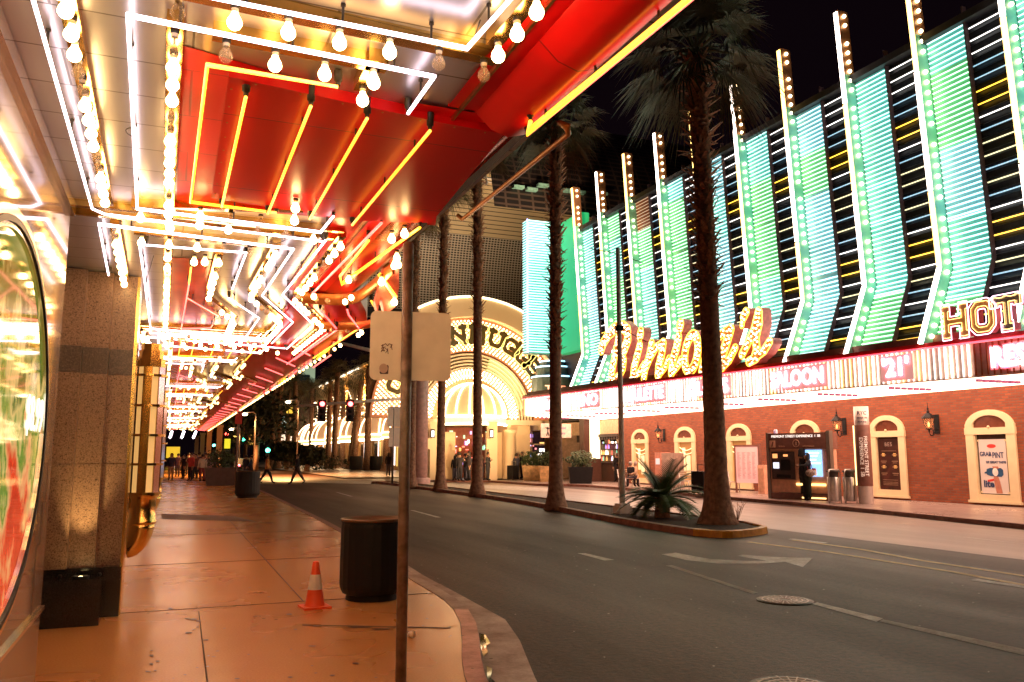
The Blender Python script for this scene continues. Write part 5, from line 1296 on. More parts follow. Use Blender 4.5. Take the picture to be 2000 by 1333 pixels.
for i, (x, y) in enumerate([(13, 46), (20, 47), (27, 47), (17, 52), (19, 40)]):  # added spots under the vault to light screen and trusses
    l = bpy.data.lights.new('added_vault_spot', 'SPOT'); l.energy = 1900; l.color = (1, .72, .46); l.spot_size = R(120); l.spot_blend = .9; l.shadow_soft_size = .3
    o = bpy.data.objects.new('added_vault_spot', l); col.objects.link(o); o.location = (x, y, 13.5); o.rotation_euler = (R(140), 0, 0)

# ================================================================== PALMS
def palm(label, hgt, r0, seed, crown=2.6, boots=.45, fronds=44, group='tall palms on the median', full=True):
    rg = random.Random(seed); root = empty('palm_tree', (0, 0, 0), 0, label, 'palm tree', group)
    b = MB(); pts = []; rs = []; n = 60
    lean = (rg.uniform(-.15, .15), rg.uniform(-.15, .15))
    for k in range(n + 1):
        t = k / n; z = hgt * t; pts.append((lean[0] * t * t * 1.2, lean[1] * t * t, z - .1))
        fl_ = 1.35 * math.exp(-z / .35) + .5 * math.exp(-z / 1.6)
        rs.append(r0 * (1.0 - .22 * t + .38 * math.exp(-max(z - .1, 0) / .9) + .7 * math.exp(-max(z - .1, 0) / .2)) * (1 + rg.uniform(-.03, .03)))
    b.tube(pts, rs, 16 if full else 8)
    if full: tr = b.build('trunk', TRUNK, root); b = MB()
    z = hgt * (1 - boots)
    while z < hgt - .1:
        t = z / hgt; nn = 12
        for k in range(nn):
            if rg.random() < .2: continue
            a = 2 * math.pi * (k + rg.random() * .8) / nn; r = r0 * .85; w = rg.uniform(.04, .10); L = rg.uniform(.12, .30) * (1 if full else 1.3); out = rg.uniform(.04, .24) * (r0 / .2 if full else 1)
            c, s = math.cos(a), math.sin(a); o = Vector((lean[0] * t * t * 1.2 + r * c * .9, lean[1] * t * t + r * s * .9, z)); e = Vector((-s, c, 0)) * w
            tip = o + Vector((c * out * 1.3, s * out * 1.3, rg.choice((1, 1, .5, -.3)) * L)); b.add([o - e, o + e, tip + e * .35, tip - e * .35, o + Vector((c * .06, s * .06, -.08))], [(0, 1, 2, 3), (1, 0, 4)])
        z += .13 if full else .3
    if full: b.build('old_leaf_bases', BOOT, root)
    else: b.build('trunk', TRUNK, root)
    b = MB(); top = Vector((lean[0] * 1.2, lean[1], hgt))
    nbl = 34 if full else 12
    for f in range(fronds):
        u = (f + .5) / fronds; el = R(80 - 125 * u + rg.uniform(-10, 10)); az = f * 2.39996 + rg.uniform(-.2, .2)
        d = Vector((math.cos(az) * math.cos(el), math.sin(az) * math.cos(el), math.sin(el))); side = Vector((-math.sin(az), math.cos(az), 0)); up = side.cross(d)
        L1 = crown * rg.uniform(.38, .55); mid = top + d * L1 + Vector((0, 0, -.10)); mi = 1 if el < R(-42) else 0
        b.tube([top + Vector((0, 0, .05)), top + d * L1 * .5 + Vector((0, 0, .05)), mid], [.03, .02, .014], 3, mi, False, False)
        for k in range(nbl):
            a = R(-100 + 200 * k / (nbl - 1)); bd = (d * math.cos(a) + side * math.sin(a)).normalized(); l = crown * rg.uniform(.42, .62) * (.75 + .25 * math.cos(a))
            m1 = mid + bd * l * .5 + up * (.05 * math.cos(a)) + Vector((0, 0, -l * .10)); tp = mid + bd * l * .92 + Vector((0, 0, -l * rg.uniform(.3, .7))); w = (bd.cross(up)).normalized() * l * (.017 if full else .03)
            b.add([mid, m1 - w, tp, m1 + w], [(0, 1, 3), (1, 2, 3)], mi)
    b.build('crown', [FROND, FRONDD], root, recalc=False)
    return root
P1 = palm('large palm with a thick flared trunk nearest the yellow tip of the median', 11.9, .262, 1, 2.5, .55, 48)
P1.location = tuple(at(1402, 1022, Z=0)); P1.location.z = 0
P2 = palm('palm with a shaggy upper trunk standing left of the white street pole', 12.8, .20, 2, 2.0, .62, 40); P2.location = at(1086, 990, Z=0)
P3 = palm('slimmer leaning palm standing in front of the entrance arch', 15.6, .20, 3, 2.3, .55, 36); P3.location = at(932, 965, Z=0)
P4 = copy_tree(P3); P4.location = at(860, 955, Z=0); P4.rotation_euler.z = 2.1; P4['label'] = 'thin red-lit palm between the signpost and the leaning palm'
P5 = copy_tree(P3); P5.location = at(803, 950, Z=0); P5.rotation_euler.z = 4; P5.scale = (1, 1, .97); P5['label'] = 'palm trunk mostly hidden behind the near signpost'
FP = palm('x', 11.5, .38, 6, 2.7, .5, 34, 'far palms along the arched casino', False)
for i, (px, Yd, s_, lab) in enumerate([(754, 83, 1.0, 'far palm wrapped in light right of the two far litter bins'), (717, 87, 1.0, 'thick far palm standing between the two far litter bins'), (690, 93, .92, 'far palm leaning left beside the right red traffic light'), (683, 95, .62, 'short young far palm beneath the right red traffic light'), (652, 101, 1.08, 'far palm just right of the left red traffic light'), (640, 103, 1.0, 'far palm directly below the left red traffic light'), (606, 128, 1.1, 'far palm left of the traffic lights by the last awnings'), (573, 110, 1.05, 'far palm right of the pale slab post'), (560, 118, 1.05, 'far palm in front of the green round sign'), (541, 100, 1.1, 'far palm beside the dull street pole left of the round sign'), (530, 105, 1.15, 'leftmost far palm against the dark trees'), (590, 140, 1.1, 'farthest palm behind the walking man'), (668, 112, .95, 'far palm set back behind the traffic mast')]):
    o = FP if i == 0 else copy_tree(FP); p = at(px, 890 + 1.6 * 1629 / (Yd * 1.05), Z=0); o.location = (p.x, p.y, 0); o.rotation_euler.z = i * 1.3; o.scale = (1, 1, s_); o['label'] = lab
    for c in o.children:
        if c.name.startswith('trunk') and i in (3, 2): o.rotation_euler.x = -.05; o.rotation_euler.y = -.10
# young date palm
yp = empty('young_palm', at(1293, 1010, Z=0), 0, 'short bushy date palm with feather fronds on the median', 'palm tree')
b = MB(); rg = random.Random(9); b.tube([(0, 0, -.05), (.02, 0, .2), (0, 0, .5)], [.22, .20, .16], 10); 
for k in range(60):
    a = rg.random() * 6.28; z = rg.uniform(.02, .5); c, s = math.cos(a), math.sin(a); o = Vector((c * .18, s * .18, z)); e = Vector((-s, c, 0)) * .04; b.add([o - e, o + e, o + Vector((c * .1, s * .1, .12))], [(0, 1, 2)])
b.build('trunk', BOOT, yp); b = MB()
for f in range(46):
    az = f * 2.4 + rg.random() * .3; el = R(rg.uniform(5, 38) if f % 5 < 3 else rg.uniform(40, 82)); L = rg.uniform(.9, 1.45) * (1.15 if f == 3 else 1); P = []; d = Vector((math.cos(az), math.sin(az), 0))
    for k in range(9):
        t = k / 8; ang = el - t * R(55) * (1.1 if el < R(50) else .7); P.append((P[-1] + (d * math.cos(ang) + Vector((0, 0, math.sin(ang)))) * L / 8) if P else Vector((0, 0, .45)))
    b.tube(P, [.022 * (1 - .8 * k / 8) for k in range(9)], 3, 0, False, False)
    sd = Vector((-d.y, d.x, 0))
    for k in range(2, 9):
        for q in range(3):
            p = P[k - 1].lerp(P[k], q / 3); dr_2 = (P[k] - P[k - 1]).normalized()
            for s in (-1, 1):
                l = .34 * math.sin(math.pi * (.15 + .8 * k / 9)) + .05; tip = p + (dr_2 * .55 + sd * s * .75 + Vector((0, 0, .15))).normalized() * l; w = dr_2 * .026; b.add([p - w, tip, p + w], [(0, 1, 2)])
b.build('crown', YFROND, yp, recalc=False)
# dry twig shrub beside the big palm, leaf litter
tw = tag(empty('twig_shrub', at(1440, 1022, Z=0)), 'sparse dry twig shrub at the foot of the large palm', 'shrub'); b = MB()
for k in range(26):
    a = rg.random() * 6.28; p = Vector((0, 0, 0)); d = Vector((math.cos(a) * .4, math.sin(a) * .4, 1)).normalized(); q = p + d * rg.uniform(.2, .5); b.tube([p, q, q + Vector((rg.uniform(-.15, .15), rg.uniform(-.15, .15), .12))], .004, 3, 0, False, False)
b.build('twigs', BOOT, tw)
def leafy(c, rx, ry, rz, n, sz, m, name, parent=None, seed=0):
    g = random.Random(seed); b = MB()
    for k in range(n):
        v = Vector((g.gauss(0, 1), g.gauss(0, 1), g.gauss(0, 1))).normalized() * (g.random() ** .35); k2 = 1 + .25 * math.sin(v.x * 7 + seed) * math.cos(v.z * 6)
        p = Vector(c) + Vector((v.x * rx, v.y * ry, v.z * rz)) * k2; n1 = Vector((g.gauss(0, 1), g.gauss(0, 1), g.gauss(0, 1))).normalized(); n2 = n1.orthogonal().normalized(); s = sz * g.uniform(.5, 1.3)
        b.add([p - n1 * s, p + n2 * s * .4, p + n1 * s, p - n2 * s * .4], [(0, 1, 2, 3)])
    return b.build(name, m, parent, recalc=False)

# ================================================================== STREET FURNITURE
# near signpost with the back of a rounded sign
ps = at(786, 1333, Z=0); sp_ = empty('signpost', (1.60, 6.0, 0), 0, 'near rusty round post carrying the blank back of a rounded traffic sign', 'signpost')
b = MB(); b.tube([(0, 0, -.02), (0, 0, 3.2)], .040, 20)
b.lathe((0, 0, 0), [(.036, 3.2), (.03, 3.215), (.001, 3.22)], 20); b.build('post', POLE, sp_)
sg2 = MB(); c0 = at(801, 676, Y=6.03); w, h, r = .305, .262, .045; pts = []
for (sx, sz, a0) in ((1, 1, 0), (-1, 1, 90), (-1, -1, 180), (1, -1, 270)):
    for k in range(6): a = R(a0 + k * 18); pts.append(Vector((c0.x - 1.60 + sx * (w - r) + r * math.cos(a), .042, c0.z + sz * (h - r) + r * math.sin(a))))
sg2.prism(pts, (0, .004, 0)); M_ = Matrix.Rotation(R(-10), 4, 'Z')
so2 = sg2.build('sign_plate', SIGNB, sp_); so2.data.transform(Matrix.Translation((0, 0, 0)) @ M_)
def onsign(px, py, d=-.003):
    p = at(px, py, P=(1.60, 6.042, 2.4), N=M_ @ Vector((0, 1, 0))); n_ = M_ @ Vector((0, 1, 0)); return p - Vector((1.60, 6.0, 0)) + n_ * d
b = MB(); 
for q in [((744, 676), (752, 673)), ((752, 671), (757, 676), (760, 672)), ((760, 672), (766, 674), (762, 680)), ((744, 681), (753, 678)), ((744, 688), (749, 680), (750, 687)), ((752, 681), (757, 684), (753, 690)), ((757, 681), (758, 692)), ((745, 685), (752, 685)), ((764, 674), (766, 684)), ((747, 673), (747, 679))]:
    b.tube([onsign(*p) for p in q], .0022, 4, 0, False)
b.build('scribbled_tag', RINK if False else mat('marker_ink', (.12, .03, .04), .5), sp_)
b = MB(); b.poly([onsign(x, y, -.002) for x, y in [(741, 727), (757, 713), (759, 716), (758, 731), (743, 731)]], 0); c_ = onsign(749, 720, -.0035)
ex = (onsign(759, 720, -.0035) - c_); ez = (onsign(749, 711, -.0035) - c_); b.poly([c_ + ex * .85 * math.cos(t) + ez * 1.05 * math.sin(t) for t in [k * .4 for k in range(16)]], 1)
b.build('round_sticker', [mat('stk_navy', (.08, .05, .09), .5), mat('stk_pale', (.62, .47, .42), .5)], sp_)
b = MB()
for z in (2.30, 2.52, 2.62, 3.12, 2.05): b.lathe((-.012, -.034, z), [(.0001, -.004), (.007, -.003), (.008, 0)], 8, 0, True, M=Matrix.Rotation(R(90), 4, 'X'))
b.build('bolt', BRASSD, sp_)
# litter bins
def bin_(name, loc, r, h, label, group=None, rim=False, fluted=True):
    t = empty(name, loc, 0, label, 'litter bin', group); b = MB(); n = 48 if fluted else 20
    vs = []; pr = [(.80, 0), (.80, .06), (.90, .075), (.98, .13), (1.0, .18), (.985, h - .05), (.96, h)]
    for q, z in pr:
        for k in range(n): a = 2 * math.pi * k / n; rr = r * q * (1 - (.012 if k % 2 and fluted and .1 < z < h else 0)); vs.append((rr * math.cos(a), rr * math.sin(a), z))
    b.add(vs, [(i * n + k, i * n + (k + 1) % n, (i + 1) * n + (k + 1) % n, (i + 1) * n + k) for i in range(len(pr) - 1) for k in range(n)], 0, not fluted)
    b.build('body', BLKM if rim else mat('bin_black', (.018, .016, .016), .6), t)
    b = MB(); b.lathe((0, 0, h), [(r * .96, 0), (r * 1.0, .005), (r * 1.0, .03), (r * .93, .035), (r * .80, .01), (r * .45, -.03), (r * .42, -.12), (.01, -.12)], 32)
    b.build('rim', mat('bin_rim', (.14, .085, .05), .4, .5), t); return t
bin_('litter_bin', (2.20, 9.55, 0), .375, .86, 'large near black fluted litter bin standing behind the signpost', 'black round litter bins', True)
pc = at(484, 973, Z=0); bin_('litter_bin', (pc.x, pc.y + .3, 0), .46, .98, 'black round litter bin farther up the left pavement by the kerb', 'black round litter bins')
for i, (px, lab) in enumerate([(695, 'far small black bin left of the thick far palm'), (734, 'far small black bin right of the thick far palm')]): p = at(px, 919, Z=0); bin_('litter_bin', (p.x, p.y, 0), .7, 1.5, lab, 'black round litter bins', False, False)
# cone
cn = empty('traffic_cone', (1.50, 9.2, 0), .1, 'small orange traffic cone with one white band beside the near bin', 'cone')
ORC = mat('cone_orange', (.85, .10, .02), .4, 0, .08, 8)
b = MB(); b.box(-.145, .145, -.145, .145, 0, .022); b.build('base', ORC, cn); b = MB(); b.lathe((0, 0, 0), [(.11, .022), (.10, .04), (.076, .19), (.051, .345), (.032, .47), (.026, .478), (.02, .46)], 24); b.build('body', ORC, cn)
b = MB(); b.lathe((0, 0, 0), [(.0775, .19), (.0525, .345)], 24); b.build('reflective_band', mat('cone_white', (.8, .75, .65), .35), cn)
# small cup / litter by the post
cu = tag(MB().lathe((0, 0, .03), [(.0001, -.05), (.022, -.05), (.03, .05), (.0001, .05)], 12, 0, True, M=Matrix.Rotation(R(80), 4, 'X')).build('crumpled_cup', mat('cup_white', (.8, .7, .6), .5)), 'small crumpled paper cup lying beside the near signpost', 'cup'); cu.location = at(803, 1246, Z=0)
for i, (x, y, lab) in enumerate([(835, 1161, 'pale scrap of paper lying near the kerb behind the signpost')]):
    o = tag(MB().poly([(0, 0, .006), (.06, .01, .014), (.07, .05, .006), (.02, .06, .012)]).build('paper_scrap', mat('scrap', (.6, .42, .3), .6)), lab, 'litter'); o.location = at(x, y, Z=0)
# white street pole with cross wires
wp = empty('street_pole', at(1216, 1003, Z=0), 0, 'tall pale pole on a square base standing on the median', 'pole')
b = MB(); b.tube([(0, 0, .1), (0, 0, 7.6)], [.085, .062], 14); b.build('shaft', WPOLE, wp); MB().box(-.2, .2, -.2, .2, 0, .2).box(-.16, .16, -.16, .16, .2, .27).build('base', WPOLE, wp)
b = MB(); b.tube([(-.9, 0, 7.5), (0, 0, 7.42), (.9, .1, 7.25)], .012, 4); b.build('span_wire', BLKM, wp); b = MB(); b.tube([(0, 0, 5.25), (.95, .1, 4.9)], .012, 4); b.build('span_wire', BLKM, wp); MB().box(-.09, .09, -.09, .09, 5.15, 5.30).build('clamp', BLKM, wp)
# pink column near arch
pk = empty('street_column', at(820, 945, Z=0), 0, 'pale pink round column rising behind the sign at the crossing', 'column'); b = MB(); b.tube([(0, 0, 0), (0, 0, 8.4)], .42, 20); b.lathe((0, 0, 0), [(.6, 0), (.6, .3), (.45, .35)], 20); b.build('shaft', mat('pink_col', (.72, .46, .42), .5), pk)
# crossing sign
cs = empty('crossing_sign', at(766, 945, Z=0), 0, 'thin post with two stacked pale panels seen from behind at the median end', 'signpost'); b = MB(); b.tube([(0, 0, 0), (0, 0, 4.4)], .06, 8); b.build('post', GRYM, cs)
MB().box(-.35, .55, -.05, .0, 3.25, 4.4).box(-.25, .45, -.05, .0, 2.1, 3.2).build('panel', SIGNB, cs)
# traffic mast: arm with two red signals
tm_p = Vector((9.9 - 5.6, 52, 0)); mastp = at(600, 893, Y=62)
tm = empty('traffic_mast', (at(527, 890, Y=50).x, 50, 0), 0, 'traffic signal mast arm carrying two red lights over the crossing', 'traffic light'); TM = tm.location.copy()
ex0 = (at(790, 900, Y=50) - TM).x; aL, aR = at(596, 792, Y=50) - TM, at(700, 781, Y=50) - TM
b = MB(); b.tube([(at(716, 900, Y=50) - TM).x * Vector((1, 0, 0)), Vector(((at(716, 900, Y=50) - TM).x, 0, 6))], .12, 8)
b = MB(); b.tube([aL + Vector((-.4, 0, -.05)), Vector((ex0, 0, aR.z + .15))], [.07, .10], 8); ex = (at(790, 900, Y=50) - TM).x; b.tube([(ex, 0, 0), (ex, 0, 8.2)], [.16, .11], 10); b.build('mast_arm', WPOLE, tm)
for px in (629, 684):
    c = at(px, 796, Y=49.8) - TM; b = MB(); b.box(c.x - .22, c.x + .22, -.25, -.05, c.z - .85, c.z + .45); hs_ = b.build('signal_head', mat('signal_body', (.05, .012, .01), .5), tm)
    for k, m in enumerate([emi('red_light', (1, .06, .06), 14), BLKM, BLKM]):
        b = MB(); b.lathe((c.x, -.26, c.z + .2 - k * .4), [(.0001, .06), (.10, .04), (.15, 0)], 12, 0, True, M=Matrix.Rotation(R(90), 4, 'X')); b.build('lamp', m, hs_)
tm2 = pk; b = MB(); q0, q1 = at(655, 668, Y=46.5) - pk.location, at(818, 708, Y=46.5) - pk.location; b.tube([q0, q1], [.09, .12], 8); b.build('arm', WPOLE, tm2)
# left signpost with red sign
rs = empty('parking_sign', at(460, 952, Z=0), 0, 'thin post with a red sign plate beside the left planter', 'signpost'); b = MB(); b.tube([(0, 0, 0), (0, 0, 4.1)], .06, 8); b.build('post', POLE, rs); MB().box(-.17, .17, -.08, -.06, 3.2, 4.0).build('plate', mat('red_sign', (.6, .06, .05), .5), rs)
# planter with shrub, left
pp = at(432, 949, Z=0); pt_ = empty('planter', (pp.x, pp.y + .6, 0), 0, 'dark tapered planter box with a leafy shrub on the left pavement', 'planter')
def planter_box(parent, w, d, h, m, mi2=None):
    b = MB(); t = 1.16
    vs = [(sx * w * q, sy * d * q, z) for q, z in ((.86, 0), (1, h)) for sx, sy in ((-1, -1), (1, -1), (1, 1), (-1, 1))]
    b.add(vs, [(0, 1, 5, 4), (1, 2, 6, 5), (2, 3, 7, 6), (3, 0, 4, 7), (4, 5, 6, 7), (0, 1, 2, 3)]); return b.build('box', m, parent)
planter_box(pt_, .85, .6, .95, mat('planter_dark', (.10, .06, .05), .7)); leafy((0, 0, 1.45), .8, .6, .55, 900, .09, LEAF, 'shrub', pt_, 3)
# planters right: two panelled and a black one, with foliage
for i, (xa, xb, y, m, lab) in enumerate([(1018, 1047, 939, PLAN, 'pale stone-faced planter at the left end of the far planter row'), (1050, 1082, 941, PLAN, 'wide pale stone-faced planter second in the far planter row'), (1100, 1149, 945, BLKM, 'black planter box at the right end of the far planter row')]):
    a_, c_ = at(xa, y, Z=0), at(xb, y, Z=0); t = empty('planter', ((a_.x + c_.x) / 2 + .3, (a_.y + c_.y) / 2, 0), math.atan2(c_.y - a_.y, c_.x - a_.x), lab, 'planter', 'planters on the far pavement')
    L = (c_ - a_).length / 2; planter_box(t, max(.7, min(1.6, L * .9)), .5, .95, m); leafy((0, 0, 1.35), max(.8, L * .9), .5, .55, 900, .10, LEAF, 'shrub', t, 5 + i)
# ticket and information kiosk
kp, kq = at(1506, 974, Z=0), at(1633, 980, Z=0)
kd = Vector((kq.x - kp.x, kq.y - kp.y, 0)); kw = kd.length; ang = math.atan2(kd.y, kd.x)
kx = empty('ticket_kiosk', (kp.x, kp.y, 0), ang, 'brown ticket and information kiosk headed FREMONT STREET EXPERIENCE against the brick', 'kiosk')
KB = mat('kiosk_brown', (.24, .105, .08), .5); KT = mat('kiosk_tan', (.80, .44, .30), .5)
HK = 2.42
MB().box(.02, kw - .30, .04, .70, .25, HK - .02).build('cabinet', KT, kx)
MB().box(0, kw - .26, -.02, .72, HK - .58, HK).build('header', KB, kx)
MB().box(-.10, .0, -.03, .2, 0, HK + .03).box(kw - .25, kw - .12, -.03, .2, 0, HK + .06).build('post', GRYM, kx)
MB().box(.02, kw - .3, .0, .70, .0, .22).build('plinth', KB, kx)
text('FREMONT STREET EXPERIENCE  I  SB', .125, FY, Vector((kw * .44, -.035, HK - .12)), emi('kiosk_white', (1, .9, .8), 1.2), 'lettering', kx, .005, .0, sx=1.0)
text('tickets', .10, FY, Vector((kw * .22, -.035, HK - .48)), KT, 'lettering', kx, .004); text('information', .10, FY, Vector((kw * .64, -.035, HK - .48)), KT, 'lettering', kx, .004)
b = MB(); b.box(.06, .30, -.04, -.02, HK - .53, HK - .26, 0); b.poly([(.13, -.045, HK - .50), (.20, -.045, HK - .48), (.24, -.045, HK - .33), (.19, -.045, HK - .30)], 1)
c = Vector((kw * .45, -.04, HK - .38)); b.tube([c + Vector((.13 * math.cos(t), 0, .13 * math.sin(t))) for t in [k * math.pi / 10 for k in range(21)]], .012, 4); b.box(c.x - .015, c.x + .015, -.045, -.03, c.z - .07, c.z + .06); b.build('pictogram', [KT, KB], kx)
b = MB(); b.box(.10, kw * .40, -.01, .05, .72, HK - .68); b.build('ticket_machine', mat('machine_dark', (.06, .035, .03), .4), kx)
b = MB(); b.box(.18, .42, -.03, -.005, 1.12, 1.34); b.build('ticket_screen', emi('screen_white', (.8, .85, 1), 1.3), kx)
b = MB(); b.box(.16, .36, -.025, -.008, 1.5, 1.66, 0); b.box(.62, .8, -.025, -.008, 1.56, 1.64, 0); b.box(.5, .9, -.025, -.005, 1.05, 1.45, 1); b.box(.3, .9, -.02, -.005, .78, .9, 1); b.build('machine_panel', [emi('lamp_orange', (1, .38, .1), 1.2), BLKM], kx)
b = MB(); b.box(kw * .58, kw * .82, -.01, .04, .85, 1.80); b.build('info_screen', emi('screen_blue', (.18, .50, 1), 1.5), kx)
b = MB(); b.box(kw * .60, kw * .74, -.02, -.012, .88, 1.12, 0); 
for z, a, c in ((1.66, .62, .78), (1.56, .66, .76), (1.42, .6, .74), (1.3, .6, .8)): b.box(kw * a, kw * c, -.018, -.012, z, z + .045, 1)
b.build('screen_picture', [emi('scr_brown', (.6, .25, .08), .8), emi('scr_white', (.9, .95, 1), 1.8)], kx)
MB().box(kw * .42, kw * .86, -.02, .03, .52, .60).box(kw * .5, kw * .86, -.02, .03, .06, .11).build('under_light', emi('kiosk_under', (1, .62, .2), 2.6), kx)
b = MB(); b.lathe((.12, .3, HK), [(.07, 0), (.07, .12), (.05, .16), (.001, .16)], 12); b.build('beacon', emi('beacon_blue', (.05, .06, .5), .3), kx)
# twin steel bins
for i, (px, lab) in enumerate([(1630, 'left one of the two brushed steel bins beside the kiosk'), (1661, 'right one of the two brushed steel bins, against the round pylon')]):
    p = at(px, 983, Z=0); t = empty('steel_bin', (p.x, p.y, 0), 0, lab, 'litter bin', 'steel bins by the kiosk'); b = MB(); b.lathe((0, 0, 0), [(.17, .06), (.20, .10), (.21, .85), (.20, .87)], 20); b.build('body', STEEL, t)
    b = MB(); b.lathe((0, 0, 0), [(.17, .87), (.17, 1.03), (.21, 1.04), (.22, 1.08), (.001, 1.12)], 20); b.build('hood', mat('bin_mouth', (.05, .04, .035), .5), t)
    b = MB(); b.tube([(-.25, -.05, 0), (-.25, -.05, 1.02), (-.2, -.05, 1.12), (.2, -.05, 1.12), (.25, -.05, 1.02), (.25, -.05, 0)], .022, 6); b.build('frame', STEEL, t)
# transit pylon
rp = at(1692, 984, Z=0); rt = empty('transit_pylon', (rp.x, rp.y, 0), 0, 'round steel transit pylon with vertical FREMONT STREET lettering near the brick wall', 'pylon')
b = MB(); b.lathe((0, 0, 0), [(.24, 0), (.24, .58)], 28, 0); b.build('steel_drum', mat('pylon_steel', (.66, .56, .52), .4, .4, .06, 8), rt); b = MB(); b.lathe((0, 0, 0), [(.24, 2.62), (.24, 3.25), (.001, 3.26)], 28, 0); b.build('steel_drum', MATS['pylon_steel'], rt)
b = MB(); b.lathe((0, 0, 0), [(.245, .58), (.255, .60), (.255, 2.60), (.245, 2.62)], 28); b.build('brown_sleeve', KB, rt)
va2 = math.atan2(-rp.y, -rp.x)
MV = Matrix.Rotation(va2 + R(90) + R(4), 4, 'Z')
def cyl_text(s, size, u0, z0, vert, m, r=.262):
    o = text(s, size, Matrix.Identity(4), Vector((0, 0, 0)), m, 'lettering', rt, .0, .002, 'CENTER')
    for v in o.data.vertices:
        x, y = v.co.x, v.co.y
        if vert: x, y = y, -x
        a = va2 + (u0 + x) / r; v.co = (r * math.cos(a), r * math.sin(a), z0 + y)
cyl_text('FREMONT STREET', .165, .085, 1.58, True, emi('pylon_text', (1, .6, .4), .4)); cyl_text('EXPERIENCE  I  SB', .165, -.06, 1.55, True, MATS['pylon_text'])
cyl_text('RTC', .17, .02, 3.02, False, TINK, .243); cyl_text('DEUCE ON', .07, .02, 2.86, False, TINK, .243); cyl_text('STRIP AND', .06, .02, 2.72, False, TINK, .243)
b = MB(); b.tube([Vector((.27 * math.cos(va2 - 1.35), .27 * math.sin(va2 - 1.35), z)) for z in (.6, 2.6)], .022, 6); b.build('edge_light', emi('pylon_edge', (1, .66, .25), 3), rt)
# menu board and cabinet
mp = at(1462, 963, Z=0); mb_ = empty('menu_board', (mp.x, mp.y, 0), ang + .1, 'free-standing pink-lit route board on two dark legs before the brick', 'notice board')
MB().box(-.55, .55, -.02, .02, .42, 1.98).build('panel', emi('board_pale', (1, .42, .38), .42, (.7, .5, .45)), mb_)
b = MB(); b.box(-.60, -.55, -.05, .05, 0, 2.05); b.box(.55, .66, -.06, .08, 0, 2.08); b.box(-.6, .6, -.04, .04, 1.98, 2.06); b.build('frame', KB, mb_)
b = MB(); rg = random.Random(4)
for k in range(22):
    z = .62 + k * .052
    for c in range(4): b.box(-.48 + c * .24, -.48 + c * .24 + rg.uniform(.10, .19), -.026, -.022, z, z + .012)
b.build('printed_lines', mat('route_ink', (.42, .16, .16), .6), mb_)
cp = at(1492, 965, Z=0); ut = empty('utility_cabinet', (cp.x, cp.y, 0), ang, 'small brown metal cabinet between the route board and the kiosk', 'cabinet'); MB().box(-.16, .16, -.15, .25, .0, 1.2).build('box', KT, ut); MB().box(-.12, .12, -.165, -.155, .1, 1.05).build('door', mat('cab_door', (.6, .32, .2), .5), ut)
ap = at(1292, 953, Z=0); at_ = empty('ticket_machine', (ap.x, ap.y, 0), ang, 'pink and grey ticket vending machine between the far windows', 'vending machine')
MB().box(-.38, .0, -.02, .75, .0, 1.75).build('front_case', mat('atm_pink', (.62, .28, .2), .5), at_); MB().box(.0, .85, .05, .75, .0, 1.72).build('side_case', mat('atm_grey', (.42, .30, .24), .6), at_); MB().box(-.32, -.06, -.035, -.02, 1.15, 1.45).build('screen', emi('atm_scr', (.5, .45, .5), .6), at_)
# benches made of loops of steel tube
def bench():
    t = empty('bench', (0, 0, 0)); b = MB()
    for y in (-.5, .5):
        b.tube([(-.3, y, 0), (-.28, y, .42), (.22, y, .45), (.30, y, .9)], .022, 6); b.tube([(.25, y, 0), (.18, y, .44)], .022, 6)
        b.build('frame', STEEL, t); b = MB()
    for k in range(6): b.box(-.28 + k * .085, -.24 + k * .085, -.55, .55, .44, .46)
    b.build('seat', STEEL, t); b = MB()
    for k in range(4): b.box(.24 + k * .015, .26 + k * .015, -.55, .55, .54 + k * .1, .60 + k * .1)
    b.build('backrest', STEEL, t); return t
b0 = bench(); gpb = 'steel benches on the far pavement'
for i, (px, py, lab) in enumerate([(1350, 958, 'steel bench with ladder frame right of the young palm'), (1420, 962, 'steel bench on which a dark-coated person sits behind the large palm'), (1228, 952, 'steel bench on which two people sit left of the far windows')]):
    o = b0 if i == 0 else copy_tree(b0); p = at(px, py, Z=0); o.location = (p.x, p.y, 0); o.rotation_euler.z = ang + 1.57 + R(90); tag(o, lab, 'bench', gpb)
lg = at(1368, 966, Z=0); su = empty('suitcase', (lg.x, lg.y, 0), ang, 'big black suitcase standing left of the large palm trunk', 'suitcase'); MB().box(-.3, .35, -.2, .2, .05, .95).build('case', BLKM, su); MB().box(-.2, -.17, .1, .13, .95, 1.2).box(.2, .23, .1, .13, .95, 1.2).box(-.2, .23, .1, .13, 1.2, 1.23).build('handle', GRYM, su)
b = MB(); 
for x in (-.2, .25): b.lathe((x, -.15, .04), [(.04, -.02), (.04, .02)], 8, 0, True, M=Matrix.Rotation(R(90), 4, 'Y'))
b.build('wheel', BLKM, su)
# information column at the bar
kb = empty('advert_column', (at(1172, 938, Z=0).x - .8, at(1172, 938, Z=0).y - 3, 0), 0, 'dark wooden advertising column with a bright lit panel beside the open bar', 'advert column'); KL = kb.location
a_, c_ = at(1151, 815, Y=KL.y), at(1172, 896, Y=KL.y); MB().box(a_.x - KL.x - .35, c_.x - KL.x + .1, .02, .7, 0, a_.z + .1).box(a_.x - KL.x - .45, c_.x - KL.x + .2, -.02, .8, a_.z + .1, a_.z + .28).build('column', mat('col_wood', (.09, .035, .02), .5), kb)
MB().box(a_.x - KL.x + .02, c_.x - KL.x, -.02, .018, c_.z, a_.z).build('lit_panel', emi('lit_panel', (1, .82, .45), 2.2), kb)

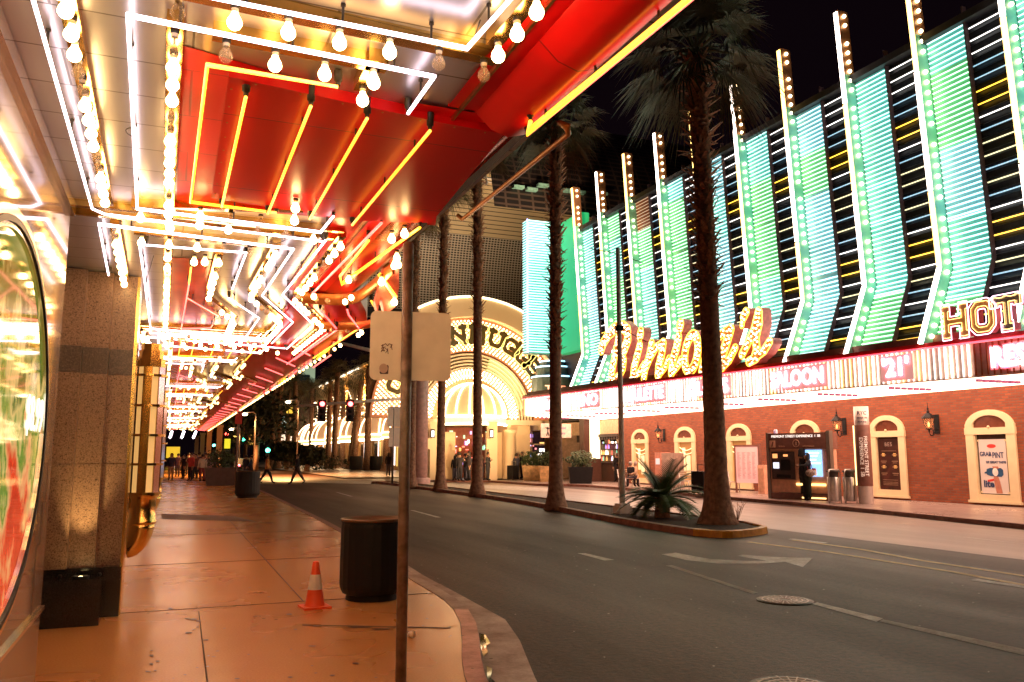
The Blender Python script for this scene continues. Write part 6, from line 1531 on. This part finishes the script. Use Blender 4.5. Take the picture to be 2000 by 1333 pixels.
# ================================================================== PEOPLE
SH_ = {}
def cl(name, c): return mat('cloth_' + name, c, .85, 0, .2, 5)
def person(loc, rz, label, pose='stand', top=(.02, .02, .025), legs=(.02, .022, .03), hair=HAIR, hgt=1.72, group=None, hood=False, skirt=None, female=False, long_hair=False):
    s = hgt / 1.72; J = {}
    def V(n, x, y, z, r):
        if n[:2] in ('hi', 'wa', 'ch', 'sh', 'hj', 'kn', 'an', 'el', 'wr', 'to'): r = r * 1.22 + .006
        J[n] = (Vector((x, y, z)) * s, r * s)
    yd = 0
    V('hip', 0, 0, .92, .125); V('waist', 0, 0, 1.08, .115 if female else .125); V('chest', 0, 0, 1.28, .15 if not female else .135); V('neck', 0, 0, 1.46, .055); V('head', 0, .015, 1.60, .088); V('crown', 0, .0, 1.66, .078)
    for sd, q in (('L', -1), ('R', 1)):
        V('sh' + sd, q * .17, 0, 1.40, .062)
        if pose == 'walk':
            f = q; V('hj' + sd, q * .085, 0, .86, .10); V('kn' + sd, q * .09, f * .18, .50, .072); V('an' + sd, q * .09, f * .33 if f > 0 else -.42, .08 if f > 0 else .14, .042); V('to' + sd, q * .09, (f * .33 if f > 0 else -.42) + .17, .035, .032)
            V('el' + sd, q * .23, -f * .10, 1.14, .045); V('wr' + sd, q * .23, -f * .10 + .14, .93, .032); V('ha' + sd, q * .22, -f * .1 + .20, .86, .028)
        elif pose == 'sit':
            V('hj' + sd, q * .09, .05, .50, .10); V('kn' + sd, q * .10, .46, .50, .07); V('an' + sd, q * .11, .44, .09, .045); V('to' + sd, q * .11, .60, .035, .035)
            V('el' + sd, q * .22, .08, .74, .045); V('wr' + sd, q * .12, .28, .66, .032); V('ha' + sd, q * .08, .35, .66, .028)
        else:
            V('hj' + sd, q * .085, 0, .86, .10); V('kn' + sd, q * .095, .01, .48, .064); V('an' + sd, q * .10, -.02, .08, .043); V('to' + sd, q * .115, .14, .035, .034)
            if pose == 'hug': V('el' + sd, q * .24, .18, 1.26, .048); V('wr' + sd, q * .12, .36, 1.26, .033); V('ha' + sd, q * .03, .40, 1.27, .03)
            elif pose == 'phone' and q > 0: V('el' + sd, q * .22, .05, 1.14, .046); V('wr' + sd, q * .12, .24, 1.20, .032); V('ha' + sd, q * .10, .29, 1.25, .028)
            else: V('el' + sd, q * .23, -.02, 1.13, .046); V('wr' + sd, q * .24, .03, .90, .033); V('ha' + sd, q * .235, .05, .82, .03)
    if pose == 'sit':
        for n in ('hip', 'waist', 'chest', 'neck', 'head', 'crown', 'shL', 'shR'):
            p, r = J[n]; J[n] = (p + Vector((0, .04 * (p.z / s - .9), -.42)) * s, r)
    if pose == 'lean': 
        for n in ('waist', 'chest', 'neck', 'head', 'crown', 'shL', 'shR', 'elL', 'elR', 'wrL', 'wrR', 'haL', 'haR'): p, r = J[n]; J[n] = (p + Vector((0, .35 * (p.z / s - .95), 0)) * s, r)
    E = [('hip', 'waist'), ('waist', 'chest'), ('chest', 'neck'), ('neck', 'head'), ('head', 'crown')]
    for sd in 'LR': E += [('chest', 'sh' + sd), ('sh' + sd, 'el' + sd), ('el' + sd, 'wr' + sd), ('wr' + sd, 'ha' + sd), ('hip', 'hj' + sd), ('hj' + sd, 'kn' + sd), ('kn' + sd, 'an' + sd), ('an' + sd, 'to' + sd)]
    # fingers and thumb
    for sd, q in (('L', -1), ('R', 1)):
        hp = J['ha' + sd][0]; d = (hp - J['wr' + sd][0]).normalized(); w_ = d.cross(Vector((q, 0, 0))).normalized() if abs(d.x) < .9 else Vector((0, 1, 0))
        for k in range(4):
            t = hp + d * .055 * s * (1, 1.15, 1.1, .85)[k] + w_ * (k - 1.5) * .021 * s; J['f%s%d' % (sd, k)] = (t, .009 * s); E.append(('ha' + sd, 'f%s%d' % (sd, k)))
        J['t' + sd] = (hp - d * .01 + w_ * -.05 * s + d * .03 * s, .010 * s); E.append(('ha' + sd, 't' + sd))
    names = list(J); me = bpy.data.meshes.new('person_body'); me.from_pydata([J[n][0] for n in names], [(names.index(a), names.index(c)) for a, c in E], [])
    o = bpy.data.objects.new('tmp', me); col.objects.link(o); md = o.modifiers.new('s', 'SKIN'); 
    for i, n in enumerate(names): 
        sv = me.skin_vertices[0].data[i]; r = J[n][1]; k = 1.0
        sv.radius = (r * 1.0, r * (.72 if n in ('chest', 'waist', 'hip') else 1)); sv.use_root = (n == 'hip')
    sb_ = o.modifiers.new('u', 'SUBSURF'); sb_.levels = 1; sb_.render_levels = 1
    dg = bpy.context.evaluated_depsgraph_get(); dg.update(); nm = bpy.data.meshes.new_from_object(o.evaluated_get(dg)); bpy.data.objects.remove(o)
    nm.name = 'person'; nm.materials.clear()
    tk = 'top%d' % (hash(top) % 99991); lk = 'leg%d' % (hash(legs) % 99991)
    mats = [SKIN, cl(tk, top), cl(lk, legs), BLKM]
    for m in mats: nm.materials.append(m)
    cat = {}
    for n in names: cat[n] = 0 if n[:2] in ('ne', 'he', 'cr', 'ha') or n[0] in 'ft' and n[:2] not in ('to',) else (3 if n[:2] in ('an', 'to') else (2 if n[:2] in ('hj', 'kn') or n == 'hip' else 1))
    segs = [(J[a][0], J[c][0], a, c) for a, c in E]
    for p in nm.polygons:
        p.use_smooth = True; c = p.center; best = None
        for a, d, na, nc in segs:
            ab = d - a; t = max(0, min(1, (c - a).dot(ab) / (ab.length_squared + 1e-9))); dist = (c - a - ab * t).length
            if best is None or dist < best[0]: best = (dist, t, na, nc)
        _, t, na, nc = best; p.material_index = cat[na] if t < .55 else cat[nc]
        if na[:2] == 'wr': p.material_index = 0
        if na[:2] in ('kn',) and nc[:2] == 'an' : p.material_index = 2 if t < .85 else 3
        if na == 'chest' and nc == 'neck': p.material_index = 1 if t < .8 else 0
        if {na, nc} == {'hip', 'waist'} : p.material_index = 1
    # face: nose, eyes, ears modelled into the same mesh
    bm = bmesh.new(); bm.from_mesh(nm); hc = J['head'][0]
    def blob(off_, r, mi, sc=(1, 1, 1)):
        k = len(bm.faces); bmesh.ops.create_icosphere(bm, subdivisions=1, radius=r * s, matrix=Matrix.Translation(hc + Vector(off_) * s) @ Matrix.Diagonal((*sc, 1))); bm.faces.ensure_lookup_table()
        for f in bm.faces[k:]: f.material_index = mi; f.smooth = True
    blob((0, .093, -.005), .016, 0, (.8, 1, 1.3)); blob((-.032, .082, .022), .009, 3); blob((.032, .082, .022), .009, 3); blob((-.092, 0, 0), .022, 0, (.4, .8, 1.2)); blob((.092, 0, 0), .022, 0, (.4, .8, 1.2)); blob((0, .086, -.042), .014, 0, (1.6, .5, .5)); blob((0, .07, -.07), .03, 0)
    bm.to_mesh(nm); bm.free()
    ob = bpy.data.objects.new('person', nm); col.objects.link(ob); ob.location = loc; ob.rotation_euler = (0, 0, rz)
    tag(ob, label, 'person', group)
    b = MB(); hc2 = hc + Vector((0, -.018, .03)) * s
    if hood: b.lathe(hc2, [(.15 * s, -.16 * s), (.13 * s, -.05 * s), (.125 * s, .05 * s), (.08 * s, .12 * s), (.001, .15 * s)], 12, 0, True, R(130), R(410)); h_ = b.build('hood', mats[1], ob)
    else:
        b.lathe(hc2, [(.085 * s if not long_hair else .10 * s, -.06 * s if not long_hair else -.22 * s), (.106 * s, .0), (.10 * s, .055 * s), (.06 * s, .10 * s), (.001, .115 * s)], 12, 0, True, R(140), R(400)); b.build('hair', hair, ob)
    b = MB(); W0 = J['waist'][0]; b.lathe(J['hip'][0] + Vector((0, 0, -.02)), [(.175 * s, -.04 * s), (.165 * s, .1 * s), (.155 * s, .18 * s)], 12, 0); o2 = b.build('jacket_hem', mats[1], ob)
    for v in o2.data.vertices: v.co.y = J['hip'][0].y + (v.co.y - J['hip'][0].y) * .78
    return ob
BLK_ = (.012, .012, .015)
g1 = 'couple hugging at the kiosk'
p = at(1571, 977, Z=0); person((p.x, p.y, 0), -1.9, 'hooded person in black embracing another before the blue kiosk screen', 'hug', BLK_, (.015, .015, .018), hood=True, hgt=1.82, group=g1)
p = at(1586, 978, Z=0); wq = person((p.x - .03, p.y + .12, 0), 1.25, 'person in black with a patterned shoulder bag leaning into the hooded one', 'hug', (.02, .02, .022), (.018, .03, .024), hgt=1.68, group=g1, long_hair=True)
bg = tag(empty('shoulder_bag', (p.x - .12, p.y - .12, .98)), 'patterned grey shoulder bag with a red trim worn by the embracing person', 'bag'); b = MB(); b.ball((0, 0, 0), .17, 10, 6, 0, .8); b.build('bag_body', mat('bag_pattern', (.35, .26, .22), .7, 0, .6, 18), bg); b = MB(); b.tube([(.1, 0, .12), (.06, .05, .42), (-.05, .1, .3), (-.1, 0, .1)], .014, 5); b.box(.02, .14, -.12, -.08, .10, .17); b.build('strap', mat('bag_strap', (.4, .05, .05), .6), bg)
p = at(580, 946, Z=ZR); person((p.x, p.y, ZR), 1.75, 'man in a dark jacket striding over the crossing', 'walk', (.02, .02, .025), (.10, .07, .06), hgt=1.8)
p = at(521, 945, Z=ZR); person((p.x, p.y, ZR), -1.45, 'man in a bright orange-lit shirt and dark trousers walking across', 'walk', (.75, .38, .12), (.03, .025, .03), hgt=1.75)
for i, (px, py, top, lab, po, h) in enumerate([(479, 938, (.05, .04, .06), 'dark-clothed person behind the far pavement bin, left of a pair', 'stand', 1.75), (489, 938, (.04, .06, .12), 'person in blue-black clothes right behind the far pavement bin', 'walk', 1.72)]):
    p = at(px, py, Z=ZR); person((p.x, p.y, ZR), .5 + i, lab, po, top, (.06, .06, .09), hgt=h)
gl_ = 'crowd under the far end of the canopy'
rg = random.Random(12)
for i, (px, py, top, legs, lab) in enumerate([(333, 938, (.03, .02, .05), (.4, .2, .12), 'woman with bare legs walking nearest the left wall'), (357, 936, (.02, .015, .02), (.015, .012, .015), 'person all in black left of the red shirt in the crowd'), (371, 940, (.45, .05, .04), (.03, .02, .03), 'person in a red shirt in the left crowd'), (380, 937, (.12, .04, .04), (.02, .02, .03), 'person in a maroon jacket behind the red shirt'), (394, 941, (.55, .45, .38), (.25, .06, .06), 'person in a pale top in the middle of the left crowd'), (404, 940, (.30, .22, .26), (.08, .06, .08), 'person in a greyish mauve top beside the planter'), (411, 939, (.42, .30, .34), (.05, .04, .05), 'person in a light purple shirt nearest the planter'), (366, 930, (.05, .04, .04), (.03, .03, .03), 'far dark figure deep in the left crowd'), (425, 930, (.25, .10, .07), (.05, .04, .04), 'person with reddish top half hidden by the planter shrub'), (346, 932, (.10, .05, .05), (.05, .04, .05), 'far figure in brown between the bare-legged woman and the crowd'), (387, 936, (.06, .03, .05), (.04, .03, .04), 'dark plum-clad person behind the pale top in the crowd'), (399, 934, (.20, .10, .08), (.05, .04, .05), 'person in a rust jacket at the back of the left crowd'), (376, 934, (.03, .02, .03), (.03, .02, .03), 'dark figure at the back between the red and maroon tops'), (417, 936, (.12, .08, .10), (.05, .04, .05), 'person in a dark mauve coat at the left planter corner')]):
    p = at(px, py, Z=0); person((p.x, p.y, 0), rg.uniform(0, 6.2), lab, rg.choice(('stand', 'phone', 'stand')), top, legs, hgt=rg.uniform(1.65, 1.82), group=gl_, long_hair=(i in (0, 6)))
gr_ = 'people waiting before the arch entrance'
for i, (px, py, top, lab) in enumerate([(884, 937, (.035, .03, .03), 'leftmost person in dark clothes waiting before the arch'), (893, 938, (.06, .05, .05), 'person in a dark brown coat second from left before the arch'), (904, 938, (.012, .012, .014), 'bulky person in black at the centre of the arch group'), (912, 937, (.02, .02, .022), 'black-clad person just right of the bulky one before the arch'), (920, 937, (.10, .03, .03), 'person with a dark red scarf left of the leaning palm'), (949, 936, (.02, .03, .09), 'person in blue right of the leaning palm trunk'), (820 - 0, 934, (.02, .02, .02), 'person in black behind the pink column'), (812, 933, (.05, .03, .03), 'dark figure left of the pink column'), (986, 931, (.22, .17, .18), 'bald person in a grey shirt right of the pylon'), (997, 934, (.30, .10, .08), 'person in a striped red top by the big suitcase'), (1003, 934, (.04, .02, .02), 'dark-haired person behind the striped top'), (1016, 937, (.05, .05, .08), 'person in a navy jacket left of the planters'), (1022, 936, (.015, .015, .02), 'person all in black touching the first planter')]):
    p = at(px + rg.uniform(-2, 2), py, Z=0); person((p.x + .2, p.y + rg.uniform(-.2, 1.8), 0), rg.uniform(0, 6.2), lab, rg.choice(('stand', 'phone', 'lean' if i < 4 else 'stand')), top, (.03, .03, .04), hgt=rg.uniform(1.66, 1.85), group=gr_, hair=HAIRG if i == 8 else HAIR)
for i, (px, py, top, lab) in enumerate([(888, 939, (.02, .02, .022), 'dark figure in front of the leftmost pair before the arch'), (898, 940, (.03, .025, .03), 'person in charcoal in the middle row before the arch'), (909, 939, (.015, .012, .012), 'person in a long black coat facing the arch'), (916, 940, (.04, .03, .035), 'person in dark grey at the right of the front row before the arch'), (926, 938, (.02, .02, .03), 'dark figure partly behind the leaning palm trunk'), (953, 939, (.03, .03, .035), 'dark figure between the leaning palm and the pylon'), (942, 938, (.05, .02, .02), 'dark figure just right of the leaning palm base'), (1010, 936, (.03, .025, .03), 'person in dark clothes between the suitcase and the planters'), (826, 939, (.02, .018, .02), 'dark figure right against the pink column'), (758, 930, (.03, .025, .03), 'far dark figure left of the signpost under the awnings'), (868, 936, (.03, .03, .03), 'dark figure between the two thin palm trunks')]):
    p = at(px, py, Z=0); person((p.x, p.y, 0), rg.uniform(0, 6.2), lab, rg.choice(('stand', 'phone')), top, hgt=rg.uniform(1.58, 1.88), group=gr_, legs=rg.choice(((.03, .03, .04), (.10, .10, .14), (.12, .08, .05))), long_hair=i % 3 == 0)
p = at(996, 938, Z=0); s2 = copy_tree(su); s2.location = (p.x, p.y - .4, 0); s2['label'] = 'dark upright suitcase before the people left of the planters'
for i, (px, py, dx, top, hair, lab) in enumerate([(1232, 952, 0, (.02, .015, .02), HAIRG, 'grey-haired seated person in black with a red scarf left of the far window'), (1243, 952, 0, (.62, .40, .26), HAIRG, 'grey-haired seated person in a beige jacket under the far window'), (1417, 964, 0, (.015, .015, .018), HAIR, 'seated person in a black coat half hidden by the large palm')]):
    p = at(px, py, Z=0); person((p.x, p.y, 0), 1.2 if i else -1.2, lab, 'sit', top, (.04, .03, .04), hgt=1.7, hair=hair, group='people seated on steel benches')
p = at(1177, 938, Z=0); person((p.x - 1.2, p.y - 4, 0), .2, 'broad person in black seen from behind at the bar counter', 'stand', (.02, .015, .015), (.015, .015, .015), hgt=1.75, hair=HAIRG)

# ================================================================== FAR BACKGROUND UP THE STREET
FW = mat('far_wall', (.30, .28, .24), .7); 
bt = empty('office_tower', (62, 330, 0), 0, 'pale modern tower with rows of dark windows rising behind the dark trees', 'building')
x0, x1 = at(505, 700, Y=330).x, at(545, 700, Y=330).x; zt_ = at(525, 655, Y=330).z
def wl(m_): return m_
TWW = emi('tower_wall', (.75, .9, .7), .10, (.5, .55, .45))
MB().box(x0 - 62, x1 - 62, 0, 20, 0, zt_).box(x1 - 62 + 3, x1 - 62 + 14, 0, 20, 0, zt_ - 4).build('wall', mat('tower_pale', (.62, .62, .52), .6), bt)
b = MB()
for k in range(9):
    z = zt_ - 6 - k * 6.0
    for q0_, q1_ in ((x0 - 59, x1 - 67), (x1 - 57, x1 - 50)): MB().box(q0_, q1_, -.3, 0, z, z + 3).build('window_band', mat('tower_glass', (.02, .025, .03), .1), bt)
tl = bpy.data.lights.new('added_tower_spot', 'SPOT'); tl.energy = 60000; tl.color = (.8, 1, .75); tl.spot_size = R(60); tl.shadow_soft_size = 1  # added spot to brighten the tower, without a known source
to_ = bpy.data.objects.new('added_tower_spot', tl); col.objects.link(to_); to_.location = (62, 290, 8); to_.rotation_euler = (R(125), 0, R(0))
def btree(px, Y, w, h, seed, lab):
    c = at(px, 890, Y=Y); t = empty('broadleaf_tree', (c.x, Y, 0), 0, lab, 'tree', 'dark street trees beyond the crossing')
    b = MB(); b.tube([(0, 0, 0), (.1, 0, h * .35), (-.1, .1, h * .6)], [.3, .22, .1], 7)
    g = random.Random(seed)
    for k in range(5): a = g.random() * 6.28; b.tube([(0, 0, h * .3), (math.cos(a) * w * .5, math.sin(a) * w * .5, h * .62)], [.12, .04], 5)
    b.build('trunk', TRUNK, t); m_ = MB()
    for k in range(1500):
        v = Vector((g.gauss(0, 1), g.gauss(0, 1), g.gauss(0, 1))).normalized() * g.random() ** .4; kk = 1 + .3 * math.sin(v.x * 6 + seed) * math.sin(v.z * 5 + 1)
        p = Vector((v.x * w, v.y * w, h * .65 + v.z * h * .36)) * 1; p.x *= kk; n1 = Vector((g.gauss(0, 1), g.gauss(0, 1), g.gauss(0, 1))).normalized(); n2 = n1.orthogonal().normalized(); s = .34 * g.uniform(.5, 1.4)
        m_.add([p - n1 * s, p + n2 * s * .5, p + n1 * s, p - n2 * s * .5], [(0, 1, 2, 3)])
    m_.build('crown', DLEAF, t, recalc=False)
for i, a in enumerate([(478, 120, 6, 11, 'dark round tree left of the pale tower'), (500, 95, 4.5, 9, 'dark tree in front of the pale tower foot'), (455, 160, 8, 14, 'farthest dark tree at the end of the street'), (535, 140, 6, 12, 'dark tree behind the leftmost far palms'), (560, 100, 2.6, 3.2, 'low dark bush tree under the green round sign'), (600, 88, 2.0, 2.6, 'low dark bush tree by the walking man'), (430, 130, 4, 8, 'dark tree beyond the canopy columns')]):
    btree(a[0], a[1], a[2], a[3], i, a[4])
def slamp(px, py, Y, lab, e):
    p = at(px, py, Y=Y); t = empty('street_lamp', (p.x, Y, 0), 0, lab, 'street lamp', 'lit street lamps up the street'); b = MB(); b.tube([(.9, .1, 0), (.9, .1, p.z + .1), (.7, .1, p.z + .3), (0, .1, p.z + .2)], .06, 6); b.build('post', GRYM, t)
    b = MB(); b.lathe((0, .1, p.z), [(.001, -.06), (.22, 0), (.22, .1), (.05, .18), (.001, .19)], 10); b.build('lamp', emi('street_lamp_glow', (1, .72, .42), 14), t)
    l = bpy.data.lights.new('street_lamp_light', 'SPOT'); l.energy = e; l.color = (1, .48, .16); l.spot_size = R(150); l.spot_blend = .5; l.shadow_soft_size = .2
    o = bpy.data.objects.new('street_lamp_light', l); col.objects.link(o); o.location = (0, 0, p.z - .2); o.parent = t
slamp(478, 811, 74, 'nearest lit street lamp left of the pale tower', 11000); slamp(452, 840, 92, 'second lit street lamp, above the pale columns', 7000); slamp(563, 787, 72, 'lit street lamp among the leftmost far palms', 13000)
hg = empty('hedge', (at(540, 910, Z=0).x, 96, 0), 0, 'low dark hedge along the far kerb behind the walkers', 'hedge'); leafy((0, 0, .8), 4, .7, .9, 1500, .16, DLEAF, 'foliage', hg, 4)
# dark shop building with lit signs behind the palms
db = empty('corner_shop', (20, 150, 0), 0, 'dark far building with lit signs behind the leftmost palms', 'building'); DO = Vector((20, 150, 0))
a_, c_ = at(540, 745, Y=150), at(585, 900, Y=150); MB().box(a_.x - 20, c_.x - 20 + 5, 0, 8, 0, a_.z).build('wall', mat('dark_shop', (.05, .03, .025), .7), db)
def lit(px0, py0, px1, py1, Y, m, name, parent, O, d=.1):
    a_, c_ = at(px0, py0, Y=Y) - O, at(px1, py1, Y=Y) - O; b = MB(); b.box(a_.x, c_.x, -d + Y - O.y - 0, Y - O.y, c_.z, a_.z); b.build(name, m, parent)
lit(539, 843, 582, 861, 149.5, emi('poster_lit', (1, .75, .6), .9), 'lit_poster', db, DO); lit(541, 792, 572, 794, 149.4, emi('lit_cornice', (1, .5, .25), 1.2), 'lit_cornice', db, DO)
rnd = empty('round_sign', (at(556, 826, Y=146).x, 146, at(556, 826, Y=146).z), 0, 'glowing round green and white coffee shop sign among the far palms', 'sign')
b = MB(); rr = 1.02; b.lathe((0, 0, 0), [(rr, 0), (rr, .15), (.001, .15)], 24, 0, True, M=Matrix.Rotation(R(90), 4, 'X')); b.build('disc', emi('sign_green', (.1, .85, .55), 1.2), rnd)
b = MB(); b.lathe((0, -.02, 0), [(rr * .98, .15), (rr * .9, .17), (rr * .88, .15)], 24, 0, True, M=Matrix.Rotation(R(90), 4, 'X')); b.lathe((0, -.03, 0), [(rr * .55, .15), (.001, .17)], 24, 0, True, M=Matrix.Rotation(R(90), 4, 'X')); b.build('white_ring', emi('sign_white', (.8, 1, .9), 2.2), rnd)
yl_ = tag(MB().box(-.45, .45, 0, .1, -.4, .4).build('yellow_sign', emi('sign_yellow', (1, .6, .05), 1.1)), 'small square yellow lit sign above the round green one', 'sign'); yl_.location = at(566, 802, Y=120)
# columns under the far canopy
gcol = 'pale columns beyond the canopy'
for i, (px, Y, zt2, lab) in enumerate([(427, 88, 835, 'nearest and widest pale column beyond the canopy end'), (407, 100, 844, 'second pale column beyond the canopy end'), (394, 112, 850, 'third pale column, in front of a pale notice'), (383, 128, 855, 'farthest and thinnest pale column by the crowd')]):
    p = at(px, 890, Y=Y); t = at(px, zt2, Y=Y).z; o = empty('column', (p.x, Y, 0), 0, lab, 'column', gcol); b = MB(); b.box(-.26, .26, -.26, .26, .25, max(4.0, t)); b.box(-.36, .36, -.36, .36, 0, .25); b.box(-.34, .34, -.34, .34, max(4.0, t), max(4.0, t) + .25); b.build('shaft', STUC, o)
def tlight(px, py, Y, c, lab, s=.24):
    p = at(px, py, Y=Y); t = empty('traffic_light', (p.x, Y, 0), 0, lab, 'traffic light', 'small far traffic lights'); b = MB(); b.box(-.2, .2, 0, .2, p.z - .6, p.z + .6); b.tube([(0, .1, 0), (0, .1, p.z - .6)], .06, 6); b.build('housing', BLKM, t); b = MB(); b.ball((0, -.06, p.z), s, 10, 6); b.build('lamp', emi('tl_%s' % ''.join('%d' % (9 * v) for v in c), c, 9), t)
tlight(475, 858, 110, (.05, 1, .55), 'far green traffic light between the canopy columns and the dark trees'); tlight(523, 880, 95, (.05, 1, .6), 'far green traffic light low beside the walking man in the orange-lit shirt', .25); tlight(443, 848, 120, (1, .08, .05), 'far small red traffic light near the pale columns'); tlight(418, 870, 150, (.2, 1, .8), 'far tiny green traffic light behind the pale columns', .3)
for i, (px, py, Y, w, h, c, lab) in enumerate([(444, 867, 110, .35, .6, (1, .85, .02), 'small yellow sign plate beyond the canopy'), (487, 856, 120, .5, .9, (.9, .45, .05), 'dim amber sign under the dark trees'), (338, 884, 130, .9, .8, (1, .6, .03), 'yellow lit taxi sign at the end of the pavement')]):
    o = tag(MB().box(-w, w, 0, .08, -h, h).build('lit_sign', emi('litsign%d' % i, c, .8)), lab, 'sign'); o.location = at(px, py, Y=Y)
def car(px, Y, front, lab, c=(.03, .03, .035)):
    p = at(px, 905, Y=Y); t = empty('car', (p.x, Y, ZR), 0, lab, 'car', 'cars far up the street'); b = MB()
    pr = [(-2.1, .35), (-2.15, .75), (-1.5, .95), (-.9, 1.4), (.7, 1.42), (1.3, 1.0), (2.1, .85), (2.15, .4)]
    b.prism([Vector((-.85, y, z)) for y, z in pr], (1.7, 0, 0)); b.build('body', mat('car_dark', c, .3, .4), t); b = MB()
    for x in (-.8, .8):
        for y in (-1.35, 1.35): b.lathe((x, y, .32), [(.001, -.1), (.32, -.1), (.32, .1), (.001, .1)], 14, 0, True, M=Matrix.Rotation(R(90), 4, 'Y'))
    b.build('wheel', BLKM, t)
    for x in (-.6, .6): b = MB(); b.ball((x, -2.16, .72), .14 if front else .12, 8, 5); b.build('headlight' if front else 'taillight', emi('head_l', (1, .9, .95), 25) if front else emi('tail_l', (1, .08, .1), 9), t)
car(350, 150, True, 'far car with white headlights at the end of the left pavement'); car(476, 92, False, 'far dark car with red tail lights beyond the far bin')
